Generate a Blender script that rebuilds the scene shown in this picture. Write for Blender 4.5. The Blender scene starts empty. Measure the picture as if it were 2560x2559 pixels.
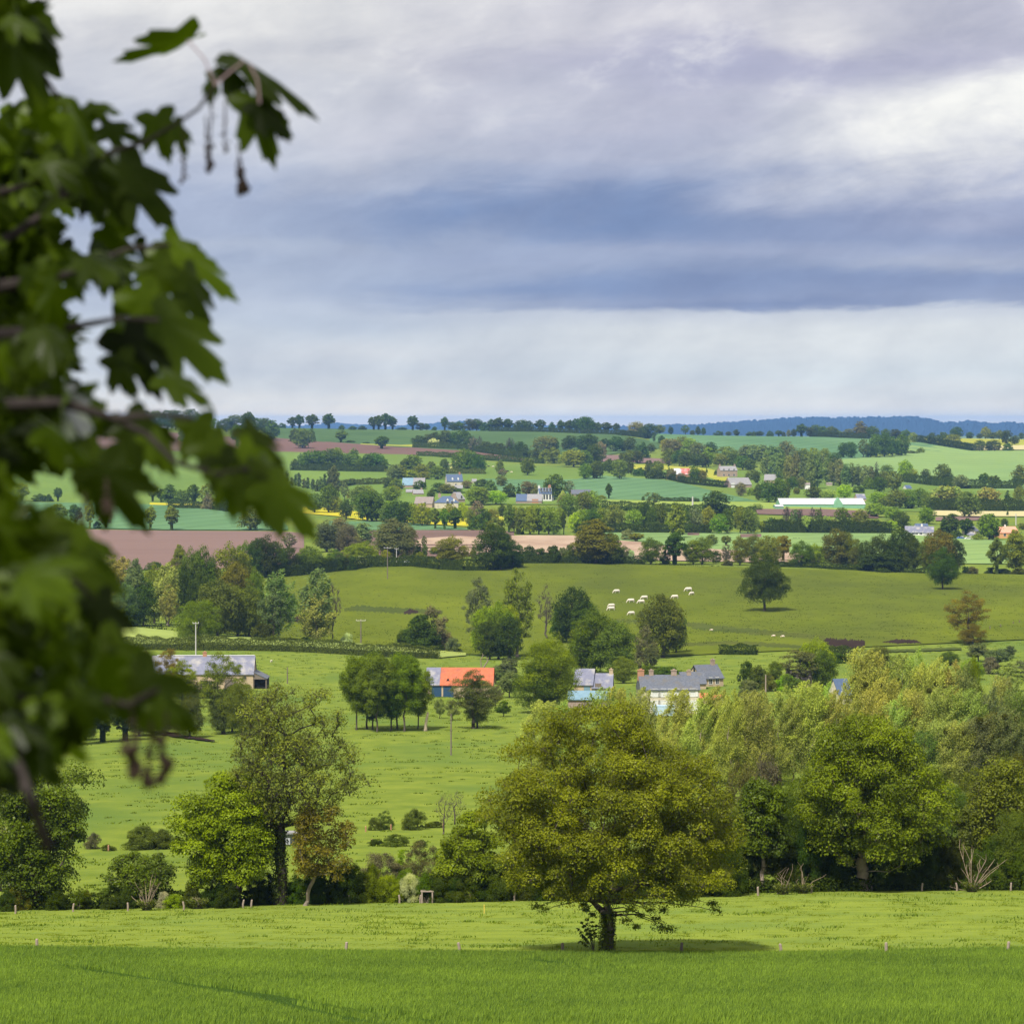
EXPO = 0.4
SUN_E = 5.0
SUN_ANG = 3.0
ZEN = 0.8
HAZE = 3.8e-5
HAZE_COL = (.27, .53, 1.0, 1)
MAX_OAK = 285
import bpy, bmesh, math, random
import numpy as np
from mathutils import Vector, Matrix
R = math.radians
F = 7470.0            # focal length in photo pixels (70 mm on a 24 mm wide frame of 2560 px)
U0, V0 = 1280.0, 1050.0   # vanishing column and horizon row
sc = bpy.context.scene
COL = sc.collection

# photo crops used while measuring: origin and pixels per crop unit
CROP = {'A': (300, 960, .36232), 'B': (900, 960, .31056), 'C': (1450, 960, .31056), 'D': (1960, 960, .31056),
        'E': (0, 1240, .36232), 'F': (600, 1300, .36232), 'G': (1250, 1300, .36232), 'H': (1860, 1300, .36232),
        'I': (0, 1740, .33126), 'J': (540, 1680, .36232), 'K': (1060, 1700, .43478), 'L': (1800, 1600, .39337),
        'S': (0, 0, 1.32505), 'P': (0, 0, 1.0), 'M': (1400, 1620, .23292), 'N': (340, 1600, .18634),
        'O': (1000, 1600, .15528), 'Q': (2280, 1280, .14493)}


def px(c, x, y):
    a = CROP[c]
    return a[0] + x * a[2], a[1] + y * a[2]


def srgb(r, g, b):
    def f(c):
        c /= 255.0
        return c / 12.92 if c <= .04045 else ((c + .055) / 1.055) ** 2.4
    return (f(r), f(g), f(b), 1)


# ------------------------------------------------------------------ terrain
TCOL = np.array([-300., 0, 640, 1280, 1920, 2560, 2860])
TROW = [
    (105, [2559, 2559, 2559, 2559, 2559]),
    (165, [2374, 2382, 2386, 2388, 2376]),
    (215, [2276, 2263, 2253, 2234, 2230]),
    (280, [2165, 2150, 2142, 2130, 2130]),
    (370, [2010, 2010, 2008, 2000, 2000]),
    (520, [1862, 1856, 1850, 1850, 1850]),
    (620, [1775, 1772, 1775, 1775, 1780]),
    (720, [1715, 1712, 1715, 1710, 1712]),
    (860, [1600, 1618, 1654, 1635, 1632]),
    (905, [1560, 1592, 1640, 1605, 1602]),
    (1000, [1530, 1560, 1592, 1558, 1556]),
    (1150, [1478, 1480, 1478, 1476, 1476]),
    (1290, [1420, 1418, 1402, 1420, 1437]),
    (1480, [1366, 1366, 1364, 1372, 1388]),
    (1650, [1330, 1330, 1330, 1342, 1362]),
    (2000, [1270, 1270, 1264, 1268, 1286]),
    (2450, [1210, 1210, 1207, 1208, 1220]),
    (2950, [1150, 1150, 1155, 1158, 1170]),
    (3400, [1102, 1104, 1112, 1122, 1132]),
    (3850, [1069, 1071.5, 1078.5, 1092, 1099]),
    (3960, [1068.5, 1070.5, 1077.5, 1091, 1098]),
]
_rows = np.array([[r[1][0]] + r[1] + [r[1][-1]] for r in TROW], float)
_Y = np.array([r[0] for r in TROW], float)


def pchip(x, y, xi):
    h = np.diff(x); d = np.diff(y) / h
    m = np.zeros_like(y)
    for i in range(1, len(x) - 1):
        if d[i - 1] * d[i] > 0:
            w1, w2 = 2 * h[i] + h[i - 1], h[i] + 2 * h[i - 1]
            m[i] = (w1 + w2) / (w1 / d[i - 1] + w2 / d[i])
    m[0], m[-1] = d[0], d[-1]
    k = np.clip(np.searchsorted(x, xi) - 1, 0, len(x) - 2)
    t = (xi - x[k]) / h[k]
    return ((1 + 2 * t) * (1 - t) ** 2 * y[k] + t * (1 - t) ** 2 * h[k] * m[k]
            + t * t * (3 - 2 * t) * y[k + 1] + t * t * (t - 1) * h[k] * m[k + 1])


NY, NU = 900, 159
YG = np.exp(np.linspace(math.log(105), math.log(3960), NY))
UG = np.linspace(-300, 2860, NU)
_vy = np.stack([pchip(np.log(_Y), _rows[:, j], np.log(YG)) for j in range(len(TCOL))], 1)   # NY x cols
VT = np.stack([pchip(TCOL, _vy[i], UG) for i in range(NY)], 0)                               # NY x NU
VT = np.minimum.accumulate(VT, 0)
ZT = -(VT - V0) / F * YG[:, None]


def ground(X, Y):
    X = np.asarray(X, float); Y = np.asarray(Y, float)
    u = np.clip(U0 + X / np.maximum(Y, 1) * F, -300, 2860)
    fu = (u + 300) / 3160 * (NU - 1)
    iu = np.clip(fu.astype(int), 0, NU - 2); tu = fu - iu
    ly = (np.log(np.clip(Y, 105, 3960)) - math.log(105)) / (math.log(3960) - math.log(105)) * (NY - 1)
    iy = np.clip(ly.astype(int), 0, NY - 2); ty = ly - iy
    z = (ZT[iy, iu] * (1 - tu) + ZT[iy, iu + 1] * tu) * (1 - ty) + (ZT[iy + 1, iu] * (1 - tu) + ZT[iy + 1, iu + 1] * tu) * ty
    # in front of the frame the slope runs up to the camera's feet; beyond the crest it falls into a hidden valley
    t = np.clip(Y / 105.0, 0, 1)
    near = -1.75 + (z + 1.75) * (1 - (1 - t) ** 1.25)
    z = np.where(Y < 105, near, z)
    s = np.clip((Y - 3960) / 1500.0, 0, 1); s = s * s * (3 - 2 * s)
    z = np.where(Y > 3960, z * (1 - s) + (-85.0) * s, z)
    return z


def y_at(u, v):
    fu = (min(max(u, -300), 2860) + 300) / 3160 * (NU - 1)
    i = min(int(fu), NU - 2); t = fu - i
    col = VT[:, i] * (1 - t) + VT[:, i + 1] * t
    return float(np.interp(v, col[::-1], YG[::-1]))


def at(u, v):
    """pixel on the ground -> world point"""
    Y = y_at(u, v)
    X = (u - U0) / F * Y
    return X, Y, float(ground(X, Y))


# ------------------------------------------------------------------ mesh helpers
def mesh_np(name, V, faces, tint=None, smooth=False):
    """faces: list of (n x k) index arrays"""
    me = bpy.data.meshes.new(name)
    V = np.asarray(V, np.float32)
    me.vertices.add(len(V)); me.vertices.foreach_set('co', V.ravel())
    idx = []; start = []; total = []; s = 0
    for f in faces:
        f = np.asarray(f, np.int32)
        if len(f) == 0:
            continue
        k = f.shape[1]
        idx.append(f.ravel()); start.append(s + np.arange(len(f)) * k); total.append(np.full(len(f), k))
        s += f.size
    idx = np.concatenate(idx); start = np.concatenate(start); total = np.concatenate(total)
    me.loops.add(len(idx)); me.loops.foreach_set('vertex_index', idx)
    me.polygons.add(len(start)); me.polygons.foreach_set('loop_start', start); me.polygons.foreach_set('loop_total', total)
    if smooth:
        me.polygons.foreach_set('use_smooth', np.ones(len(start), bool))
    me.update(calc_edges=True)
    if tint is not None:
        a = me.attributes.new('tint', 'FLOAT', 'POINT'); a.data.foreach_set('value', np.asarray(tint, np.float32))
    return me


def link(name, me, mat=None, parent=None):
    o = bpy.data.objects.new(name, me); COL.objects.link(o)
    if mat is not None and len(me.materials) == 0:
        me.materials.append(mat)
    if parent is not None:
        o.parent = parent
    return o


def tag(o, label, cat, group=None):
    o['label'] = label; o['category'] = cat
    if group:
        o['group'] = group
    return o


def empty(name, loc, rz=0):
    o = bpy.data.objects.new(name, None); COL.objects.link(o)
    o.location = loc; o.rotation_euler = (0, 0, rz); o.empty_display_size = .3
    return o


class MB:
    """collects boxes, prisms and tubes into one mesh"""
    def __init__(s):
        s.v = []; s.f = []

    def box(s, x0, x1, y0, y1, z0, z1):
        n = len(s.v)
        s.v += [(x0, y0, z0), (x1, y0, z0), (x1, y1, z0), (x0, y1, z0), (x0, y0, z1), (x1, y0, z1), (x1, y1, z1), (x0, y1, z1)]
        s.f += [tuple(n + i for i in q) for q in ((3, 2, 1, 0), (4, 5, 6, 7), (0, 1, 5, 4), (1, 2, 6, 5), (2, 3, 7, 6), (3, 0, 4, 7))]

    def poly(s, pts, faces):
        n = len(s.v); s.v += [tuple(p) for p in pts]; s.f += [tuple(n + i for i in q) for q in faces]

    def tube(s, pts, rad, k=6, cap=True):
        pts = [Vector(p) for p in pts]; n0 = len(s.v); m = len(pts)
        ref = None
        for i, p in enumerate(pts):
            d = (pts[min(i + 1, m - 1)] - pts[max(i - 1, 0)]).normalized()
            if ref is None:
                ref = Vector((1, 0, 0)) if abs(d.x) < .8 else Vector((0, 1, 0))
            a = d.cross(ref).normalized(); b = a.cross(d).normalized(); ref = -b if False else ref
            for j in range(k):
                t = 2 * math.pi * j / k
                s.v.append(tuple(p + (a * math.cos(t) + b * math.sin(t)) * rad[i]))
        for i in range(m - 1):
            for j in range(k):
                j2 = (j + 1) % k
                s.f.append((n0 + i * k + j, n0 + i * k + j2, n0 + (i + 1) * k + j2, n0 + (i + 1) * k + j))
        if cap:
            s.f.append(tuple(n0 + j for j in range(k))[::-1]); s.f.append(tuple(n0 + (m - 1) * k + j for j in range(k)))

    def mesh(s, name):
        me = bpy.data.meshes.new(name); me.from_pydata(s.v, [], s.f); me.update(); return me

    def build(s, name, mat, parent=None):
        return link(name, s.mesh(name), mat, parent)


# ------------------------------------------------------------------ materials
def new_mat(name):
    m = bpy.data.materials.new(name); m.use_nodes = True
    nt = m.node_tree
    for n in list(nt.nodes):
        nt.nodes.remove(n)
    return m, nt


def N(nt, t, **kw):
    n = nt.nodes.new(t)
    for k, v in kw.items():
        setattr(n, k, v)
    return n


def L(nt, a, b):
    nt.links.new(a, b)


def setin(n, **kw):
    for k, v in kw.items():
        n.inputs[k.replace('_', ' ')].default_value = v


def mathn(nt, op, a, b=None, clamp=False):
    n = N(nt, 'ShaderNodeMath', operation=op, use_clamp=clamp)
    for i, x in enumerate((a, b)):
        if x is None:
            continue
        if isinstance(x, (int, float)):
            n.inputs[i].default_value = x
        else:
            L(nt, x, n.inputs[i])
    return n.outputs[0]


def mixc(nt, fac, a, b, blend='MIX'):
    n = N(nt, 'ShaderNodeMix', data_type='RGBA', blend_type=blend)
    for s, x in ((n.inputs[0], fac), (n.inputs[6], a), (n.inputs[7], b)):
        if isinstance(x, (int, float)):
            s.default_value = x
        elif isinstance(x, tuple):
            s.default_value = x if len(x) == 4 else (*x, 1)
        else:
            L(nt, x, s)
    return n.outputs[2]


def leaf_mat(name, trans=.35, shift=(1.5, 1.25, .6), gloss=0.0, obj_color=True, color=(.05, .09, .015, 1), contrast=.75):
    m, nt = new_mat(name)
    out = N(nt, 'ShaderNodeOutputMaterial')
    at_ = N(nt, 'ShaderNodeAttribute', attribute_name='tint')
    if obj_color:
        oi = N(nt, 'ShaderNodeObjectInfo'); base = oi.outputs['Color']
    else:
        rgb = N(nt, 'ShaderNodeRGB'); rgb.outputs[0].default_value = color; base = rgb.outputs[0]
    lo = mixc(nt, 1.0, base, (contrast * .8, contrast * .85, contrast), 'MULTIPLY')
    hi = mixc(nt, 1.0, base, (shift[0], shift[1], shift[2]), 'MULTIPLY')
    c = mixc(nt, at_.outputs['Fac'], lo, hi)
    d = N(nt, 'ShaderNodeBsdfDiffuse'); L(nt, c, d.inputs[0])
    t = N(nt, 'ShaderNodeBsdfTranslucent'); c2 = mixc(nt, 1.0, c, (1.15, 1.25, .6), 'MULTIPLY'); L(nt, c2, t.inputs[0])
    mx = N(nt, 'ShaderNodeMixShader'); mx.inputs[0].default_value = trans
    L(nt, d.outputs[0], mx.inputs[1]); L(nt, t.outputs[0], mx.inputs[2])
    res = mx.outputs[0]
    if gloss:
        g = N(nt, 'ShaderNodeBsdfGlossy'); g.inputs['Roughness'].default_value = .38
        fr = N(nt, 'ShaderNodeFresnel'); fr.inputs['IOR'].default_value = 1.4
        k = mathn(nt, 'MULTIPLY', fr.outputs[0], gloss)
        m2 = N(nt, 'ShaderNodeMixShader'); L(nt, k, m2.inputs[0]); L(nt, res, m2.inputs[1]); L(nt, g.outputs[0], m2.inputs[2])
        res = m2.outputs[0]
    L(nt, res, out.inputs[0])
    return m


def surf_mat(name, c1, c2=None, scale=1.0, rough=.85, c3=None, scale2=None, stretch=(1, 1, 1), detail=5, bump=0.0, spec=.2, rows=None):
    m, nt = new_mat(name)
    out = N(nt, 'ShaderNodeOutputMaterial'); p = N(nt, 'ShaderNodeBsdfPrincipled')
    p.inputs['Roughness'].default_value = rough; p.inputs['Specular IOR Level'].default_value = spec
    tc = N(nt, 'ShaderNodeTexCoord'); mp = N(nt, 'ShaderNodeMapping'); mp.inputs['Scale'].default_value = stretch
    L(nt, tc.outputs['Object'], mp.inputs[0])
    nz = N(nt, 'ShaderNodeTexNoise'); setin(nz, Scale=scale, Detail=detail, Roughness=.6); L(nt, mp.outputs[0], nz.inputs['Vector'])
    r = N(nt, 'ShaderNodeMapRange'); r.inputs[1].default_value = .3; r.inputs[2].default_value = .7; L(nt, nz.outputs['Fac'], r.inputs[0])
    c = mixc(nt, r.outputs[0], (*c1[:3], 1), (*(c2 or c1)[:3], 1))
    if c3 is not None:
        n2 = N(nt, 'ShaderNodeTexNoise'); setin(n2, Scale=scale2 or scale * .2, Detail=4, Roughness=.6); L(nt, mp.outputs[0], n2.inputs['Vector'])
        r2 = N(nt, 'ShaderNodeMapRange'); r2.inputs[1].default_value = .48; r2.inputs[2].default_value = .68; L(nt, n2.outputs['Fac'], r2.inputs[0])
        c = mixc(nt, r2.outputs[0], c, (*c3[:3], 1))
    if rows:                      # faint drilling lines / wheelings: (spacing in m, angle, strength)
        m2 = N(nt, 'ShaderNodeMapping'); m2.inputs['Rotation'].default_value = (0, 0, R(rows[1])); L(nt, tc.outputs['Object'], m2.inputs[0])
        wv = N(nt, 'ShaderNodeTexWave', wave_type='BANDS', bands_direction='X'); setin(wv, Scale=.314 / rows[0], Distortion=1.2, Detail=2)
        wv.inputs['Detail Scale'].default_value = .4; L(nt, m2.outputs[0], wv.inputs['Vector'])
        r3 = N(nt, 'ShaderNodeMapRange'); r3.inputs[1].default_value = .86; r3.inputs[2].default_value = .98; r3.inputs[4].default_value = rows[2]; L(nt, wv.outputs['Fac'], r3.inputs[0])
        c = mixc(nt, r3.outputs[0], c, mixc(nt, 1.0, c, (.55, .6, .6, 1), 'MULTIPLY'))
    L(nt, c, p.inputs['Base Color'])
    if bump:
        b = N(nt, 'ShaderNodeBump'); b.inputs['Strength'].default_value = bump; b.inputs['Distance'].default_value = .05
        L(nt, nz.outputs['Fac'], b.inputs['Height']); L(nt, b.outputs[0], p.inputs['Normal'])
    L(nt, p.outputs[0], out.inputs[0])
    return m
# ------------------------------------------------------------------ camera
cam_d = bpy.data.cameras.new('camera'); cam = bpy.data.objects.new('camera', cam_d); COL.objects.link(cam)
cam_d.lens = 70.0; cam_d.sensor_fit = 'HORIZONTAL'; cam_d.sensor_width = 2560 / F * 70.0
cam_d.shift_y = -(1279.5 - V0) / 2560.0
cam.location = (0, 0, 0); cam.rotation_euler = (R(90), 0, 0)
cam_d.clip_start = .1; cam_d.clip_end = 60000
cam_d.dof.use_dof = True; cam_d.dof.focus_distance = 420; cam_d.dof.aperture_fstop = 5.0
sc.camera = cam
sc.view_settings.view_transform = 'Standard'; sc.view_settings.look = 'None'
sc.view_settings.exposure = EXPO; sc.view_settings.gamma = 1; sc.view_settings.use_curve_mapping = False
cy = sc.cycles if hasattr(sc, 'cycles') else None
if cy:
    cy.max_bounces = 7; cy.diffuse_bounces = 3; cy.transmission_bounces = 4; cy.volume_bounces = 0
    cy.use_adaptive_sampling = True; cy.adaptive_threshold = .015; cy.use_denoising = True; cy.caustics_reflective = False; cy.caustics_refractive = False

# ------------------------------------------------------------------ sun and sky
SUN_EL, SUN_AZ = R(56), R(205)      # azimuth clockwise from +Y
sd = Vector((math.sin(SUN_AZ) * math.cos(SUN_EL), math.cos(SUN_AZ) * math.cos(SUN_EL), math.sin(SUN_EL)))
sun_d = bpy.data.lights.new('sun', 'SUN'); sun = bpy.data.objects.new('sun', sun_d); COL.objects.link(sun)
sun_d.energy = SUN_E; sun_d.angle = R(SUN_ANG); sun_d.color = (1, .95, .86)
sun.rotation_euler = sd.to_track_quat('Z', 'Y').to_euler(); sun.location = (-60, -80, 120)

w = bpy.data.worlds.new('World'); sc.world = w; w.use_nodes = True
nt = w.node_tree
for n in list(nt.nodes):
    nt.nodes.remove(n)
out = N(nt, 'ShaderNodeOutputWorld'); bg = N(nt, 'ShaderNodeBackground'); L(nt, bg.outputs[0], out.inputs[0])
tc = N(nt, 'ShaderNodeTexCoord'); sep = N(nt, 'ShaderNodeSeparateXYZ'); L(nt, tc.outputs['Generated'], sep.inputs[0])
az = mathn(nt, 'ARCTAN2', sep.outputs[0], sep.outputs[1])
hyp = mathn(nt, 'SQRT', mathn(nt, 'ADD', mathn(nt, 'MULTIPLY', sep.outputs[0], sep.outputs[0]), mathn(nt, 'MULTIPLY', sep.outputs[1], sep.outputs[1])))
el = mathn(nt, 'ARCTAN2', sep.outputs[2], hyp)


def noise(sx, sy, scale, detail=6, rough=.55, off=0.0, distort=0.0, skew=0.0):
    cb = N(nt, 'ShaderNodeCombineXYZ')
    L(nt, mathn(nt, 'MULTIPLY', az, sx), cb.inputs[0]); L(nt, mathn(nt, 'MULTIPLY', mathn(nt, 'SUBTRACT', el, mathn(nt, 'MULTIPLY', az, skew)), sy), cb.inputs[1]); cb.inputs[2].default_value = off
    nz = N(nt, 'ShaderNodeTexNoise'); setin(nz, Scale=scale, Detail=detail, Roughness=rough, Distortion=distort)
    L(nt, cb.outputs[0], nz.inputs['Vector'])
    return mathn(nt, 'SUBTRACT', nz.outputs['Fac'], .5)


n1 = noise(9, 34, 1.0, 5, .5, 3.1, .4)
n2 = noise(24, 80, 1.0, 8, .62, 8.7, .6, .12)
n3 = noise(70, 300, 1.0, 5, .6, 1.7, .3)
n4 = noise(15, 30, 1.0, 9, .56, 5.2, .35, .14)
n5 = noise(42, 74, 1.0, 8, .55, 2.2, .3, .16)
amp = N(nt, 'ShaderNodeMapRange'); amp.inputs[1].default_value = .035; amp.inputs[2].default_value = .075; amp.inputs[3].default_value = .35; amp.inputs[4].default_value = 1
L(nt, el, amp.inputs[0])
wob = mathn(nt, 'ADD', mathn(nt, 'MULTIPLY', n1, .040), mathn(nt, 'MULTIPLY', n2, .010))
e2 = mathn(nt, 'ADD', el, mathn(nt, 'MULTIPLY', wob, amp.outputs[0]))
e2 = mathn(nt, 'ADD', e2, mathn(nt, 'MULTIPLY', n3, .0022))
# the lower cloud edge sinks slightly to the right
e3 = mathn(nt, 'ADD', e2, mathn(nt, 'MULTIPLY', az, .012))


def ramp(stops, src):
    rr = N(nt, 'ShaderNodeValToRGB'); rr.color_ramp.interpolation = 'B_SPLINE' if False else 'EASE'
    els = rr.color_ramp.elements
    while len(els) > 1:
        els.remove(els[-1])
    for i, (v, c) in enumerate(stops):
        p = max(0, (792.5 - v) * .0001774 / .16)
        e = els[0] if i == 0 else els.new(p)
        e.position = p; e.color = srgb(*c)
    L(nt, mathn(nt, 'DIVIDE', src, .16), rr.inputs[0])
    return rr.outputs[0]


left = ramp([(792, (252, 242, 232)), (768, (232, 231, 233)), (730, (214, 219, 229)), (700, (206, 213, 227)), (630, (198, 207, 224)), (585, (186, 196, 219)), (545, (176, 187, 213)), (510, (168, 180, 209)),
             (478, (178, 188, 213)), (445, (170, 181, 210)), (400, (168, 179, 209)), (350, (178, 186, 211)), (290, (194, 199, 217)), (200, (204, 206, 219)),
             (110, (210, 210, 219)), (20, (226, 225, 229))], e3)
right = ramp([(792, (252, 243, 234)), (768, (234, 233, 235)), (730, (216, 221, 230)), (700, (212, 220, 231)), (622, (212, 218, 229)), (588, (200, 207, 224)), (572, (146, 160, 197)), (540, (134, 150, 191)),
              (505, (142, 157, 195)), (470, (158, 169, 203)), (435, (140, 155, 195)), (395, (136, 152, 194)), (345, (160, 170, 205)), (285, (176, 181, 209)),
              (200, (188, 189, 212)), (110, (178, 178, 205)), (20, (204, 203, 218))], e3)
mr = N(nt, 'ShaderNodeMapRange', interpolation_type='SMOOTHSTEP'); mr.inputs[1].default_value = -.08; mr.inputs[2].default_value = .07
L(nt, mathn(nt, 'ADD', az, mathn(nt, 'MULTIPLY', n1, .12)), mr.inputs[0])
c = mixc(nt, mr.outputs[0], left, right)


def blob(c, u, v, su, sv, colr, k=1.0, warp=None, slope=0.0):
    a0 = (u * 1.32505 - U0) / F; e0 = (792.5 - v) * .0001774
    da = mathn(nt, 'SUBTRACT', az, a0)
    dx = mathn(nt, 'DIVIDE', da, su * .0001774)
    ee = mathn(nt, 'ADD', mathn(nt, 'SUBTRACT', e2, e0), mathn(nt, 'MULTIPLY', da, -slope))
    dy = mathn(nt, 'DIVIDE', ee, sv * .0001774)
    d = mathn(nt, 'ADD', mathn(nt, 'MULTIPLY', dx, dx), mathn(nt, 'MULTIPLY', dy, dy))
    g = mathn(nt, 'POWER', 2.718, mathn(nt, 'MULTIPLY', d, -1.0))
    g = mathn(nt, 'MULTIPLY', g, mathn(nt, 'ADD', 1.0, mathn(nt, 'MULTIPLY', n4, 2.2)))
    return mixc(nt, mathn(nt, 'MULTIPLY', g, k, clamp=True), c, srgb(*colr))


c = blob(c, 1900, 215, 430, 78, (246, 245, 246), 1.15, slope=.18)
c = blob(c, 1560, 45, 150, 45, (226, 224, 230), .8)
c = blob(c, 1250, 20, 260, 40, (216, 214, 225), .6)
c = blob(c, 1860, 60, 220, 50, (186, 186, 208), .7)
c = blob(c, 1350, 150, 260, 45, (172, 174, 204), .6)
c = blob(c, 900, 205, 320, 60, (196, 197, 216), .6, slope=.2)
c = blob(c, 1830, 400, 260, 42, (168, 174, 204), .75)
c = blob(c, 1800, 505, 220, 18, (176, 183, 208), .7)
c = blob(c, 1500, 465, 300, 14, (150, 163, 199), .6)
c = blob(c, 950, 485, 330, 14, (160, 172, 206), .6)
c = blob(c, 1040, 415, 430, 48, (114, 137, 184), .9, slope=.04)
c = blob(c, 1120, 540, 420, 22, (126, 147, 192), .7)
c = blob(c, 1450, 578, 260, 10, (124, 142, 186), .8)
c = blob(c, 640, 600, 280, 26, (178, 190, 214), .6)
c = blob(c, 700, 660, 220, 20, (214, 218, 229), .6)
c = blob(c, 1500, 635, 420, 30, (218, 223, 232), .6)
# billows and wisps, strongest in the upper cloud deck
k_up = N(nt, 'ShaderNodeMapRange', interpolation_type='SMOOTHSTEP'); k_up.inputs[1].default_value = .03; k_up.inputs[2].default_value = .09; k_up.inputs[3].default_value = .75; k_up.inputs[4].default_value = 1.0
L(nt, el, k_up.inputs[0])
bil = mathn(nt, 'ADD', mathn(nt, 'MULTIPLY', n4, 1.5), mathn(nt, 'ADD', mathn(nt, 'MULTIPLY', n5, 1.1), mathn(nt, 'MULTIPLY', n2, .6)))
bil = mathn(nt, 'ADD', .5, mathn(nt, 'MULTIPLY', bil, k_up.outputs[0]), clamp=True)
c = mixc(nt, 1.0, c, mixc(nt, bil, (.80, .815, .86, 1), (1.20, 1.185, 1.14, 1)), 'MULTIPLY')
wg = N(nt, 'ShaderNodeMapRange', interpolation_type='SMOOTHSTEP'); wg.inputs[1].default_value = .04; wg.inputs[2].default_value = .30
L(nt, mathn(nt, 'ADD', mathn(nt, 'MULTIPLY', n5, .8), n4), wg.inputs[0])
upr = N(nt, 'ShaderNodeMapRange', interpolation_type='SMOOTHSTEP'); upr.inputs[1].default_value = .085; upr.inputs[2].default_value = .115; L(nt, mathn(nt, 'ADD', el, mathn(nt, 'MULTIPLY', az, .12)), upr.inputs[0])
c = mixc(nt, mathn(nt, 'MULTIPLY', mathn(nt, 'MULTIPLY', wg.outputs[0], upr.outputs[0]), .55), c, srgb(236, 235, 239))
c = mixc(nt, 1.0, c, (1.0, 1.008, .975, 1), 'MULTIPLY')
# high overcast above the picture: brighter grey
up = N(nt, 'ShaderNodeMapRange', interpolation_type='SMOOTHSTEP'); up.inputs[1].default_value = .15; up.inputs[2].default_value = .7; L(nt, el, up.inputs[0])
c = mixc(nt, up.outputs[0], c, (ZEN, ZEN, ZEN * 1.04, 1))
# physical sky above the clouds shows faintly through
sky = N(nt, 'ShaderNodeTexSky', sky_type='NISHITA'); sky.sun_disc = False; sky.sun_elevation = SUN_EL; sky.sun_rotation = SUN_AZ
inv = 2.0 ** (-EXPO)
c10 = mixc(nt, 1.0, c, (inv / .1, inv / .1, inv / .1, 1), 'MULTIPLY')
cc = mixc(nt, .04, c10, sky.outputs[0])
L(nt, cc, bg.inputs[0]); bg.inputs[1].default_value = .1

# ------------------------------------------------------------------ ground
def grass_mat(name, a, b, scale=.35, c3=None, s2=None, stretch=(1, 1, 1), rough=.9, rows=None):
    a = tuple(x * .86 for x in a); b = tuple(x * 1.1 for x in b)
    if c3 is None:
        c3 = (b[0] * 1.12, b[1] * 1.02, b[2] * .9); s2 = scale * .23
    return surf_mat(name, a, b, scale=scale, rough=rough, c3=c3, scale2=s2, stretch=stretch, detail=8, spec=0.0, rows=rows)


G_NEAR = grass_mat('pasture_grass', (.118, .166, .026), (.155, .190, .028), .25, (.094, .143, .028), .03, (1, .6, 1))
ys = np.concatenate([np.linspace(-30, 20, 14), np.linspace(24, 100, 30), np.exp(np.linspace(math.log(105), math.log(3960), 230)), np.linspace(4050, 6000, 16), np.linspace(6500, 24000, 24)])
ss = np.linspace(-1, 1, 181)
Yg, Sg = np.meshgrid(ys, ss, indexing='ij')
Xg = Sg * (np.maximum(Yg, 0) * .42 + 45)
Zg = ground(Xg, Yg)
Vg = np.stack([Xg, Yg, Zg], -1).reshape(-1, 3)
ny, nx = Yg.shape
ii = (np.arange(ny - 1)[:, None] * nx + np.arange(nx - 1)[None]).ravel()
go = link('ground', mesh_np('ground', Vg, [np.stack([ii, ii + 1, ii + nx + 1, ii + nx], 1)], smooth=True), G_NEAR)
go['kind'] = 'structure'

_lay = [0]


def field(name, top, bot, mat, n=70, m=14, label=None):
    """a field sheet draped on the ground between two photo polylines"""
    _lay[0] += 1
    top = np.array(top, float); bot = np.array(bot, float)
    u0 = max(top[:, 0].min(), bot[:, 0].min()); u1 = min(top[:, 0].max(), bot[:, 0].max())
    us = np.linspace(u0, u1, n)
    vt = np.interp(us, top[:, 0], top[:, 1]); vb = np.interp(us, bot[:, 0], bot[:, 1])
    if name in ('bare_soil', 'bank', 'farm_track'):     # ragged trampled margins
        rj = np.random.RandomState(int(u0)); n = len(us)
        hgt = vb - vt; vt = vt + rj.rand(n) * hgt * .28; vb = vb - rj.rand(n) * hgt * .28
    V = []
    for i, u in enumerate(us):
        ya, yb = y_at(u, max(vb[i], vt[i] + .05)), y_at(u, vt[i])
        for k in range(m + 1):
            Y = ya + (yb - ya) * k / m
            X = (u - U0) / F * Y
            V.append((X, Y, float(ground(X, Y)) + .00022 * Y + .004 * _lay[0]))
    V = np.array(V)
    i0 = (np.arange(n - 1)[:, None] * (m + 1) + np.arange(m)[None]).ravel()
    o = link(name, mesh_np(name, V, [np.stack([i0, i0 + m + 1, i0 + m + 2, i0 + 1], 1)], smooth=True), mat)
    o['kind'] = 'structure'
    if label:
        o['label'] = label
    return o


def PL(*a):
    o = []
    for c_, *pts in a:
        o += [px(c_, x, y) for x, y in pts]
    return sorted(o)


def band(name, Ya, Yb, mat, n=120, m=24, half=.3):
    Yv = np.linspace(Ya, Yb, m + 1); S = np.linspace(-1, 1, n)
    Y2, S2 = np.meshgrid(Yv, S, indexing='ij'); X2 = S2 * (Y2 * half + 20)
    Z2 = ground(X2, Y2) + .03
    i0 = (np.arange(m)[:, None] * n + np.arange(n - 1)[None]).ravel()
    o = link(name, mesh_np(name, np.stack([X2, Y2, Z2], -1).reshape(-1, 3), [np.stack([i0, i0 + 1, i0 + n + 1, i0 + n], 1)], smooth=True), mat)
    o['kind'] = 'structure'
    return o


M_WHEAT0 = surf_mat('wheat_soil', (.08, .17, .02), (.10, .2, .022), scale=.8, rough=1, spec=0.0)
M_MEADOW = grass_mat('meadow_grass', (.146, .198, .032), (.178, .218, .034), .5, (.13, .182, .036), .12, (.5, 1.2, 1))
band('wheat_field', 40, 165, M_WHEAT0)
band('meadow', 165.02, 217, M_MEADOW)

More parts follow.
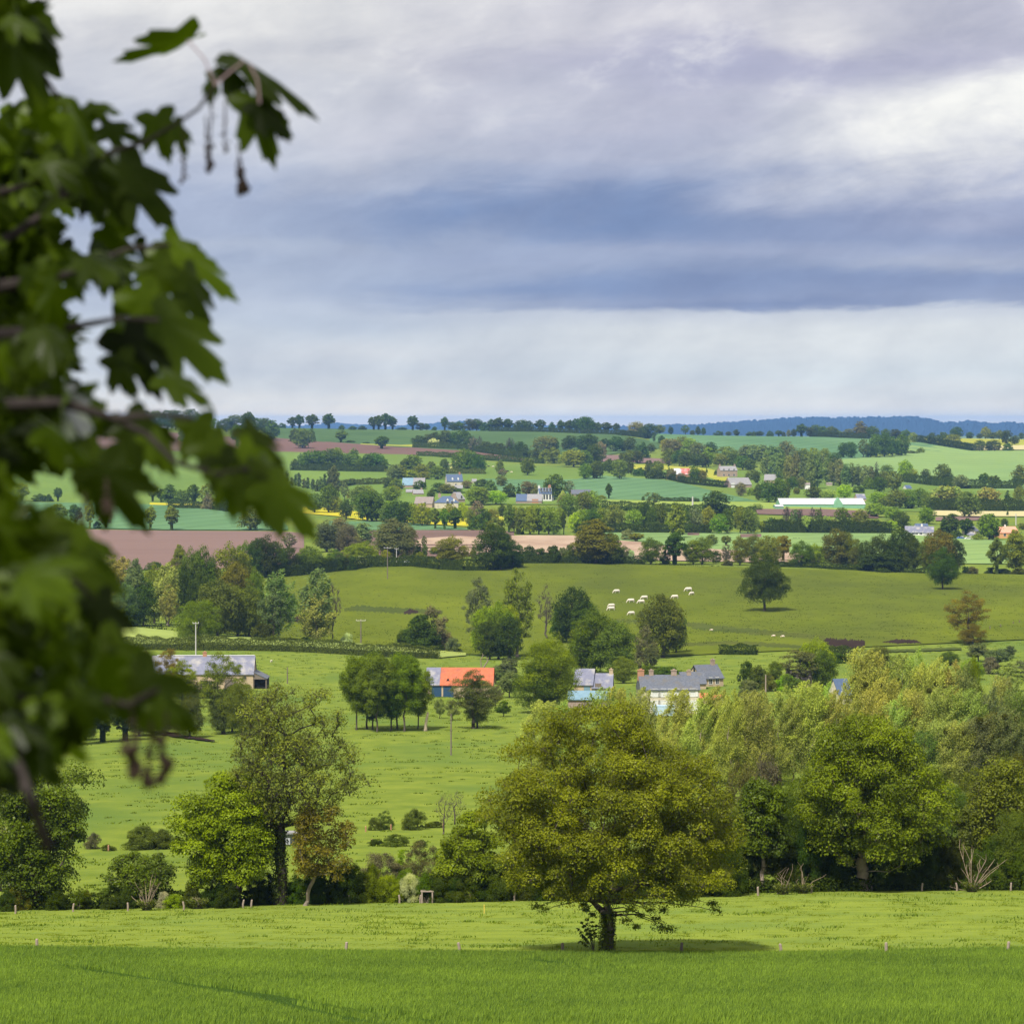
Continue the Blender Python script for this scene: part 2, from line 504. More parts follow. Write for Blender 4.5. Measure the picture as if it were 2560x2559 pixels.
M_TRACK = surf_mat('wheel_track', (.03, .075, .014), (.045, .10, .018), 1.5, 1.0, spec=0.0)  # track green darkened to stand for the shade along the gap edges
M_COW = grass_mat('hill_pasture', (.092, .118, .013), (.110, .132, .013), .035, (.072, .09, .016), .011, (1, .5, 1))
M_LIGHT = grass_mat('pale_pasture', (.20, .25, .065), (.24, .29, .075), .05)
M_BANK = grass_mat('bank_grass', (.055, .075, .016), (.07, .085, .02), .05)
M_SOIL = surf_mat('dark_soil', (.024, .016, .013), (.042, .028, .022), .25, .95, spec=0.0)
M_BLUEG = grass_mat('wheat_green', (.085, .165, .07), (.10, .18, .08), .01, None, None, (1, .4, 1), rows=(24, 20, .45))
M_DKGRN = grass_mat('skyline_wheat', (.060, .105, .034), (.07, .118, .038), .01, None, None, (1, .4, 1), rows=(24, -25, .45))
M_MINT = grass_mat('mint_wheat', (.15, .235, .08), (.17, .255, .085), .01, None, None, (1, .3, 1), rows=(24, 35, .45))
M_FARG = grass_mat('far_pasture', (.105, .17, .03), (.125, .185, .035), .008, (.12, .165, .03), .003, (1, .4, 1))
M_LIGHTF = grass_mat('far_light_grass', (.17, .24, .05), (.2, .26, .055), .01)
M_PLOUGH = surf_mat('ploughed_earth', (.135, .088, .072), (.165, .108, .088), .02, .95, stretch=(.25, 1.5, 1), rows=(7, 78, .6), spec=0.0)
M_PLOUGH2 = surf_mat('ploughed_red_earth', (.125, .075, .06), (.15, .088, .068), .012, .95, stretch=(.3, 1.5, 1), spec=0.0)
M_STUB = surf_mat('stubble', (.30, .215, .15), (.38, .285, .205), .06, .95, (.22, .14, .1), .02, (1, .35, 1), spec=0.0)
M_RAPE = surf_mat('rapeseed_bloom', (.36, .32, .02), (.44, .38, .025), .05, .9, (.25, .27, .03), .03, spec=0.0)
M_YEL = grass_mat('yellowish_pasture', (.24, .26, .035), (.27, .28, .04), .01)
M_TAN = surf_mat('dry_field', (.40, .36, .17), (.44, .38, .2), .01, .95, stretch=(.3, 1, 1), spec=0.0)
M_MAUVE = surf_mat('pale_ploughed_earth', (.165, .108, .092), (.19, .125, .105), .02, .95, stretch=(.3, 1.5, 1), rows=(9, 82, .6), spec=0.0)

# far slope
field('far_pasture', PL(('P', (-150, 1120)), ('A', (330, 465), (1140, 470), (1930, 487)), ('B', (470, 575), (1000, 630)), ('C', (0, 690), (700, 700), (1900, 700)), ('D', (1000, 780), (1900, 840))) + [(2700, 1230)],
      [(-150, 1262), (900, 1262), (1400, 1262), (2000, 1275), (2700, 1285)], M_FARG, 140, 30)
field('skyline_field', PL(('A', (1080, 306), (1930, 320)), ('B', (500, 377), (900, 380), (1400, 388), (1930, 402)), ('C', (300, 412), (640, 470))),
      PL(('A', (1070, 380), (1500, 412), (1930, 438)), ('B', (430, 515), (900, 550), (1350, 575), (1930, 590)), ('C', (300, 560), (640, 520))), M_DKGRN, 90, 12)
field('ploughed_strip', PL(('A', (-400, 300), (330, 335), (700, 365), (1070, 374), (1500, 407), (1650, 418), (1930, 440)), ('B', (130, 500), (420, 515), (900, 545), (1150, 580), (1480, 630))),
      PL(('A', (-400, 450), (330, 465), (1140, 471), (1930, 487)), ('B', (300, 570), (470, 577), (750, 587), (1000, 606), (1480, 634))), M_PLOUGH2, 90, 8)
field('grass_margin', PL(('A', (1660, 414), (1930, 424)), ('B', (430, 490), (560, 515))), PL(('A', (1660, 420), (1930, 432)), ('B', (200, 500), (430, 510), (560, 518))), M_YEL, 30, 2)
field('upland_field', PL(('C', (560, 400), (700, 407), (1080, 419), (1930, 430)), ('D', (450, 434), (700, 444))),
      PL(('C', (560, 470), (900, 470), (1000, 560), (1640, 560), (1930, 600)), ('D', (480, 605), (700, 595))), M_MINT if False else M_BLUEG, 60, 8)
field('slope_field', PL(('D', (430, 610), (700, 592), (960, 565), (1010, 470), (1300, 505), (1540, 543), (1960, 540))), PL(('D', (430, 720), (700, 790), (960, 800), (1300, 830), (1840, 862), (1960, 840))), M_MINT, 70, 14)
field('valley_head_field', PL(('D', (985, 478), (1090, 472), (1300, 505), (1520, 540))), PL(('D', (985, 560), (1090, 552), (1300, 546), (1520, 545))), M_BLUEG, 30, 6)
field('dry_meadow', PL(('D', (1120, 430), (1420, 442), (1960, 452))), PL(('D', (1120, 470), (1420, 502), (1960, 505))), M_YEL, 30, 4)
field('yellow_strip', PL(('D', (1500, 505), (1960, 495))), PL(('D', (1500, 535), (1960, 532))), M_TAN, 20, 3)
field('wheat_wedge', PL(('B', (1000, 765), (1450, 775), (1750, 770)), ('C', (60, 745), (180, 742), (700, 778), (870, 812), (1100, 872), (1430, 947))),
      PL(('B', (1000, 820), (1150, 870), (1700, 880), (1930, 930)), ('C', (250, 932), (650, 941), (950, 947), (1430, 950))), M_BLUEG, 80, 10)
field('light_strip', PL(('C', (150, 935), (640, 945), (960, 950), (1430, 955), (1930, 975)), ('D', (700, 1000))), PL(('C', (150, 1000), (700, 1025), (1000, 1030), (1930, 1050)), ('D', (700, 1060))), M_LIGHTF, 50, 6)
field('yellow_paddock', PL(('C', (430, 650), (720, 655), (900, 668), (1060, 690), (1200, 750))), PL(('C', (430, 712), (560, 705), (760, 690), (1000, 745), (1200, 810))), M_YEL, 40, 6)
field('red_earth', PL(('C', (165, 578), (330, 575), (530, 598), (750, 610))), PL(('C', (165, 632), (330, 610), (460, 638), (530, 638), (750, 642))), M_MAUVE, 20, 4)
# left middle distance
field('left_wheat_field', [(-150, 1245)] + PL(('E', (0, 42), (210, 45), (1100, 62), (1580, 100)), ('A', (750, 882), (1130, 950))) + [(720, 1318)], [(-150, 1318)] + PL(('E', (0, 200), (440, 222), (1150, 236), (1900, 238))) + [(720, 1326)], M_BLUEG, 70, 10)
field('rapeseed_field', PL(('A', (205, 822), (470, 828), (670, 835))), PL(('A', (205, 836), (470, 846), (670, 850))), M_RAPE, 30, 3)
field('rapeseed_field', PL(('A', (1260, 850), (1500, 862), (1690, 895)), ('B', (60, 1045))), PL(('A', (1260, 895), (1500, 915), (1640, 938), (1690, 940)), ('B', (60, 1098))), M_RAPE, 30, 4)
field('rapeseed_field', PL(('B', (200, 1040), (470, 1085), (880, 1085), (1110, 1060), (1160, 1080))), PL(('B', (200, 1100), (470, 1125), (860, 1150), (1110, 1110), (1160, 1100))), M_RAPE, 30, 5)
field('teal_wheat', PL(('B', (-250, 1105), (0, 1108), (410, 1125), (870, 1165))), PL(('B', (-250, 1180), (400, 1180), (870, 1178))), M_BLUEG, 40, 5)
field('ploughed_field', [(-150, 1322)] + PL(('E', (440, 232), (1150, 243), (1900, 247))) + [(760, 1333)], [(-150, 1425), (400, 1425), (760, 1420)], M_MAUVE, 60, 12)
field('ploughed_field', PL(('B', (-200, 1190), (415, 1180), (950, 1182), (1240, 1190))), PL(('B', (-200, 1420), (500, 1400), (900, 1390), (1240, 1300))), M_PLOUGH, 50, 10)
field('mint_field', PL(('C', (200, 1200), (270, 1195), (1500, 1197), (1930, 1197)), ('D', (900, 1207), (1300, 1242), (1700, 1262), (2050, 1262))),
      PL(('C', (200, 1270), (480, 1290), (870, 1310), (1500, 1380), (1930, 1400)), ('D', (500, 1440), (1150, 1448), (2050, 1452))), M_MINT, 100, 16)
field('stubble_field', PL(('B', (450, 1262), (520, 1245), (800, 1228), (950, 1237), (1300, 1222), (1730, 1224)), ('C', (310, 1262), (490, 1277), (700, 1310), (1100, 1335), (1930, 1370)), ('D', (300, 1400))),
      PL(('B', (450, 1340), (900, 1362), (1300, 1372), (1900, 1400)), ('C', (700, 1425), (1500, 1440)), ('D', (300, 1440))), M_STUB, 100, 10)
field('farmyard_earth', PL(('C', (865, 1192), (960, 1195))), PL(('C', (865, 1222), (960, 1222))), M_PLOUGH, 8, 3)
field('farmyard_earth', PL(('C', (1290, 1212), (1460, 1212))), PL(('C', (1290, 1240), (1460, 1236))), M_PLOUGH, 8, 3)
field('brown_bank', PL(('C', (1400, 1010), (1930, 1010)), ('D', (760, 1030))), PL(('C', (1400, 1050), (1930, 1065)), ('D', (760, 1085))), M_PLOUGH, 30, 4)
field('dry_field', PL(('D', (1190, 1022), (1960, 1026))), PL(('D', (1190, 1062), (1500, 1068), (1960, 1070))), M_TAN, 20, 4)
field('pale_earth_strip', PL(('D', (1220, 1075), (1620, 1068))), PL(('D', (1220, 1105), (1620, 1100))), M_MAUVE, 16, 3)
# cow hill
field('cow_pasture', [(480, 1478), (740, 1432), (800, 1421), (1180, 1401), (1900, 1421), (2560, 1438), (2750, 1440)], [(480, 1575), (700, 1599), (900, 1609), (1120, 1636), (1300, 1640), (1700, 1640), (2560, 1600), (2750, 1600)], M_COW, 160, 40)
field('bank', PL(('G', (770, 688), (860, 680), (960, 690))), PL(('G', (770, 712), (860, 724), (960, 725))), M_BANK, 50, 4)
field('bank', PL(('G', (1285, 705), (1310, 702), (1600, 735), (1930, 765)), ('H', (560, 800))), PL(('G', (1285, 735), (1330, 765), (1600, 790), (1930, 815)), ('H', (560, 835))), M_BANK, 120, 5)
field('bank', PL(('G', (1240, 850), (1600, 835), (1930, 850)), ('H', (700, 905), (1500, 880))), PL(('G', (1240, 880), (1600, 870), (1930, 890)), ('H', (700, 925), (1500, 905))), M_BANK, 120, 4)
field('bank', PL(('F', (720, 610), (800, 588), (1270, 612), (1400, 630))), PL(('F', (720, 640), (800, 640), (1140, 660), (1400, 650))), M_BANK, 120, 4)
field('bare_soil', PL(('F', (1130, 640), (1170, 612), (1230, 630))), PL(('F', (1130, 656), (1170, 660), (1230, 648))), M_SOIL, 30, 3)
field('bare_soil', PL(('F', (325, 680), (400, 662), (445, 672))), PL(('F', (325, 716), (400, 720), (445, 700))), M_SOIL, 30, 3)
field('bare_soil', PL(('H', (545, 835), (580, 808), (700, 815), (835, 828))), PL(('H', (545, 840), (580, 878), (700, 905), (835, 880))), M_SOIL, 60, 5)
field('bare_soil', PL(('H', (955, 845), (1060, 822), (1180, 828), (1225, 852))), PL(('H', (955, 850), (1060, 862), (1180, 860), (1225, 856))), M_SOIL, 50, 4)
field('pale_pasture', [(200, 1562), (326, 1568), (522, 1588), (700, 1600), (900, 1610), (1165, 1634)], [(200, 1618), (337, 1622), (700, 1626), (926, 1639), (1093, 1646), (1165, 1640)], M_LIGHT, 70, 6)
field('farm_track', PL(('I', (1100, 262), (1300, 275), (1620, 340))), PL(('I', (1100, 275), (1300, 315), (1620, 352))), M_SOIL, 20, 3)

# ------------------------------------------------------------------ far wooded hills
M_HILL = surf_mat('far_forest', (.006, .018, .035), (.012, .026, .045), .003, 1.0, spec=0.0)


def hill(name, pts, Y, depth, label=None, amp=9):
    pts = np.array(pts, float); rs = np.random.RandomState(int(Y))
    us = np.arange(pts[0, 0], pts[-1, 0], 2.2)
    v = np.interp(us, pts[:, 0], pts[:, 1])
    prof = np.array([0, .25, .5, .75, .9, 1.0, .95, .8])
    K = len(prof); V = []
    for k in range(K):
        yy = Y + depth * (k - 5) / 5.0
        X = (us - U0) / F * yy
        ztop = -(v - V0) / F * Y
        bump = np.convolve(rs.randn(len(us) + 4), np.ones(3) / 3, 'same')[2:-2] * amp * (.6 if k < 5 else 1)
        V.append(np.stack([X, np.full_like(X, yy) + rs.randn(len(us)) * depth * .03, -95 + (ztop + 95) * prof[k] + bump], 1))
    n = len(us); V = np.concatenate(V)
    i0 = (np.arange(K - 1)[:, None] * n + np.arange(n - 1)[None]).ravel()
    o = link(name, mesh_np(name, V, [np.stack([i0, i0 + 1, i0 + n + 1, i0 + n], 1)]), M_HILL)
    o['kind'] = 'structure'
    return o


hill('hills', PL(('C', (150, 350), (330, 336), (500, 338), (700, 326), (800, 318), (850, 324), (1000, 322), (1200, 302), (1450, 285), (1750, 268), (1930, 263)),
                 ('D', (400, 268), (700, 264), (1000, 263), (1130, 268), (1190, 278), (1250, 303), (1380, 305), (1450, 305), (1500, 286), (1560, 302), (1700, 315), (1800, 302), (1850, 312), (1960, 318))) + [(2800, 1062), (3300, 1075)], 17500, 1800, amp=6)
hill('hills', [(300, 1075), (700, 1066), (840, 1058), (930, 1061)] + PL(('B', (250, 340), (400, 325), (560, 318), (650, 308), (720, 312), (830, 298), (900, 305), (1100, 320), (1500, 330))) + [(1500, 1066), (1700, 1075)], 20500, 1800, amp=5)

# ------------------------------------------------------------------ air
hz, ntv = new_mat('air_haze')
outv = N(ntv, 'ShaderNodeOutputMaterial'); pv = N(ntv, 'ShaderNodeVolumePrincipled')
pv.inputs['Color'].default_value = HAZE_COL; pv.inputs['Density'].default_value = HAZE; pv.inputs['Anisotropy'].default_value = .0
L(ntv, pv.outputs[0], outv.inputs['Volume'])
hb = MB(); hb.box(-11000, 11000, -60, 25000, -110, 30)
ho = hb.build('haze', hz); ho['kind'] = 'stuff'
# ------------------------------------------------------------------ tree building
M_LEAF = leaf_mat('foliage', .30, (1.55, 1.5, .9))
M_BARK = surf_mat('bark', (.06, .048, .038), (.11, .09, .07), 3, .95)
M_BARKP = surf_mat('pale_bark', (.16, .13, .10), (.26, .21, .16), 3, .95)
M_BARKD = surf_mat('dark_bark', (.03, .024, .02), (.05, .042, .034), 3, .95)


def quads(C, Nrm, size, rs, asp=.62):
    """leaf faces at centres C with normals Nrm -> verts (n*4), faces"""
    n = len(C)
    Nrm = Nrm / np.maximum(np.linalg.norm(Nrm, axis=1, keepdims=True), 1e-6)
    r = rs.randn(n, 3); A = np.cross(Nrm, r); A /= np.maximum(np.linalg.norm(A, axis=1, keepdims=True), 1e-6)
    B = np.cross(Nrm, A)
    s = (size * rs.uniform(.5, 1.6, n) ** 1.2)[:, None] * .5
    a = A * s; b = B * s * asp
    V = np.stack([C - a, C - b * 1.0 + a * .15, C + a, C + b * 1.0 + a * .15], 1).reshape(-1, 3)
    Fq = np.arange(n * 4).reshape(-1, 4)
    return V, Fq


def prof_at(prof, h):
    p = np.array(prof)
    l = np.interp(h, p[:, 0], p[:, 1]); r = np.interp(h, p[:, 0], p[:, -1])
    return l, r


def clump_centres(rs, H, W, prof, n, deep=.8, bias=2.4, gap=0.0):
    p = np.array(prof); h0, h1 = p[0, 0], p[-1, 0]
    out = []
    wmax = max(p[:, 1].max(), p[:, -1].max())
    tries = 0
    lob = [(rs.randint(1, 5), rs.uniform(0, 6.28), rs.uniform(2, 9), rs.uniform(0, 6.28)) for _ in range(6)]
    while len(out) < n and tries < 200000:
        tries += 1
        h = rs.uniform(h0, h1); l, r = prof_at(prof, h)
        if rs.rand() > ((l + r) / (2 * wmax)) ** 1.5:
            continue
        rho = rs.rand() ** (1 / bias); th = rs.uniform(0, 2 * math.pi)
        ex = r if math.cos(th) > 0 else l
        rho *= 1 + .055 * sum(math.cos(a_ * th + b_ + c_ * h + d_) for a_, b_, c_, d_ in lob) - .04
        x = math.cos(th) * rho * ex * W; y = math.sin(th) * rho * (l + r) / 2 * deep * W
        q = np.array([x, y, h * H])
        if gap and out:
            d = np.linalg.norm(np.array(out) - q, axis=1).min()
            if d < gap * rs.uniform(.5, 1):
                continue
        out.append(q)
    return np.array(out)


def skeleton(rs, H, th, top, cl, lean=(0, 0), tr=None, tip=.02, maxr=None, kx=.35):
    nodes = []; par = []
    k0 = 5
    for i in range(k0 + 1):
        t = i / k0
        nodes.append([lean[0] * th * H * t + rs.randn() * .012 * H * (0 < i), lean[1] * th * H * t + rs.randn() * .012 * H * (0 < i), th * H * t]); par.append(i - 1)
    if top > th:
        for i in range(1, 6):
            t = th + (top - th) * i / 5
            nodes.append([lean[0] * t * H + rs.randn() * .02 * H, lean[1] * t * H + rs.randn() * .02 * H, t * H]); par.append(len(nodes) - 2)
    base = np.array(nodes[k0])
    order = np.argsort(np.linalg.norm(cl - base, axis=1))
    for i in order:
        c = cl[i]; P = np.array(nodes[3:])
        d = np.linalg.norm(P - c, axis=1) + np.maximum(0, P[:, 2] - c[2] + .02 * H) * 1.3 + kx * np.linalg.norm(P - base, axis=1) * .5
        j = int(np.argmin(d)) + 3
        a = np.array(nodes[j]); D = c - a; ln = np.linalg.norm(D)
        if ln > .09 * H:
            for t in ((.33, .67) if ln > .2 * H else (.5,)):
                m = a + D * t + np.array([0, 0, -.10 * ln * t * (1 - t) * 2]) + rs.randn(3) * .05 * ln
                nodes.append(list(m)); par.append(j); j = len(nodes) - 1
        nodes.append(list(c)); par.append(j)
    nodes = np.array(nodes); n = len(nodes)
    r = np.full(n, 0.0)
    ch = [[] for _ in range(n)]
    for i in range(1, n):
        ch[par[i]].append(i)
    acc = np.zeros(n)
    for i in range(n - 1, -1, -1):
        acc[i] = (sum(acc[k] ** 2.2 for k in ch[i]) if ch[i] else 0) or tip ** 2.2
        acc[i] = acc[i] ** (1 / 2.2)
    s = 1.0
    if tr:
        s = tr / acc[0]
    r = tip + (acc - tip) * s if s < 1 else acc * (1 + (s - 1) * np.clip((acc - tip) / max(acc[0] - tip, 1e-6), 0, 1) ** .5)
    return nodes, np.array(par), r, k0


def wood_mesh(name, nodes, par, r, k0, flare=1.5, twigs=None, rs=None, min_r=0.0):
    V = []; Fq = []; cnt = 0

    def tube(a, b, ra, rb, k):
        nonlocal cnt
        d = b - a; ln = np.linalg.norm(d)
        if ln < 1e-5:
            return
        d = d / ln
        ref = np.array([1., 0, 0]) if abs(d[0]) < .8 else np.array([0, 1., 0])
        u = np.cross(d, ref); u /= np.linalg.norm(u); w_ = np.cross(d, u)
        t = np.arange(k) * 2 * math.pi / k
        c = np.cos(t)[:, None] * u + np.sin(t)[:, None] * w_
        V.append(np.concatenate([a + c * ra, b + c * rb]))
        i = np.arange(k); j = (i + 1) % k
        Fq.append(cnt + np.stack([i, j, k + j, k + i], 1)); cnt += 2 * k
    for i in range(1, len(nodes)):
        if r[i] < min_r:
            continue
        p = par[i]
        ra = r[p] if i <= k0 or r[i] > .75 * r[p] else min(r[p], r[i] * 1.25)
        if i == 1:
            ra *= flare
        tube(nodes[p], nodes[i], ra, r[i], 8 if i <= k0 + 5 else (5 if r[i] > .04 else 4))
    if twigs is not None:
        for a, b, q in twigs:
            tube(a, b, q, q * .5, 3)
    return mesh_np(name, np.concatenate(V), [np.concatenate(Fq)], smooth=True)


def seed_phase(rs):
    return rs.uniform(0, 6.28)


def leaves_dome(rs, cl, cr, per, size, flat=.9, up=.5, inner=.4):
    """leaves on domed clumps; returns V, F, tint"""
    n = len(cl); ids = np.repeat(np.arange(n), per)
    D = rs.randn(n * per, 3); D /= np.linalg.norm(D, axis=1, keepdims=True)
    D[:, 2] = np.where(D[:, 2] < -.45, -D[:, 2] * .6, D[:, 2])
    rad = (cr * rs.uniform(.65, 1.35, n))[ids] * (inner + (1 - inner) * rs.rand(n * per) ** .6)
    off = D * rad[:, None]; off[:, 2] *= flat
    C = cl[ids] + off
    Nrm = D * .95 + rs.randn(n * per, 3) * .42 + np.array([0, 0, up * .55])
    V, Fq = quads(C, Nrm, np.full(len(C), size), rs)
    ct = rs.rand(n)[ids]
    zn = (cl[:, 2] - cl[:, 2].min()) / max(np.ptp(cl[:, 2]), .1)
    ph = np.sin(cl[:, 0] * 1.1 + seed_phase(rs)) * np.sin(cl[:, 2] * .9 + seed_phase(rs)) * .5 + .5
    ct = .45 * ct + .55 * ph[ids]
    tint = np.clip(.78 * ct + .22 * rs.rand(len(C)), 0, 1)
    return V, Fq, np.repeat(tint, 4)


def leaves_plume(rs, cl, cr, per, size, wind=(.48, .1, 1.0), stretch=1.55):
    n = len(cl); ids = np.repeat(np.arange(n), per)
    dirs = np.array(wind) + rs.randn(n, 3) * .36; dirs /= np.linalg.norm(dirs, axis=1, keepdims=True)
    t = rs.uniform(-.5, 1, n * per)
    taper = np.clip(1.05 - t, .1, 1.2) * .5
    off = rs.randn(n * per, 3) * (cr * .8 * taper)[:, None] + dirs[ids] * (t * cr * stretch)[:, None]
    C = cl[ids] + off
    Nrm = rs.randn(n * per, 3) + np.array([0, -.2, .35])
    V, Fq = quads(C, Nrm, np.full(len(C), size), rs, .5)
    ct = rs.rand(n)[ids]
    return V, Fq, np.repeat(np.clip(.4 * ct + .6 * rs.rand(len(C)), 0, 1), 4), dirs


OAK = [(.12, .16), (.2, .36), (.34, .48), (.5, .5), (.66, .48), (.8, .4), (.92, .24), (1, .06)]
KINDS = {
    'oak': dict(H=15, W=15, prof=OAK, cr=1.75, nc=120, bias=2.2, th=.26, top=.7, tr=.5),
    'umb': dict(H=14, W=11, prof=[(.28, .12), (.42, .38), (.6, .5), (.78, .47), (.9, .32), (1, .1)], cr=1.2, nc=75, bias=2.2, th=.42, top=.72, tr=.36, ivy=.4),
    'lone': dict(H=14, W=14, prof=[(.17, .18), (.24, .42), (.42, .5), (.62, .48), (.82, .36), (.94, .2), (1, .07)], cr=1.6, nc=120, bias=2.2, th=.3, top=.75, tr=.34),
    'grove': dict(H=14, W=11, prof=[(.26, .16), (.4, .4), (.58, .5), (.76, .47), (.9, .32), (1, .1)], cr=1.4, nc=95, bias=2.2, th=.36, top=.75, tr=.2, dens=.85),
    'tall': dict(H=18, W=10, prof=[(.12, .2), (.25, .4), (.42, .5), (.6, .47), (.78, .36), (.92, .2), (1, .05)], cr=1.55, nc=115, bias=2.2, th=.22, top=.85, tr=.4),
    'plume': dict(H=20, W=8, prof=[(.1, .25), (.25, .42), (.5, .48), (.7, .42), (.85, .3), (.95, .12)], cr=1.05, nc=80, th=.2, top=.9, tr=.2, style='plume', dens=.72, tw=4),
    'lomb': dict(H=20, W=4, prof=[(.05, .3), (.2, .46), (.5, .5), (.8, .32), (.97, .05)], cr=.7, nc=70, th=.1, top=.95, tr=.3, style='plume', wind=(.02, 0, 1)),
    'sparse': dict(H=16, W=12, prof=[(.22, .2), (.35, .38), (.55, .5), (.75, .45), (.9, .28), (1, .06)], cr=1.2, nc=95, th=.26, top=.8, tr=.36, dens=.42, tw=8),
    'bare': dict(H=16, W=9, prof=[(.3, .2), (.45, .38), (.65, .5), (.85, .4), (1, .12)], cr=1.2, nc=70, th=.3, top=.85, tr=.3, dens=.0, tw=16),
    'bush': dict(H=5, W=7, prof=[(.0, .42), (.2, .5), (.5, .48), (.75, .36), (.92, .18), (1, .05)], cr=.8, nc=70, th=.1, top=.5, tr=.1, hide=True),
    'scrub': dict(H=6, W=8, prof=[(.0, .4), (.25, .5), (.55, .47), (.8, .34), (1, .1)], cr=.8, nc=70, th=.1, top=.5, tr=.1, dens=.5, tw=7),
    'conifer': dict(H=12, W=6, prof=[(.03, .5), (.2, .44), (.5, .28), (.8, .12), (1, .02)], cr=.7, nc=90, th=.1, top=.97, tr=.22),
    'apple': dict(H=6, W=7, prof=[(.3, .25), (.42, .46), (.6, .5), (.8, .38), (1, .1)], cr=.75, nc=60, th=.3, top=.5, tr=.16, dens=.75),
}
LOD = {0: (56000, .18), 1: (17000, .36), 2: (3600, .74)}


def build_tree(name, rs, k, leaf_n, leaf_s, prof=None, H=None, W=None, twig_r=.012, min_r=0.0):
    H = H or k['H']; W = W or k['W']; prof = prof or k['prof']
    sc_ = (H / k['H'] + W / k['W']) / 2
    cr = k.get('cra') or k['cr'] * sc_
    nc = k['nc']
    cl = clump_centres(rs, H, W - cr * .9, prof, nc, deep=k.get('deep', .85), gap=cr * .55, bias=k.get('bias', 2.4))
    cl[:, 2] -= cr * .25
    dens = k.get('dens', 1.0)
    per = int(leaf_n * dens / len(cl))
    crown = None; dirs = None
    if k.get('style') == 'plume':
        V, Fq, t, dirs = leaves_plume(rs, cl, cr, max(per, 2), leaf_s, k.get('wind', (.38, .1, 1.0)))
    elif per > 0:
        V, Fq, t = leaves_dome(rs, cl, cr, per, leaf_s, inner=.3 if dens < 1 else .62)
    if per > 0:
        if k.get('ivy'):   # ivy up the stem
            ni = int(leaf_n * .12); hh = rs.uniform(.04, k['ivy'], ni) * H; a = rs.uniform(0, 6.28, ni); q = k['tr'] * sc_ * rs.uniform(1.0, 2.0, ni) * 1.2
            C = np.stack([np.cos(a) * q, np.sin(a) * q, hh], 1)
            V2, F2 = quads(C, np.stack([np.cos(a), np.sin(a), np.full(ni, .4)], 1) + rs.randn(ni, 3) * .4, np.full(ni, leaf_s), rs)
            Fq = np.concatenate([Fq, F2 + len(V)]); V = np.concatenate([V, V2]); t = np.concatenate([t, np.repeat(rs.rand(ni) * .3, 4)])
        crown = mesh_np(name + '_crown', V, [Fq], t)
    wood = None
    if not k.get('hide'):
        nodes, par, r, k0 = skeleton(rs, H, k['th'], k['top'], cl, k.get('lean', (0, 0)), k['tr'] * sc_, tip=k.get('tip', .02))
        tw = None
        if k.get('tw'):
            tw = []
            for i, c in enumerate(cl):
                for _ in range(k['tw']):
                    d = rs.randn(3); d[2] = abs(d[2]) + .3
                    if dirs is not None:
                        d = dirs[i] * 2 + rs.randn(3) * .5
                    d /= np.linalg.norm(d)
                    a = c - d * cr * .3
                    b = a + d * cr * rs.uniform(.8, 1.6)
                    tw.append((a, b, twig_r * rs.uniform(.8, 1.5)))
        wood = wood_mesh(name + '_wood', nodes, par, r, k0, twigs=tw, rs=rs, min_r=min_r, flare=k.get('flare', 1.5))
    return crown, wood


FAT = {'bush': (1.4, 1.3), 'scrub': (1.3, 1.15), 'lomb': (1.15, 1.03), 'umb': (1.18, 1.03), 'bare': (1.1, 1.02), 'plume': (1.95, 1.05), 'grove': (1.3, 1.03), 'lone': (1.12, 1.02)}
LIB = {}


def lib(kind, lod, var):
    key = (kind, lod, var)
    if key not in LIB:
        rs = np.random.RandomState(abs(hash(kind)) % 1000 if False else sum(map(ord, kind)) * 7 + lod * 131 + var * 17)
        n, s = LOD[lod]
        k = KINDS[kind]
        sz = s * min(1.0, (k['H'] * k['W'] / 150.0) ** .35)
        cm, wm = build_tree(kind, rs, k, n if kind not in ('bush', 'scrub', 'apple', 'conifer') else int(n * .7), sz, twig_r=(.008, .018, .035)[lod], min_r=(0, .012, .04)[lod])
        if cm:
            cm.materials.append(M_LEAF)
        if wm:
            wm.materials.append(M_BARKP if kind == 'plume' else M_BARK)
        LIB[key] = (cm, wm)
    return LIB[key]


COLS = {  # leaf reflectance
    'dark green': (.042, .062, .010), 'deep green': (.054, .082, .011), 'mid green': (.080, .118, .011), 'bright green': (.132, .176, .010),
    'yellow-green': (.172, .235, .009), 'olive': (.122, .146, .018), 'bronze': (.142, .126, .016), 'pale green': (.200, .225, .070),
    'grey-green': (.105, .128, .058), 'brownish': (.102, .100, .042), 'white-blossomed': (.34, .37, .25), 'dull green': (.088, .110, .022), 'golden green': (.155, .182, .012), 'greyish': (.125, .115, .075), 'light olive': (.150, .178, .030), 'spring green': (.158, .180, .012),
}
SHAPE = {'oak': 'round', 'grove': 'round', 'lone': 'round', 'umb': 'umbrella-crowned', 'tall': 'tall', 'plume': 'wind-swept', 'lomb': 'slender', 'sparse': 'thin-leaved', 'bare': 'leafless',
         'bush': 'low', 'scrub': 'twiggy', 'conifer': 'pointed', 'apple': 'small'}
NOUN = {'plume': 'poplar', 'lomb': 'poplar', 'bush': 'bush', 'scrub': 'bush', 'conifer': 'fir', 'apple': 'orchard tree'}
NAME = {'plume': 'poplar_tree', 'lomb': 'poplar_tree', 'bush': 'bush', 'scrub': 'bush', 'conifer': 'fir_tree', 'apple': 'orchard_tree', 'bare': 'bare_tree', 'umb': 'pollard_tree', 'tall': 'tall_tree', 'sparse': 'airy_tree', 'oak': 'oak_tree', 'grove': 'oak_tree', 'lone': 'oak_tree'}
CAT = {'bush': 'bush', 'scrub': 'bush'}
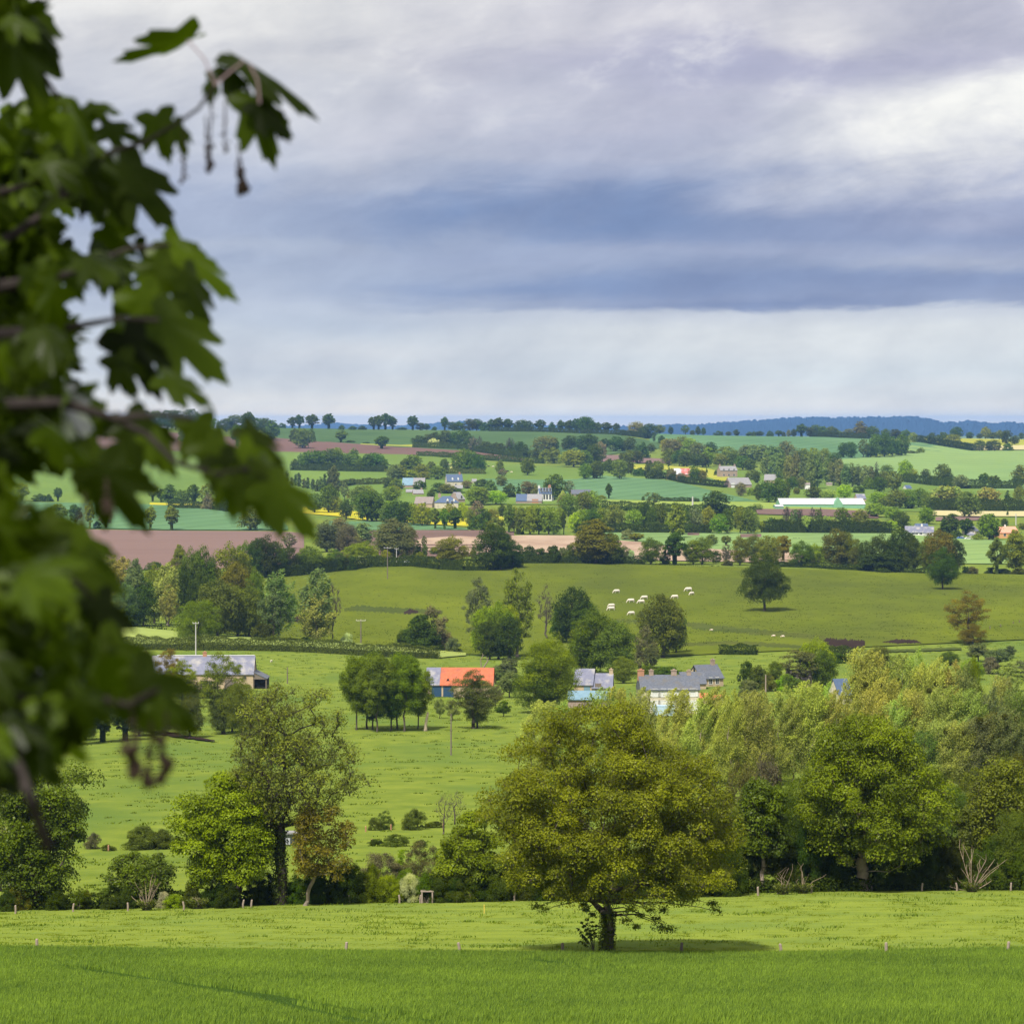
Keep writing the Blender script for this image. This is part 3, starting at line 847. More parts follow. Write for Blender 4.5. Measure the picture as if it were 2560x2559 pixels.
ORD = 'first second third fourth fifth sixth seventh eighth ninth tenth eleventh twelfth thirteenth fourteenth fifteenth sixteenth seventeenth eighteenth nineteenth twentieth twenty-first twenty-second twenty-third twenty-fourth twenty-fifth twenty-sixth twenty-seventh twenty-eighth twenty-ninth thirtieth thirty-first thirty-second thirty-third thirty-fourth thirty-fifth thirty-sixth thirty-seventh thirty-eighth thirty-ninth fortieth'.split()
trs = np.random.RandomState(77)
_cnt = [0]


def plant(u, vtop, vbase, wpx, kind, col, label, group=None, lod=None, Y=None, rz=None, dy=0.0):
    """one tree: thing > crown, trunk"""
    if Y is None:
        Y = y_at(u, vbase)
    Y += dy
    X = (u - U0) / F * Y; Z = float(ground(X, Y))
    H = (Z - (-(vtop - V0) / F * Y)) * -1.0
    fw, fh = FAT.get(kind, (1.36, 1.05))
    H = max(H * fh, .8); W = wpx / F * Y * fw
    if lod is None:
        lod = 0 if Y < 430 else (1 if Y < 1450 else 2)
    _cnt[0] += 1
    nv = 3 if lod == 0 else 4
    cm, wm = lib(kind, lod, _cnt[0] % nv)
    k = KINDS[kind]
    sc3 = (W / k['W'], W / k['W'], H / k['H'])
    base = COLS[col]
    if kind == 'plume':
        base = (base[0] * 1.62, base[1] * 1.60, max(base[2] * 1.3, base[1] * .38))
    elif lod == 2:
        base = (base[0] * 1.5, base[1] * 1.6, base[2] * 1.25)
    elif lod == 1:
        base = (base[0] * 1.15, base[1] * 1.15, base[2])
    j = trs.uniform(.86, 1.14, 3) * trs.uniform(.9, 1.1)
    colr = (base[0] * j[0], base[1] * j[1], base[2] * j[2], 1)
    rz = trs.uniform(-.6, .6) if kind == 'plume' else (trs.uniform(0, 6.28) if rz is None else rz)
    nm = NAME.get(kind, 'broadleaf_tree')
    if kind in ('bush',):
        o = link(nm, cm); o.location = (X, Y, Z - .1); o.rotation_euler = (0, 0, rz); o.scale = sc3; o.color = colr
    else:
        o = empty(nm, (X, Y, Z - .25), rz); o.scale = sc3
        if cm:
            c_ = link('crown', cm, None, o); c_.color = colr
        if wm:
            link('trunk', wm, None, o)
    tag(o, label, CAT.get(kind, 'tree'), group)
    if kind == 'plume':
        POPLARS.append((o, X, Y, Z, rz, sc3, H))
    return o


QUEUE = []
POPLARS = []


def row(crop, where, group, items, kind='oak', col='dark green', lod=None):
    """items: (x, top, base, width[, kind[, colour]]) in crop coordinates; each gets a label of its own"""
    rows = []
    for it in items:
        kd = it[4] if len(it) > 4 and it[4] else kind
        cl_ = it[5] if len(it) > 5 and it[5] else col
        u, vt = px(crop, it[0], it[1]); _, vb = px(crop, it[0], it[2])
        rows.append((u, vt, vb, it[3] * CROP[crop][2], kd, cl_))
    rows.sort(key=lambda r_: r_[0])
    by = {}
    for r_ in rows:
        by.setdefault(NOUN.get(r_[4], 'tree'), []).append(r_)
    for noun, rr in by.items():
        for i, r_ in enumerate(rr):
            look = f"{r_[5]} {SHAPE[r_[4]]} {noun}"
            lab = f"{look}, {ORD[i]} from the left {where}" if len(rr) > 1 else f"{look} {where}"
            if len(lab.split()) > 16:
                print('LONG', len(lab.split()), lab)
            QUEUE.append((r_, lab, group, lod))


def flush():
    """plant the queued trees: the largest as things of their own, the smallest oaks past 290 as one far mass"""
    oaks = sorted([q for q in QUEUE if q[0][4] == 'oak'], key=lambda q: -(q[0][2] - q[0][1]) * q[0][3])
    small = set(id(q) for q in oaks[MAX_OAK:])
    Vc, Fc, Tc, Hc, Vw, Fw = [], [], [], [], [], []
    nc = nw = 0
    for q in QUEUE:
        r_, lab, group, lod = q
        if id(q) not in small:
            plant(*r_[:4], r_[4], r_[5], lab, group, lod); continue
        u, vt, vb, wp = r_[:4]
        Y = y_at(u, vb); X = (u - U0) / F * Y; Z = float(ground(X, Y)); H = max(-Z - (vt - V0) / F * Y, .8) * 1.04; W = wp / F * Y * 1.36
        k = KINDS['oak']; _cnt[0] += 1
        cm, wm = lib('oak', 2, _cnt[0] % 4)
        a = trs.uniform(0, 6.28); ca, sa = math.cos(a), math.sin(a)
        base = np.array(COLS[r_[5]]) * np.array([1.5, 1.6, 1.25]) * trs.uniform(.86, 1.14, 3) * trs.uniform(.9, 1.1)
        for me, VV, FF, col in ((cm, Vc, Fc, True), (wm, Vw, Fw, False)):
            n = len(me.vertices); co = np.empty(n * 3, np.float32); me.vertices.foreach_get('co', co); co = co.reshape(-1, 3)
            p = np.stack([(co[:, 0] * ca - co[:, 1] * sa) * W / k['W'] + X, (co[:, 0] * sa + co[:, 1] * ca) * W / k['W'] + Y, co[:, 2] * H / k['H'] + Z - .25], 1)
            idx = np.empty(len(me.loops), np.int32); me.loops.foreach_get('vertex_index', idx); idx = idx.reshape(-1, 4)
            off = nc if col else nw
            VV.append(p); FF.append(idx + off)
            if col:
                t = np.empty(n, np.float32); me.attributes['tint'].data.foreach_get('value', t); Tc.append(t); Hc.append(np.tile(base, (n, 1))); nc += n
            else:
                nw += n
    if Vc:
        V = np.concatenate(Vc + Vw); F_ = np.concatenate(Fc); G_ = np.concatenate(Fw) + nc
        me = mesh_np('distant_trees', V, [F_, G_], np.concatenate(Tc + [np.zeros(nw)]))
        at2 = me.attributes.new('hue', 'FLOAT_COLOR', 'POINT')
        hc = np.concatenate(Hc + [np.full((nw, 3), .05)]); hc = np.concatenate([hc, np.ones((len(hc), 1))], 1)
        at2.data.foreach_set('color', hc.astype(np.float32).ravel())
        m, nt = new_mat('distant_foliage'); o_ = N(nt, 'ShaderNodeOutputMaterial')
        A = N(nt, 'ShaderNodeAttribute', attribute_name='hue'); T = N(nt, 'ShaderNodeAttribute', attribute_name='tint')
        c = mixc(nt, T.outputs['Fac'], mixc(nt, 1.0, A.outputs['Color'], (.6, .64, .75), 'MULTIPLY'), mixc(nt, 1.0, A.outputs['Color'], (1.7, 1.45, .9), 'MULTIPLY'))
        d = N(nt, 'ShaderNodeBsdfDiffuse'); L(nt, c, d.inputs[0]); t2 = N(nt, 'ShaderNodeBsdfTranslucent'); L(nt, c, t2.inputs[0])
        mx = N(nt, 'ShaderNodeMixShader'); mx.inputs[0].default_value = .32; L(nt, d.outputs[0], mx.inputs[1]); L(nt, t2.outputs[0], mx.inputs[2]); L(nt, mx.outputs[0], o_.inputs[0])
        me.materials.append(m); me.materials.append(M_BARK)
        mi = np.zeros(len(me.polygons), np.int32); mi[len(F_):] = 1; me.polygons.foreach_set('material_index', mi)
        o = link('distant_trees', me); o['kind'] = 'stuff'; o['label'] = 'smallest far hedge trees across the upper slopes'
# ------------------------------------------------------------------ the trees, row by row (measured on the photograph)
row('A', 'in the wood above the ploughed strip', 'trees of the skyline wood above the ploughed strip', [
    (110, 200, 320, 110), (180, 185, 315, 120), (250, 190, 312, 120, 'oak', 'deep green'), (330, 180, 315, 110), (385, 178, 318, 100), (490, 175, 322, 140), (545, 225, 322, 90, 'oak', 'deep green'),
    (612, 215, 325, 95, 'oak', 'mid green'), (735, 240, 330, 100), (790, 218, 330, 130), (885, 195, 335, 110, 'umb'), (935, 235, 335, 150), (1000, 238, 340, 90),
    (1048, 248, 392, 90, 'tall', 'deep green'), (810, 285, 432, 95, 'umb', 'mid green'), (440, 290, 400, 70, 'bush', 'brownish'), (680, 250, 320, 30, 'tall'), (1080, 290, 350, 40, 'bush')], 'oak', 'dark green')
row('A', 'on the bare skyline by the maple leaves', 'lone trees on the skyline', [
    (1117, 276, 306, 50, 'bush'), (1190, 225, 308, 75), (1238, 213, 307, 75), (1325, 211, 310, 95), (1441, 204, 313, 95), (1530, 290, 319, 40, 'bush'), (1608, 296, 319, 60, 'bush'), (1672, 294, 319, 50, 'bush')], 'umb', 'dark green')
row('A', 'standing on or above the ploughed strip', 'lone trees by the ploughed strip', [
    (1260, 312, 446, 125, 'oak', 'dull green'), (1200, 325, 400, 70, 'bush', 'dark green'), (1320, 330, 402, 60, 'bush', 'deep green'), (1525, 320, 406, 90, 'umb', 'dull green'), (1590, 392, 406, 60, 'bush', 'dark green'), (1805, 358, 450, 95, 'umb', 'deep green'), (1700, 402, 414, 50, 'bush', 'dark green')])
row('A', 'in the thicket below the ploughed strip', 'thicket below the ploughed strip', [
    (1210, 515, 592, 55), (1245, 478, 592, 40, 'sparse', 'grey-green'), (1285, 470, 594, 90), (1335, 455, 598, 130), (1400, 460, 598, 120), (1465, 450, 600, 120), (1540, 475, 600, 100), (1612, 452, 600, 90, 'tall', 'dull green'),
    (1665, 520, 604, 60), (1712, 482, 606, 110), (1770, 478, 606, 100), (1815, 520, 607, 60), (1500, 435, 560, 70, 'oak', 'olive')], 'oak', 'deep green')
row('A', 'in the poplar line above the village', 'Lombardy poplars above the village', [
    (1150, 590, 695, 36), (1185, 640, 705, 34), (1212, 612, 705, 30), (1235, 608, 710, 34), (1268, 645, 720, 34), (1295, 640, 725, 36), (1330, 648, 730, 34), (1362, 652, 740, 34), (1385, 630, 745, 34), (1412, 615, 745, 40), (1445, 580, 745, 50), (1472, 556, 745, 54), (1500, 580, 745, 44)], 'lomb', 'grey-green')
row('A', 'beside the rapeseed below the poplars', 'trees beside the rapeseed', [
    (1340, 750, 890, 110, None, 'dull green'), (1440, 695, 890, 130, None, 'deep green'), (1480, 770, 890, 90, 'oak', 'olive'), (1560, 795, 935, 90), (1550, 680, 800, 60, 'sparse', 'grey-green'), (1575, 725, 790, 26, 'conifer', 'bronze'), (1655, 705, 850, 140, None, 'dull green'),
    (1740, 745, 945, 170, None, 'deep green'), (1700, 700, 830, 120, None, 'olive'), (1880, 800, 945, 140, None, 'olive'), (1895, 555, 660, 90, None, 'grey-green'), (1880, 665, 720, 100, 'bush'), (1890, 700, 790, 80, None, 'olive')], 'oak', 'dark green')
row('A', 'by the hidden blue-green field', 'hedgerow trees around the blue-green field', [
    (225, 690, 815, 80, 'umb', 'olive'), (285, 720, 820, 70, 'umb'), (345, 690, 842, 100, 'tall', 'deep green'), (430, 728, 852, 110, 'umb', 'dull green'), (510, 688, 855, 90, 'umb'), (600, 690, 862, 110, 'sparse', 'olive'), (610, 780, 865, 70, 'bush', 'greyish'), (700, 778, 872, 90, 'bush'), (750, 760, 872, 80),
    (210, 845, 1005, 90, 'umb', 'olive'), (356, 845, 1008, 110, 'umb', 'dull green'), (900, 850, 1008, 150, 'oak', 'dull green'), (1060, 840, 1010, 110, 'oak', 'deep green')], 'oak', 'dark green')
row('E', 'seen through gaps in the maple', 'trees behind the maple gaps', [
    (405, 50, 200, 130, 'umb', 'olive'), (520, 60, 220, 100, 'umb'), (620, 45, 228, 80, 'umb', 'olive'), (732, 110, 224, 90, 'umb', 'greyish'), (670, 185, 226, 50, 'bush'), (160, 60, 230, 110, 'oak', 'brownish'), (60, -80, 60, 120, 'oak', 'golden green'), (150, -90, 40, 110, 'umb', 'golden green'), (270, -5, 42, 90, 'bush'), (330, 0, 42, 70, 'bush'), (100, 20, 110, 120, 'oak'), (400, -60, 40, 60, 'umb')], 'umb', 'dark green')
row('B', 'in the skyline row above the dark field', 'skyline row above the dark green field', [
    (110, 262, 372, 90), (150, 250, 372, 90), (205, 238, 371, 100), (262, 262, 371, 80), (425, 255, 373, 95), (335, 352, 371, 80, 'bush'), (490, 312, 373, 70, 'oak'), (535, 315, 373, 50, 'oak'), (600, 348, 373, 40, 'bush'), (682, 267, 375, 75), (745, 303, 375, 75, 'oak'), (800, 320, 375, 90, 'bush'),
    (885, 282, 378, 90, 'oak'), (940, 278, 378, 100, 'oak'), (1005, 322, 380, 80, 'bush'), (1065, 285, 382, 90), (1115, 270, 383, 100), (1190, 278, 384, 100), (1272, 292, 386, 60, 'tall'), (1310, 285, 386, 70, 'oak'), (1355, 295, 387, 80, 'oak'), (1450, 284, 388, 95), (1546, 305, 391, 50, 'tall'), (1615, 292, 392, 70),
    (1685, 290, 394, 90), (1745, 275, 396, 90), (1800, 264, 397, 110, 'oak'), (1850, 280, 398, 80, 'oak'), (1908, 308, 399, 70)], 'umb', 'dark green')
row('B', 'in the hedge line below the dark field', 'hedge line below the dark green field', [
    (175, 416, 522, 110, 'umb', 'deep green'), (475, 413, 512, 110), (555, 400, 512, 90), (600, 388, 512, 110), (690, 378, 516, 110), (760, 385, 518, 100), (830, 368, 522, 110), (880, 420, 530, 90), (915, 430, 545, 80, 'scrub', 'greyish'), (965, 420, 545, 50, 'bare', 'greyish'), (1010, 458, 552, 100), (1090, 470, 560, 90), (1130, 475, 568, 90),
    (1210, 435, 578, 90, 'bare', 'greyish'), (1215, 490, 578, 60, 'bush'), (1290, 460, 585, 100), (1330, 520, 592, 80, 'bush'), (1490, 418, 545, 170, 'oak', 'brownish'), (1570, 430, 545, 60, 'oak', 'deep green'), (1690, 412, 535, 120), (1790, 410, 540, 90), (1850, 404, 542, 130), (1650, 470, 535, 70, 'sparse', 'grey-green'), (590, 452, 515, 80, 'bush', 'white-blossomed')], 'oak', 'dark green')
row('B', 'in the copse beyond the village fields', 'copse beyond the village fields', [
    (1415, 522, 607, 90), (1490, 545, 620, 100, 'bush', 'olive'), (1560, 540, 640, 110, 'bush', 'dull green'), (1660, 540, 655, 110, None, 'olive'), (1720, 525, 668, 170, None, 'olive'), (1810, 535, 668, 120, None, 'dull green'), (1885, 490, 655, 130)], 'oak', 'dark green')
row('B', 'on the pasture above the village', 'trees on the pasture above the village', [
    (30, 600, 700, 120), (100, 558, 705, 130), (160, 590, 705, 110), (298, 648, 768, 130, 'oak', 'dull green'), (370, 600, 700, 100), (430, 572, 702, 130, 'oak', 'mid green'), (490, 640, 740, 110, 'oak', 'bronze'), (400, 705, 760, 160, 'bush', 'olive'), (520, 700, 770, 90, 'oak', 'olive'), (575, 622, 712, 70), (628, 660, 772, 120, 'oak', 'dull green'), (680, 598, 712, 70), (757, 640, 706, 70, 'bush', 'white-blossomed'),
    (800, 540, 716, 110), (840, 522, 718, 120, 'oak', 'mid green'), (900, 545, 720, 120), (960, 570, 722, 100), (1128, 608, 735, 60, 'tall', 'dull green'), (1150, 680, 745, 70, 'sparse', 'greyish'), (1138, 735, 825, 85, 'oak', 'dull green'), (1350, 592, 738, 105, 'oak', 'mid green'), (1820, 640, 765, 75), (1905, 618, 765, 100)], 'oak', 'deep green')
row('B', 'among the village houses', 'trees among the village houses', [
    (235, 778, 845, 70, 'bush'), (290, 780, 850, 110, 'bush', 'dull green'), (480, 790, 850, 90, 'bush'), (640, 795, 880, 110), (700, 800, 885, 120, None, 'dull green'), (860, 772, 845, 80, 'oak', 'brownish'), (930, 825, 975, 150, None, 'olive'), (990, 835, 975, 90, None, 'dull green'), (1095, 855, 970, 150, None, 'yellow-green'), (1200, 825, 915, 110, 'bush'), (1565, 728, 935, 160, 'oak', 'deep green'), (1340, 778, 890, 80, 'oak', 'brownish'), (1395, 815, 890, 90, 'bush', 'brownish'), (1278, 795, 892, 36, 'conifer'), (1685, 780, 895, 90, 'sparse', 'greyish'),
    (1680, 890, 1065, 140, None, 'dull green'), (1800, 865, 1055, 120, 'sparse', 'olive'), (1860, 860, 1050, 150, None, 'olive'), (740, 840, 880, 180, 'bush'), (570, 850, 930, 60, 'oak'), (1050, 790, 860, 90, 'bush', 'dull green'), (980, 780, 830, 110, 'bush'), (1630, 880, 960, 60, 'bush', 'pale green')], 'oak', 'dark green')
row('B', 'in the belt along the rapeseed', 'tree belt along the rapeseed', [
    (60, 870, 1105, 180, None, 'deep green'), (130, 900, 1100, 110), (20, 830, 980, 140, None, 'olive'), (250, 820, 960, 130, None, 'olive'), (210, 970, 1130, 110, None, 'dull green'), (290, 938, 1135, 150), (360, 950, 1138, 140), (430, 965, 1140, 90, None, 'olive'), (500, 955, 1145, 120, None, 'golden green'), (540, 990, 1140, 70, None, 'olive'), (605, 1000, 1168, 95, 'umb', 'dull green'), (680, 1000, 1174, 95, 'umb', 'mid green'), (765, 998, 1170, 125, 'umb', 'deep green'), (720, 960, 1120, 110, None, 'olive'), (830, 955, 1110, 80, None, 'yellow-green'),
    (890, 1010, 1150, 90, None, 'dull green'), (955, 1080, 1178, 140, 'bush', 'deep green'), (1000, 1000, 1160, 100), (1070, 1000, 1110, 90, None, 'olive'), (1145, 970, 1070, 65), (1090, 1090, 1180, 120, 'bush', 'dull green'), (1200, 960, 1200, 100, 'umb', 'dull green'), (1240, 985, 1195, 100, None, 'olive'), (1305, 990, 1210, 110, None, 'dull green'), (1290, 1110, 1210, 70, 'bush'), (1370, 985, 1212, 120, None, 'olive'), (1440, 1000, 1210, 120), (1420, 980, 1140, 140, None, 'olive'),
    (1520, 985, 1212, 140, None, 'olive'), (1560, 1060, 1212, 110, None, 'dull green'), (1610, 1000, 1150, 80, None, 'olive'), (1640, 1030, 1215, 40, 'umb'), (1740, 1030, 1190, 110, None, 'yellow-green'), (1800, 1010, 1160, 90, None, 'olive'), (1870, 1005, 1190, 130, None, 'deep green'), (1640, 890, 1050, 100, None, 'grey-green'), (940, 950, 1060, 120, 'scrub', 'greyish')], 'oak', 'dark green')
row('C', 'on the skyline before the blue hill', 'skyline trees before the blue hill', [
    (50, 262, 402, 110), (145, 308, 398, 65, 'umb'), (215, 306, 398, 95, 'umb'), (295, 316, 390, 60, 'umb'), (380, 385, 412, 120, 'bush'), (450, 303, 418, 110, 'oak', 'greyish'), (500, 340, 425, 70), (555, 322, 440, 110), (640, 325, 404, 85, 'oak', 'dull green'), (730, 340, 408, 36, 'tall'), (850, 328, 410, 60, 'sparse', 'dull green'), (905, 372, 412, 45), (950, 338, 412, 40, 'tall'), (995, 348, 412, 36, 'tall'), (1115, 384, 417, 60, 'bush'), (1195, 380, 417, 42), (1260, 364, 417, 42, 'tall'), (1370, 392, 420, 60, 'bush'), (1400, 390, 420, 40, 'bush'), (1445, 376, 420, 62), (1530, 386, 422, 52, 'bush'), (1600, 372, 421, 62, 'umb'), (1640, 392, 421, 34, 'bush'), (1680, 368, 424, 34, 'tall', 'greyish'), (1722, 362, 424, 50), (1782, 322, 426, 95, 'umb'), (1850, 345, 427, 70)], 'oak', 'dark green')
row('C', 'in the hedges falling from the skyline', 'hedge trees falling from the skyline', [
    (30, 450, 540, 90), (90, 410, 535, 120), (200, 438, 545, 70, 'umb'), (290, 420, 545, 120), (345, 450, 545, 60), (400, 428, 548, 95), (270, 490, 545, 70, 'sparse', 'white-blossomed'), (470, 495, 560, 70), (570, 478, 555, 65), (595, 410, 465, 22), (655, 412, 485, 50), (500, 500, 600, 100, 'bush'), (160, 490, 600, 90, 'bush', 'greyish')], 'oak', 'dark green')
row('C', 'in the round wood above the red barn', 'round wood above the red barn', [
    (740, 445, 580, 140, None, 'brownish'), (690, 440, 540, 90, None, 'olive'), (820, 420, 560, 120, None, 'dull green'), (890, 440, 590, 120, None, 'olive'), (950, 470, 600, 120, None, 'brownish'), (1050, 465, 590, 100), (720, 520, 660, 110, None, 'dull green'), (800, 530, 665, 110), (860, 545, 670, 120), (930, 560, 672, 120), (990, 560, 668, 90), (1035, 505, 665, 80, 'tall', 'olive'), (1180, 505, 650, 180, None, 'dull green'), (1120, 560, 660, 100, None, 'olive'), (1250, 560, 665, 100), (1310, 575, 690, 130, None, 'deep green'), (1370, 600, 700, 100, None, 'deep green')], 'oak', 'dark green')
row('C', 'in the plantation above the white hall', 'plantation above the white hall', [
    (1330, 495, 620, 110), (1400, 485, 625, 120), (1470, 488, 640, 120), (1540, 500, 650, 110), (1600, 500, 650, 90), (1660, 462, 640, 130, 'oak', 'brownish'), (1740, 515, 660, 100), (1800, 515, 660, 110, 'oak', 'olive'), (1880, 512, 660, 110, 'oak', 'olive'), (1500, 560, 760, 80), (1560, 570, 770, 80), (1620, 560, 800, 80), (1680, 570, 820, 80), (1740, 560, 830, 80), (1800, 590, 840, 80), (1860, 580, 845, 80), (1910, 570, 845, 80), (1710, 740, 850, 80, 'oak', 'deep green'), (1780, 750, 850, 70, 'oak', 'brownish'), (1870, 760, 845, 60, 'oak', 'deep green')], 'tall', 'grey-green')
row('D', 'in the pale poplar wood above the hall', 'pale poplar wood above the hall', [
    (300, 560, 800, 75), (350, 590, 815, 75), (400, 600, 820, 75), (450, 600, 825, 75), (500, 640, 830, 75), (550, 640, 830, 75), (600, 660, 830, 75), (650, 650, 835, 75), (700, 660, 835, 75), (745, 630, 840, 50, 'bare', 'greyish'), (745, 680, 845, 40, 'tall', 'dark green'), (330, 520, 640, 90, 'oak', 'olive'), (410, 550, 650, 110, 'oak', 'deep green'), (830, 648, 745, 90, 'oak', 'dull green'), (800, 700, 830, 110, 'oak', 'dull green'), (880, 705, 862, 130, 'oak', 'dull green'), (770, 750, 870, 110, 'oak', 'dark green'), (680, 770, 850, 80, 'bush', 'mid green'), (600, 830, 880, 80, 'bush', 'dark green')], 'tall', 'grey-green')
row('C', 'around the farms below the plantation', 'trees around the valley farms', [
    (45, 638, 768, 95, 'oak', 'mid green'), (132, 618, 760, 105), (110, 505, 640, 110), (20, 560, 650, 110, 'oak', 'olive'), (235, 600, 720, 80), (320, 610, 768, 120, 'oak', 'dull green'), (390, 620, 725, 80), (400, 530, 640, 90, 'oak', 'mid green'), (465, 540, 640, 90), (350, 550, 620, 70), (220, 640, 700, 100, 'bush'), (480, 690, 745, 110, 'bush'), (560, 610, 745, 70), (625, 618, 755, 100, 'oak', 'dull green'), (600, 700, 768, 120, 'bush'), (712, 655, 770, 50, 'conifer'), (735, 700, 775, 70, 'bush', 'brownish'), (812, 715, 792, 70, 'oak', 'greyish'), (920, 655, 805, 85, 'oak', 'deep green'), (985, 690, 805, 75, 'oak', 'dull green'), (1020, 665, 720, 20, 'conifer'), (1095, 700, 738, 30, 'bush'), (1390, 690, 775, 120, 'oak', 'dull green'), (1420, 700, 800, 60), (1295, 790, 905, 85, 'oak', 'greyish'), (1440, 800, 940, 70), (1515, 778, 955, 130, 'oak', 'dark green'), (1600, 762, 955, 140, 'oak', 'deep green'), (1380, 850, 900, 70, 'bush', 'olive'), (1745, 830, 890, 50, 'oak', 'dull green'),
    (232, 800, 925, 60, 'umb'), (175, 902, 930, 70, 'bush', 'olive'), (508, 910, 942, 25, 'bush'), (590, 868, 985, 120, 'sparse', 'dull green'), (390, 990, 1020, 90, 'bush'), (1090, 868, 1060, 230, 'oak', 'dark green'), (1040, 960, 1060, 100, 'oak', 'deep green'), (1150, 960, 1060, 100, 'oak', 'dark green'), (1420, 958, 1015, 100, 'oak', 'pale green')], 'oak', 'dark green')
row('C', 'in the tree belt over the mint field', 'tree belt over the mint field', [
    (40, 870, 1000, 150, 'oak', 'dull green'), (20, 1010, 1190, 120, 'oak', 'olive'), (100, 1030, 1195, 110), (280, 968, 1195, 140, 'oak', 'dull green'), (180, 1000, 1180, 110, 'oak', 'olive'), (430, 1010, 1190, 120, 'oak', 'olive'), (520, 955, 1155, 100, 'oak', 'dark green'), (640, 965, 1185, 130, 'oak', 'deep green'), (580, 1000, 1190, 90), (780, 970, 1240, 140, 'tall', 'olive'), (740, 1080, 1200, 110, 'oak', 'olive'), (830, 1010, 1215, 110), (920, 1000, 1198, 120, 'oak', 'grey-green'), (1030, 988, 1200, 110, 'oak', 'olive'), (1120, 1045, 1210, 130, 'oak', 'mid green'), (1185, 1010, 1205, 90), (1290, 985, 1205, 110, 'oak', 'olive'), (1350, 1000, 1208, 110, 'oak', 'dull green'), (1462, 1100, 1198, 65, 'umb', 'golden green'), (1400, 1030, 1200, 80, 'tall', 'grey-green'), (1550, 1100, 1196, 130, 'bush'), (1640, 1110, 1198, 120, 'bush'), (1750, 1110, 1198, 120, 'bush'), (1850, 1110, 1198, 120, 'bush'), (990, 1130, 1200, 90, 'bush'),
    (1660, 985, 1198, 70, 'bare', 'greyish'), (1720, 1000, 1198, 60, 'sparse', 'grey-green'), (1770, 990, 1198, 60, 'bare', 'greyish'), (1815, 1055, 1202, 85, 'umb', 'pale green'), (1870, 985, 1198, 60, 'bare', 'greyish'), (1920, 1000, 1198, 60, 'sparse', 'dull green')], 'oak', 'dark green')
row('D', 'on the ridge under the long blue hill', 'ridge trees under the blue hill', [
    (250, 330, 422, 90), (310, 338, 425, 95), (380, 340, 427, 100), (430, 370, 430, 80), (520, 362, 436, 90, 'oak', 'brownish'), (615, 298, 440, 90, 'tall', 'brownish'), (660, 345, 440, 100), (715, 338, 440, 95), (820, 362, 440, 80), (900, 360, 440, 85, 'oak', 'dark green'), (980, 368, 455, 80), (1040, 388, 465, 70, 'oak', 'olive'), (1100, 440, 470, 90, 'bush'), (1190, 394, 488, 72, 'oak', 'dark green'), (1280, 384, 492, 90), (1362, 402, 505, 105, 'oak', 'olive'), (1387, 344, 438, 92, 'oak', 'dark green'), (1495, 386, 442, 62), (1572, 395, 442, 42), (1622, 344, 440, 80, 'oak', 'bronze'), (1685, 385, 445, 90, 'oak', 'dull green'), (1735, 370, 445, 60, 'oak', 'dull green'), (1790, 374, 485, 85, 'oak', 'dark green'), (1860, 410, 492, 62, 'oak', 'dark green'), (1912, 390, 445, 40), (1450, 480, 520, 90, 'bush'), (1510, 495, 528, 60, 'bush', 'brownish'), (1800, 490, 537, 80, 'bush'), (1575, 450, 542, 80, 'oak', 'dark green'), (1650, 460, 540, 70, 'oak', 'deep green'), (1695, 448, 540, 90, 'oak', 'deep green')], 'oak', 'deep green')
row('D', 'in the dark clump on the pale slope', 'dark clump on the pale slope', [
    (480, 472, 595, 90), (540, 470, 598, 100), (640, 448, 595, 90, 'sparse', 'dull green'), (740, 405, 590, 110, 'oak', 'deep green'), (810, 400, 590, 120), (870, 420, 585, 110), (950, 405, 580, 110, 'oak', 'deep green'), (700, 480, 592, 110), (920, 500, 575, 90), (1010, 540, 560, 120, 'bush'), (1100, 520, 555, 60, 'bush', 'olive')], 'oak', 'dark green')
row('D', 'below the pale slope beyond the hall', 'trees below the pale slope', [
    (975, 612, 785, 110, 'oak', 'golden green'), (1030, 680, 782, 100, 'oak', 'olive'), (985, 700, 785, 130, 'oak', 'dull green'), (1140, 680, 790, 70, 'oak', 'deep green'), (1280, 645, 818, 130, 'oak', 'deep green'), (1200, 735, 815, 120), (1320, 720, 820, 110), (1425, 728, 845, 110, 'oak', 'grey-green'), (1610, 718, 835, 95, 'umb', 'deep green'), (1690, 735, 842, 110, 'umb', 'deep green'), (1900, 650, 835, 110, 'tall', 'dull green'), (1880, 740, 840, 80), (1800, 855, 965, 75, 'conifer')], 'oak', 'dark green')
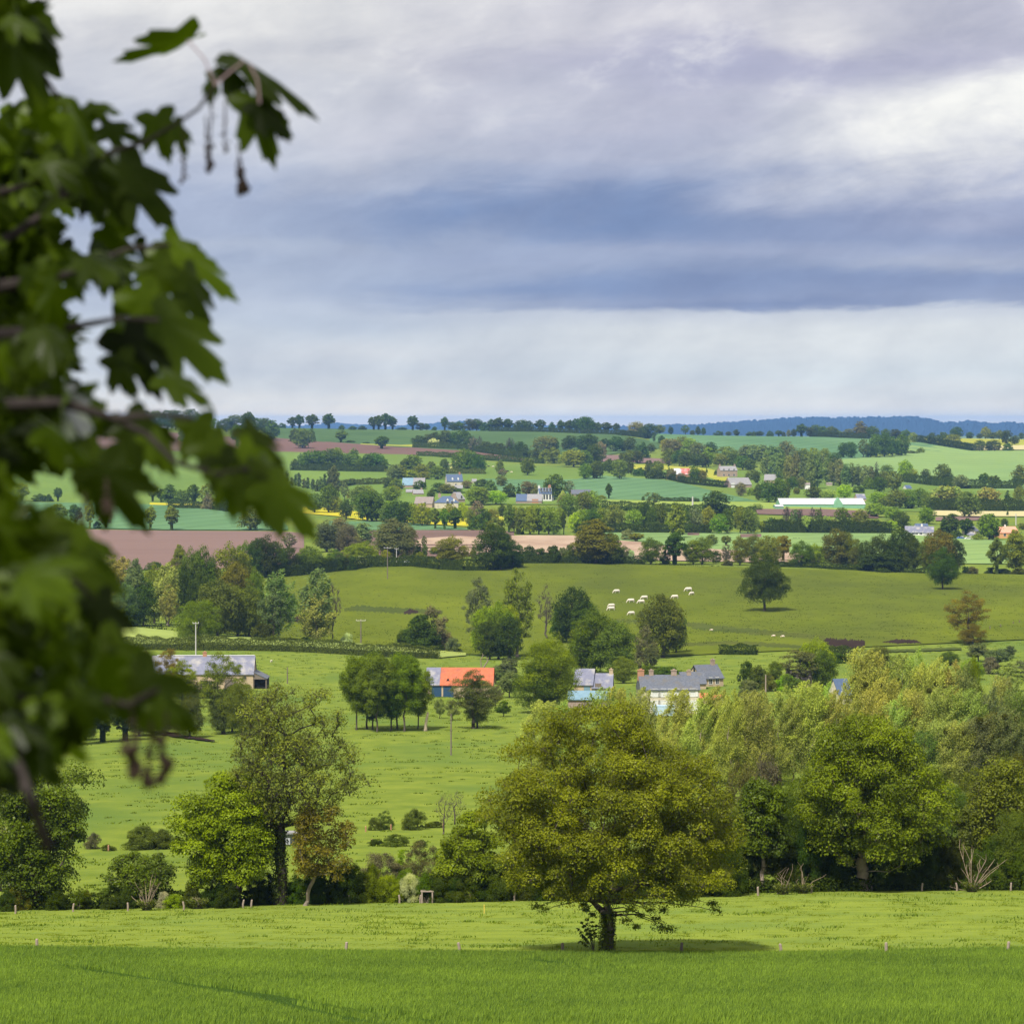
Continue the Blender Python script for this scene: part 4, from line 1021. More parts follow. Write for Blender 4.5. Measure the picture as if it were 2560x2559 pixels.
row('D', 'between the hall and the tan field', 'village trees right of the hall', [
    (240, 830, 925, 130, 'oak', 'dark green'), (100, 832, 885, 45, 'oak', 'deep green'), (345, 848, 928, 130, 'oak', 'pale green'), (485, 808, 925, 120, 'oak', 'yellow-green'), (20, 780, 930, 60, 'oak', 'deep green'), (690, 780, 850, 90, 'oak', 'dull green'), (760, 866, 975, 140, 'oak', 'golden green'), (820, 900, 985, 120, 'oak', 'dull green'), (900, 850, 1005, 140), (1000, 855, 1005, 130), (1085, 838, 995, 130), (1150, 870, 1005, 90), (740, 955, 1070, 170, 'oak', 'olive'), (1020, 945, 1005, 60, 'oak', 'brownish'), (880, 985, 1100, 130, 'oak', 'olive'), (950, 1030, 1175, 120, 'oak', 'dark green'), (1150, 995, 1125, 140, 'oak', 'mid green'), (470, 1000, 1195, 120, 'oak', 'deep green'), (610, 1010, 1195, 130, 'oak', 'dull green'), (668, 1090, 1198, 85, 'umb', 'olive'), (860, 1098, 1175, 120, 'oak', 'yellow-green'), (170, 1060, 1196, 90, 'umb', 'pale green'), (345, 1060, 1196, 85, 'umb', 'pale green'), (30, 990, 1196, 60, 'bare', 'greyish'), (110, 1000, 1196, 60, 'sparse', 'grey-green'), (290, 990, 1196, 60, 'bare', 'greyish'), (60, 1110, 1198, 120, 'bush'), (240, 1120, 1198, 120, 'bush'), (400, 1110, 1198, 120, 'bush'), (540, 1120, 1198, 120, 'bush'), (740, 1120, 1198, 110, 'bush')], 'oak', 'dull green')
row('D', 'around the white bungalow and tan field', 'trees around the white bungalow', [
    (1260, 815, 1010, 110, 'plume', 'pale green'), (1310, 810, 1012, 110, 'plume', 'pale green'), (1370, 820, 1012, 100, 'plume', 'pale green'), (1430, 860, 1010, 90, 'oak', 'olive'), (1490, 868, 1075, 180, 'oak', 'dull green'), (1240, 920, 1015, 110), (1350, 940, 1015, 120), (1620, 830, 1010, 110, 'plume', 'pale green'), (1680, 840, 1012, 90, 'plume', 'pale green'), (1650, 930, 1015, 110), (1740, 950, 1022, 90, 'oak', 'olive'), (1845, 970, 1022, 60, 'oak', 'mid green'), (1895, 820, 1005, 90, 'oak', 'dull green'), (1920, 960, 1020, 70), (1290, 1065, 1200, 100, 'conifer', 'dark green'), (1355, 1038, 1200, 110, 'tall', 'dark green'), (1300, 1200, 1245, 110, 'bush', 'dark green'), (1390, 1190, 1240, 90, 'bush', 'dark green'), (1465, 1082, 1215, 125, 'umb', 'dark green'), (1650, 1040, 1255, 170, 'oak', 'mid green'), (1680, 1130, 1255, 100, 'oak', 'dark green'), (1775, 1080, 1150, 65, 'oak', 'dark green'), (1915, 1115, 1172, 60, 'oak', 'dull green'), (1560, 1215, 1258, 80, 'bush', 'olive'), (1800, 1000, 1060, 20, 'conifer')], 'oak', 'dark green')
row('G', 'in the row topping the cow pasture', 'tree row along the top of the cow pasture', [
    (30, 90, 320, 120, 'oak', 'dark green'), (660, 5, 305, 230, 'tall', 'olive'), (590, 60, 303, 130, 'tall', 'olive'), (760, 90, 305, 140, 'oak', 'olive'), (855, 180, 300, 90, 'oak', 'brownish'), (1040, 130, 306, 140, 'oak', 'mid green'), (1205, 95, 308, 175, 'umb', 'deep green'), (1330, 140, 306, 105, 'tall', 'olive'), (1395, 120, 306, 120, 'oak', 'olive'), (1490, 205, 300, 65, 'oak', 'dark green'), (1565, 170, 300, 80, 'sparse', 'greyish'), (1655, 120, 312, 110, 'oak', 'bronze'), (1460, 95, 180, 80, 'oak', 'dull green'), (1560, 105, 180, 70, 'umb', 'dull green'), (940, 85, 150, 110, 'umb', 'olive'),
    (200, 205, 298, 110, 'bush'), (280, 210, 298, 110, 'bush'), (365, 195, 300, 110, 'bush', 'dark green'), (430, 210, 298, 80, 'bush', 'grey-green'), (480, 195, 298, 90, 'bush', 'dull green'), (545, 190, 298, 90, 'bush'), (700, 215, 305, 130, 'bush'), (810, 210, 305, 110, 'bush'), (905, 220, 303, 60, 'bush', 'white-blossomed'), (962, 272, 306, 54, 'bush'), (1140, 225, 304, 60, 'bush', 'dark green'), (880, 80, 140, 90, 'bush', 'greyish'), (1570, 280, 314, 80, 'bush', 'brownish')], 'bush', 'dark green')
row('H', 'along the pasture hedge below the bungalow', 'tree row below the white bungalow', [
    (70, 105, 300, 130, 'oak', 'dull green'), (165, 110, 318, 150, 'oak', 'olive'), (270, 100, 285, 110, 'umb', 'bronze'), (395, 145, 325, 145, 'oak', 'mid green'), (490, 170, 325, 130, 'oak', 'yellow-green'), (550, 190, 320, 80, 'sparse', 'greyish'), (640, 75, 332, 190, 'oak', 'dull green'), (720, 90, 335, 150, 'oak', 'olive'), (775, 190, 345, 90, 'oak', 'dull green'), (840, 145, 350, 100, 'oak', 'deep green'), (940, 110, 352, 150, 'oak', 'deep green'), (1020, 110, 355, 110), (1085, 58, 360, 170), (1165, 110, 365, 140, 'oak', 'deep green'), (1350, 72, 372, 200, 'oak', 'bronze'), (1270, 120, 370, 110, 'oak', 'olive'), (1455, 130, 375, 120, 'oak', 'dark green'), (1745, 125, 378, 120, 'umb', 'dull green'), (1875, 78, 370, 160, 'tall', 'olive'), (1700, 330, 372, 70, 'bush'), (1785, 340, 376, 100, 'bush'), (1900, 340, 378, 110, 'bush'), (1530, 328, 366, 60, 'bush'), (1580, 332, 376, 80, 'bush', 'brownish'), (340, 285, 318, 90, 'bush'), (690, 300, 330, 60, 'bush'), (950, 250, 358, 300, 'bush')], 'oak', 'dark green')
# the wood on the left flank
row('E', 'in the wood left of the cow hill', 'wood left of the cow hill', [
    (640, 345, 560, 110, 'plume', 'pale green'), (700, 380, 600, 100, 'plume', 'pale green'), (770, 410, 660, 110, 'plume', 'pale green'), (840, 425, 700, 110, 'plume', 'pale green'), (930, 450, 890, 150, 'tall', 'grey-green'), (860, 600, 895, 150, 'oak', 'grey-green'), (990, 560, 895, 150, 'oak', 'deep green'), (1065, 495, 880, 150, 'oak', 'olive'), (1150, 470, 890, 110, 'plume', 'pale green'), (1165, 620, 900, 130, 'sparse', 'pale green'), (1240, 345, 620, 110, 'tall', 'olive'), (1320, 385, 800, 150, 'oak', 'dull green'), (1400, 375, 800, 170, 'oak', 'mid green'), (1265, 480, 870, 130, 'oak', 'dark green'), (1380, 540, 900, 150, 'oak', 'dark green'), (1585, 355, 800, 260, 'oak', 'olive'), (1640, 460, 850, 220, 'oak', 'bronze'), (1500, 580, 970, 270, 'oak', 'dull green'), (1640, 640, 970, 190, 'oak', 'olive'), (1720, 620, 975, 160, 'oak', 'dull green'), (1760, 520, 900, 130, 'oak', 'mid green'), (900, 780, 905, 150, 'bush', 'dark green'), (1780, 720, 960, 110, 'oak', 'dull green'), (1070, 470, 530, 130, 'bush', 'deep green'), (820, 720, 900, 120, 'oak', 'dull green')], 'oak', 'dull green')
row('F', 'in the wood along the hill hedge', 'wood along the top hedge of the cow hill', [
    (40, 160, 400, 130, 'oak', 'mid green'), (110, 130, 405, 110, 'oak', 'dark green'), (180, 118, 402, 150, 'oak', 'dark green'), (250, 150, 395, 150, 'oak', 'deep green'), (340, 180, 385, 110, 'oak', 'dark green'), (480, 182, 372, 170, 'oak', 'mid green'), (430, 240, 378, 90), (560, 250, 365, 90), (660, 200, 355, 110, 'oak', 'mid green'), (610, 260, 360, 90), (720, 250, 350, 100), (790, 165, 310, 150, 'oak', 'yellow-green'), (860, 155, 310, 160, 'oak', 'bright green'), (910, 200, 305, 110, 'oak', 'mid green'), (830, 262, 335, 85, 'bush', 'white-blossomed'), (770, 265, 350, 70, 'bush'), (1005, 205, 300, 75, 'oak', 'golden green'), (1060, 0, 290, 210, 'tall', 'grey-green'), (1000, 30, 230, 140, 'tall', 'grey-green'), (600, 10, 220, 150, 'tall', 'grey-green'), (680, -10, 215, 150, 'tall', 'greyish'), (740, 30, 240, 130, 'oak', 'greyish'), (850, 15, 190, 130, 'tall', 'grey-green'), (805, 95, 200, 60, 'tall', 'pale green'), (340, 90, 200, 100, 'sparse', 'greyish'), (1150, 20, 270, 120, 'tall', 'grey-green'), (1230, 143, 275, 85, 'conifer', 'dark green'), (1275, 168, 262, 45, 'oak', 'deep green'), (1340, 180, 240, 55, 'oak', 'deep green'), (1245, 235, 300, 100, 'bush', 'olive'), (1270, 110, 200, 40, 'sparse', 'dull green'),
    (1460, 118, 335, 190, 'oak', 'olive'), (1430, 170, 335, 120, 'oak', 'dull green'), (1745, 32, 350, 215, 'oak', 'deep green'), (1800, 70, 350, 130, 'oak', 'dark green'), (1885, 140, 335, 120, 'oak', 'dark green'), (1610, 205, 290, 50, 'bush', 'dull green')], 'oak', 'dark green')
row('F', 'standing on the flank of the cow hill', 'trees on the flank of the cow hill', [
    (540, 345, 838, 150, 'plume', 'grey-green'), (530, 500, 840, 130, 'plume', 'pale green'), (640, 430, 845, 130, 'bare', 'greyish'), (270, 345, 830, 130, 'plume', 'grey-green'), (230, 480, 832, 170, 'sparse', 'grey-green'), (320, 500, 700, 150, 'oak', 'mid green'), (160, 730, 832, 130, 'bush', 'dark green'), (740, 790, 852, 70, 'bush', 'white-blossomed'), (490, 770, 810, 60, 'bush', 'dark green'), (1250, 700, 893, 230, 'bush', 'dark green'), (1330, 640, 893, 220, 'scrub', 'greyish'), (1160, 770, 880, 140, 'bush', 'deep green'), (1470, 825, 912, 100, 'bush', 'grey-green'), (1420, 770, 900, 120, 'scrub', 'greyish'), (450, 810, 838, 70, 'bush', 'deep green')])
row('G', 'between the cow hill and the farmhouses', 'trees between the cow hill and the farmhouses', [
    (-155, 425, 900, 170, 'sparse', 'greyish'), (120, 365, 945, 240, 'sparse', 'olive'), (70, 590, 955, 150, 'oak', 'yellow-green'), (-10, 570, 960, 190, 'oak', 'golden green'), (-110, 600, 940, 150, 'oak', 'yellow-green'), (60, 660, 965, 170, 'oak', 'dark green'), (-70, 690, 962, 170, 'oak', 'deep green'), (320, 450, 825, 175, 'bare', 'greyish'), (500, 470, 850, 250, 'oak', 'dark green'), (590, 560, 850, 180, 'oak', 'deep green'), (430, 600, 850, 150, 'oak', 'deep green'), (650, 640, 1060, 300, 'oak', 'mid green'), (790, 700, 1065, 260, 'oak', 'dull green'), (560, 720, 1050, 160, 'oak', 'mid green'), (850, 945, 1125, 150, 'oak', 'olive'), (1000, 770, 1020, 170, 'scrub', 'greyish'), (1040, 860, 1025, 120, 'sparse', 'grey-green'), (1125, 520, 950, 290, 'oak', 'dull green'), (1215, 640, 920, 140, 'oak', 'dull green'), (1000, 610, 740, 110, 'sparse', 'dull green'), (1010, 1010, 1085, 100, 'bush', 'mid green'), (1150, 1020, 1085, 170, 'bush', 'mid green')])
plant(*px('G', 1830, 228), px('G', 0, 632)[1], 345 * .362, 'oak', 'dark green', 'big dark round oak standing alone on the cow pasture above two pale trunks', lod=0) if False else None
row('G', 'in front of the grey outbuildings', 'oaks by the farm', [(340, 818, 1325, 400, 'oak', 'bright green'), (250, 1000, 1330, 280, 'oak', 'mid green')], lod=0)
row('E', 'on the pale pasture strip', 'oak on the pale pasture strip', [(1370, 712, 1032, 270, 'oak', 'bright green')], lod=0)
row('H', 'standing alone on the cow pasture', 'lone trees on the cow pasture', [(140, 228, 632, 335, 'lone', 'deep green'), (1370, 190, 482, 235, 'lone', 'deep green'), (1545, 488, 850, 250, 'sparse', 'bronze'), (1580, 720, 860, 160, 'oak', 'bronze')], lod=0)
row('H', 'in the orchard below the bronze tree', 'orchard trees below the bronze tree', [(1615, 848, 978, 160), (1750, 888, 1008, 165), (1838, 858, 950, 80), (1700, 960, 1060, 120, 'bush', 'greyish'), (1830, 985, 1180, 190, 'sparse', 'pale green'), (1910, 970, 1080, 120)], 'apple', 'grey-green')
row('H', 'around the stone cottage', 'trees around the stone cottage', [(500, 828, 1130, 210, 'oak', 'bright green'), (560, 900, 1150, 160, 'oak', 'mid green'), (380, 880, 1150, 240, 'sparse', 'brownish'), (330, 1060, 1190, 130, 'apple', 'dull green'), (215, 975, 1100, 100, 'oak', 'mid green'), (20, 1015, 1160, 110, 'bush', 'dark green'), (100, 1030, 1165, 130, 'bush', 'dull green'), (40, 1120, 1220, 150, 'bush', 'grey-green'), (170, 1080, 1180, 90, 'bush', 'dull green'), (290, 1090, 1180, 120, 'bush', 'yellow-green'), (650, 925, 985, 140, 'bush', 'deep green'), (1060, 950, 1030, 140, 'bush', 'dull green'), (930, 870, 1010, 150, 'oak', 'dull green'), (1420, 900, 1000, 120, 'oak', 'dull green'), (1570, 960, 1100, 150, 'oak', 'bright green')])
row('J', 'in the clump before the orange barn', 'clump before the orange-roofed barn', [(970, -110, 398, 230), (1045, -149, 392, 260), (1112, -119, 412, 240, 'grove', 'olive'), (1203, 10, 405, 230, 'grove', 'deep green'), (1300, -125, 408, 260), (1250, -110, 390, 250, 'grove', 'mid green'), (1390, -50, 392, 200), (1080, 60, 396, 220, 'grove', 'deep green')], 'grove', 'bright green', lod=0)
row('J', 'in the orchard beside the orange barn', 'orchard trees beside the orange-roofed barn', [(1775, -20, 388, 300, 'sparse', 'brownish'), (1800, 60, 385, 160, 'oak', 'olive'), (1630, 190, 330, 100, 'apple', 'pale green'), (1545, 175, 320, 80, 'apple', 'pale green')], lod=0)
row('F', 'in the orchard below the pale pasture', 'orchard right of the orange-roofed barn', [(1840, 950, 1120, 150, 'apple', 'grey-green'), (1860, 1040, 1225, 150, 'apple', 'grey-green'), (1765, 1140, 1280, 90, 'apple', 'grey-green'), (1818, 1245, 1355, 100, 'apple', 'deep green'), (1765, 1010, 1130, 110, 'apple', 'grey-green')])
row('N', 'in front of the slate barn', 'trees in front of the slate barn', [(110, 140, 700, 220, 'sparse', 'bronze'), (430, 115, 760, 330, 'sparse', 'bronze'), (620, 260, 900, 420, 'sparse', 'yellow-green'), (690, 480, 900, 340, 'oak', 'dull green'), (1180, 170, 1260, 520, 'sparse', 'olive'), (1150, 700, 1260, 320, 'oak', 'dull green'), (1420, 560, 1280, 420, 'oak', 'olive'), (1290, 750, 1230, 300, 'oak', 'dull green'), (720, 750, 1310, 380, 'oak', 'dull green')], lod=0)
row('I', 'along the shaded lane under the maple', 'trees along the shaded lane', [(590, -20, 365, 260, 'umb', 'dull green'), (775, -10, 348, 250, 'umb', 'deep green'), (945, 0, 332, 240, 'umb', 'dark green'), (1050, 40, 300, 200, 'oak', 'dark green'), (1230, 20, 290, 220, 'oak', 'dark green'), (640, 100, 330, 200, 'oak', 'dark green'), (100, 60, 420, 260, 'oak', 'pale green'), (300, 100, 420, 240, 'oak', 'dull green')], lod=0)
# the poplar belt on the right, behind the near tree line
row('L', 'in the poplar belt behind the big oak', 'wind-swept poplar belt', [
    (60, 300, 930, 130), (190, 300, 900, 150), (260, 500, 900, 130, 'plume', 'grey-green'), (385, 275, 900, 160), (470, 340, 905, 130, 'plume', 'pale green'), (560, 225, 905, 160), (660, 260, 900, 140), (740, 300, 905, 130), (900, 5, 880, 170, 'plume', 'pale green'), (985, 50, 880, 150), (1060, 200, 900, 150), (960, 250, 920, 150), (1160, 70, 880, 150), (1230, 40, 880, 140), (1310, 110, 890, 170), (1400, 90, 900, 160, 'plume', 'pale green'), (1460, 120, 900, 160), (1540, 130, 905, 160, 'plume', 'grey-green'), (1620, 150, 900, 130, 'oak', 'bright green'), (1220, 280, 950, 160), (1350, 290, 955, 170), (1120, 330, 950, 150), (1480, 270, 960, 170), (1600, 290, 965, 170), (1700, 290, 960, 160, 'plume', 'grey-green'), (1790, 190, 930, 130), (1850, 260, 950, 150, 'plume', 'grey-green'), (1930, 290, 960, 150, 'plume', 'dull green'),
    (1400, 480, 1010, 160), (1520, 480, 1015, 160), (1640, 460, 1015, 170, 'plume', 'grey-green'), (1740, 440, 1015, 160, 'plume', 'dull green'), (1850, 420, 1020, 160, 'plume', 'grey-green'), (1930, 480, 1020, 150, 'plume', 'grey-green'), (1300, 560, 1010, 150, 'plume', 'dull green')], 'plume', 'pale green', lod=0)
row('K', 'in the poplars screening the farmhouse', 'poplars screening the farmhouse', [
    (690, 90, 560, 150), (780, 110, 560, 120), (1040, 25, 560, 130), (1100, 10, 560, 110), (1180, 90, 560, 110), (1265, 25, 570, 120), (1455, 20, 580, 130), (1600, 60, 590, 150), (1690, 20, 590, 140), (1760, 100, 600, 130), (1850, 130, 610, 140), (1920, 40, 610, 140)], 'plume', 'pale green', lod=0)
# ------------------------------------------------------------------ near trees, each shaped on its own silhouette
M_LEAFN = leaf_mat('near_foliage', .34, (1.7, 1.6, .8), gloss=.2, contrast=.6)


def hero(label, crop, xt, yb, yt, sil, col, leaf_n, leaf_s, nc, seed, th, top, tr, dens=1.0, cr=.9, extra=None, ivy=None, tw=0, style=None, lean=(0, 0), bark=None, deep=.85, group=None, bias=2.6, name='broadleaf_tree', dY=0.0):
    rs = np.random.RandomState(seed)
    u, vb = px(crop, xt, yb); _, vt = px(crop, xt, yt)
    k_ = CROP[crop][2]
    Y = y_at(u, vb) + dY; X = (u - U0) / F * Y; Z = float(ground(X, Y))
    H = Z * -1 - (vt - V0) / F * Y; m = k_ / F * Y          # metres per crop unit
    hp = (yb - yt)
    W = max(b - a for _, a, b in sil) * m
    prof = sorted([((yb - y) / hp, (xt - a) * m / W, (b - xt) * m / W) for y, a, b in sil])
    prof = [(h, max(l, .02), max(r, .02)) for h, l, r in prof]
    k = dict(H=H, W=W, prof=prof, cr=cr, cra=cr, nc=nc, th=th, top=top, tr=tr, dens=dens, lean=lean, deep=deep, bias=bias, tip=.012)
    if tw:
        k['tw'] = tw
    if style:
        k['style'] = style
    cm, wm = build_tree(name, rs, k, leaf_n, leaf_s, prof, H, W, twig_r=.007)
    parts_V = []; parts_F = []; parts_t = []; n0 = 0
    if extra:
        cl = np.array([[(x - xt) * m, dy, (yb - y) * m] for x, y, dy in extra])
        V, Fq, t = leaves_dome(rs, cl, .42, 150, leaf_s, inner=.2)
        lb = MB()
        for cx_, cy_, cz_ in cl:
            z0 = max(th * H * .95, cz_ + .25); x0 = lean[0] * th * H + (.12 if cx_ > 0 else -.12)
            lb.tube([(x0, 0, z0), (cx_ * .5, cy_ * .5, z0 + .18), (cx_ * .85, cy_ * .9, (z0 + cz_) / 2 + .1), (cx_, cy_, cz_)], [.05, .035, .02, .008], 5)
        parts_V.append(V); parts_F.append(Fq); parts_t.append(t); n0 += len(V)
    if ivy:
        a0, a1, n = ivy
        hh = rs.uniform(a0, a1, n) * H; a = rs.uniform(0, 6.28, n); q = tr * rs.uniform(.9, 1.9, n)
        lx = lean[0] * np.minimum(hh, th * H); C = np.stack([np.cos(a) * q + lx, np.sin(a) * q, hh], 1)
        V, Fq = quads(C, np.stack([np.cos(a), np.sin(a), np.full(n, .3)], 1) + rs.randn(n, 3) * .4, np.full(n, leaf_s), rs)
        parts_V.append(V); parts_F.append(Fq + n0); parts_t.append(np.repeat(rs.rand(n) * .4, 4)); n0 += len(V)
    o = empty(name, (X, Y, Z - .1))
    tag(o, label, 'tree', group)
    base = COLS[col]
    c_ = link('crown', cm, M_LEAFN, o); c_.color = (*base, 1)
    link('trunk', wm, bark or M_BARK, o)
    if extra:
        lb.build('low_branches', bark or M_BARK, o)
    if parts_V:
        iv = link('low_sprays' if not ivy else 'ivy', mesh_np('sprays', np.concatenate(parts_V), [np.concatenate(parts_F)], np.concatenate(parts_t)), M_LEAFN, o)
        iv.color = (base[0] * .7, base[1] * .8, base[2] * .8, 1)
    return o, m, (X, Y, Z)


FG, fgm, fgp = hero('big olive-green tree standing alone at the edge of the wheat field', 'K', 1050, 1572, 118,
     [(1215, 600, 1500), (1165, 470, 1800), (1090, 380, 1850), (1000, 340, 1870), (900, 320, 1865), (750, 290, 1795), (650, 285, 1745), (560, 400, 1750), (480, 440, 1700), (420, 430, 1520), (350, 460, 1340), (250, 530, 1320), (180, 600, 1290), (125, 1100, 1230)],
     'spring green', 280000, .10, 760, 11, .165, .62, .27, cr=.70, tw=7, deep=.9,
     extra=[(1190, 1300, -.8), (1240, 1330, -1), (1290, 1300, -1.2), (1330, 1350, -1), (1350, 1400, -.8), (1160, 1370, -.5), (1220, 1400, -.6), (1400, 1410, -.8), (1370, 1290, -1.5), (1650, 1260, -1), (1670, 1300, -1), (930, 1300, -.8), (970, 1330, -.6), (920, 1270, -1), (690, 1290, -1.5), (640, 1270, -1.5)],
     ivy=(.02, .18, 2600), bark=M_BARK, lean=(.03, 0))

hero('large dark tree with russet edges at the stream, beneath the maple', 'I', 230, 1605, 535, [(1500, 40, 520), (1350, -60, 600), (1150, -80, 700), (950, -60, 765), (800, -20, 745), (680, 50, 735), (600, 150, 720), (540, 450, 680)],
     'mid green', 60000, .16, 230, 21, .22, .7, .34, cr=.85, tw=3, ivy=(.02, .3, 900))
hero('thin pale tree at the picture edge beside the dark stream tree', 'I', 0, 1500, 600, [(1300, -160, 220), (1100, -200, 240), (900, -200, 230), (750, -140, 190), (620, -60, 90)],
     'pale green', 14000, .15, 90, 22, .25, .85, .16, cr=.8, tw=7, dY=6)
hero('bright yellow-green oak in the stream tree line', 'J', 150, 1612, 688, [(1400, -200, 330), (1280, -280, 390), (1150, -329, 415), (1000, -320, 400), (900, -260, 380), (800, -150, 320), (720, -40, 240), (690, 0, 160)],
     'yellow-green', 70000, .15, 240, 23, .28, .7, .3, cr=.8, tw=2, bark=M_BARKD)
hero('tall thin-leaved poplar with forked ivy-dark trunk and open branches', 'J', 440, 1605, 66, [(1010, 260, 780), (850, 160, 1050), (700, 20, 1090), (560, 0, 1000), (400, 150, 930), (250, 140, 900), (150, 250, 850), (78, 430, 760)],
     'light olive', 27000, .135, 420, 24, .36, .86, .36, cr=.75, tw=14, ivy=(.0, .34, 2200), bark=M_BARKD, bias=1.9)
hero('small bronze tree with a pale curved trunk before the tall poplar', 'J', 612, 1612, 905, [(1390, 620, 900), (1250, 560, 1000), (1100, 580, 1050), (1000, 640, 1030), (920, 740, 930)],
     'bronze', 15000, .13, 90, 25, .32, .7, .13, cr=.6, tw=6, lean=(.25, 0), bark=M_BARKP)
hero('leafy light green tree just left of the big olive tree', 'K', 250, 1266, 738, [(1230, 70, 420), (1100, 40, 440), (1000, 30, 450), (900, 80, 450), (800, 140, 400), (745, 200, 330)],
     'bright green', 45000, .14, 150, 26, .1, .7, .14, cr=.6, tw=3)
hero('glossy grey-green tree with pinkish stem between the two big trees', 'L', 270, 1604, 885, [(1330, 130, 420), (1150, 92, 455), (1000, 100, 445), (900, 200, 390)],
     'mid green', 26000, .15, 120, 27, .3, .75, .15, cr=.65, tw=2, bark=M_BARKP)
hero('massive green oak with stout pale trunk at the dark wood edge', 'L', 908, 1592, 488, [(1390, 700, 1260), (1290, 560, 1440), (1150, 470, 1470), (1000, 465, 1545), (900, 460, 1540), (800, 560, 1480), (700, 580, 1315), (600, 620, 1290), (540, 720, 1250), (492, 820, 1180)],
     'bright green', 120000, .15, 380, 28, .2, .7, .42, cr=.95, tw=2, bark=M_BARKP)
hero('olive hedge tree at the frame edge behind the coppice stems', 'L', 1760, 1575, 728, [(1450, 1560, 1960), (1250, 1540, 2000), (1050, 1560, 2000), (880, 1590, 1990), (740, 1780, 1930)],
     'olive', 26000, .16, 130, 29, .15, .8, .16, cr=.8, tw=5, dY=9)
hero('dull green sapling tree between the oak and the coppice stems', 'L', 1600, 1560, 1060, [(1480, 1440, 1720), (1300, 1420, 1760), (1180, 1450, 1740), (1080, 1540, 1680)],
     'dull green', 15000, .16, 80, 30, .15, .8, .1, cr=.7, tw=4, dY=5)
hero('flat-topped hawthorn spreading over the cut stems', 'I', 1090, 1600, 1165, [(1520, 900, 1280), (1380, 770, 1350), (1260, 752, 1350), (1180, 950, 1300)],
     'mid green', 15000, .13, 110, 31, .2, .6, .1, cr=.5, tw=4, dY=1.5)
hero('second dark stem tree beside the yellow-green oak', 'I', 1600, 1560, 1180, [(1420, 1420, 1800), (1300, 1400, 1820), (1190, 1500, 1750)], 'deep green', 9000, .14, 60, 32, .35, .8, .14, cr=.6, tw=2, bark=M_BARKD, dY=3)

row('I', 'in the stream hedge under the maple', 'stream hedge under the maple', [(30, 1480, 1625, 140, 'bush', 'dark green'), (140, 1440, 1615, 160, 'bush', 'olive'), (330, 1400, 1605, 220, 'bush', 'golden green'), (440, 1480, 1615, 150, 'bush', 'dark green'), (600, 1410, 1612, 110, 'sparse', 'mid green'), (650, 1480, 1605, 110, 'bush', 'mid green'), (830, 1400, 1600, 200, 'sparse', 'mid green'), (860, 1520, 1608, 160, 'bush', 'dark green'), (960, 1460, 1605, 130, 'bush', 'deep green'), (1230, 1490, 1600, 110, 'bush', 'white-blossomed'), (1340, 1500, 1600, 170, 'bush', 'yellow-green'), (1440, 1440, 1598, 150, 'bush', 'deep green'), (1570, 1470, 1595, 140, 'bush', 'dark green'), (1720, 1440, 1600, 150, 'bush', 'dark green'), (700, 1050, 1150, 110, 'bush', 'grey-green'), (1070, 1000, 1150, 260, 'bush', 'dull green'), (1230, 1030, 1150, 170, 'bush', 'dull green'), (820, 1125, 1165, 90, 'bush', 'deep green')], lod=0)
row('J', 'in the stream hedge below the poplar', 'stream hedge below the tall poplar', [(50, 1440, 1620, 160, 'bush', 'dark green'), (260, 1450, 1605, 150, 'bush', 'deep green'), (350, 1420, 1600, 150, 'bush', 'dark green'), (540, 1420, 1600, 150, 'bush', 'deep green'), (700, 1380, 1598, 170, 'bush', 'dark green'), (790, 1360, 1596, 190, 'bush', 'dark green'), (880, 1350, 1594, 200, 'bush', 'dark green'), (960, 1370, 1592, 170, 'bush', 'deep green'), (1070, 1375, 1590, 170, 'bush', 'bright green'), (1190, 1430, 1590, 160, 'bush', 'yellow-green'), (1150, 1230, 1480, 290, 'scrub', 'greyish'), (1420, 1180, 1480, 280, 'scrub', 'brownish'), (1280, 1200, 1440, 110, 'conifer', 'yellow-green'), (1340, 1420, 1588, 130, 'bush', 'white-blossomed'), (1320, 1385, 1570, 200, 'bush', 'bright green'), (1450, 1420, 1588, 160, 'bush', 'mid green'), (1560, 1440, 1588, 180, 'bush', 'dark green'), (1680, 1420, 1586, 200, 'bush', 'deep green'), (1165, 955, 1085, 120, 'scrub', 'dull green'), (1362, 970, 1085, 150, 'bush', 'dull green'), (1100, 1010, 1090, 80, 'bush', 'dull green'), (1240, 1130, 1200, 140, 'bush', 'dull green'), (1110, 1155, 1195, 110, 'bush', 'dark green'), (1420, 1160, 1205, 90, 'bush', 'dark green'), (1570, 830, 1120, 150, 'bare', 'dull green'), (1650, 800, 1050, 150, 'bare', 'dull green'), (1500, 1030, 1070, 120, 'bush', 'deep green')], lod=0)
row('K', 'in the hedge behind the big olive tree', 'hedge behind the big olive tree', [(90, 1130, 1275, 160, 'bush', 'dark green'), (200, 1150, 1275, 150, 'bush', 'dark green'), (330, 1120, 1270, 180, 'bush', 'dark green'), (450, 1080, 1268, 200, 'bush', 'deep green'), (580, 1060, 1266, 210, 'bush', 'dark green'), (720, 1050, 1264, 220, 'bush', 'dark green'), (860, 1040, 1260, 220, 'bush', 'deep green'), (1000, 1050, 1258, 220, 'bush', 'dark green'), (1150, 1040, 1255, 220, 'bush', 'dark green'), (1300, 1040, 1250, 220, 'bush', 'dark green'), (1450, 1040, 1245, 220, 'bush', 'dark green'), (1600, 1030, 1242, 220, 'bush', 'dark green'), (1740, 1030, 1240, 200, 'bush', 'dark green'), (640, 900, 1230, 300, 'oak', 'deep green'), (1100, 850, 1225, 340, 'oak', 'dark green'), (1600, 860, 1215, 320, 'oak', 'dark green')], lod=0)
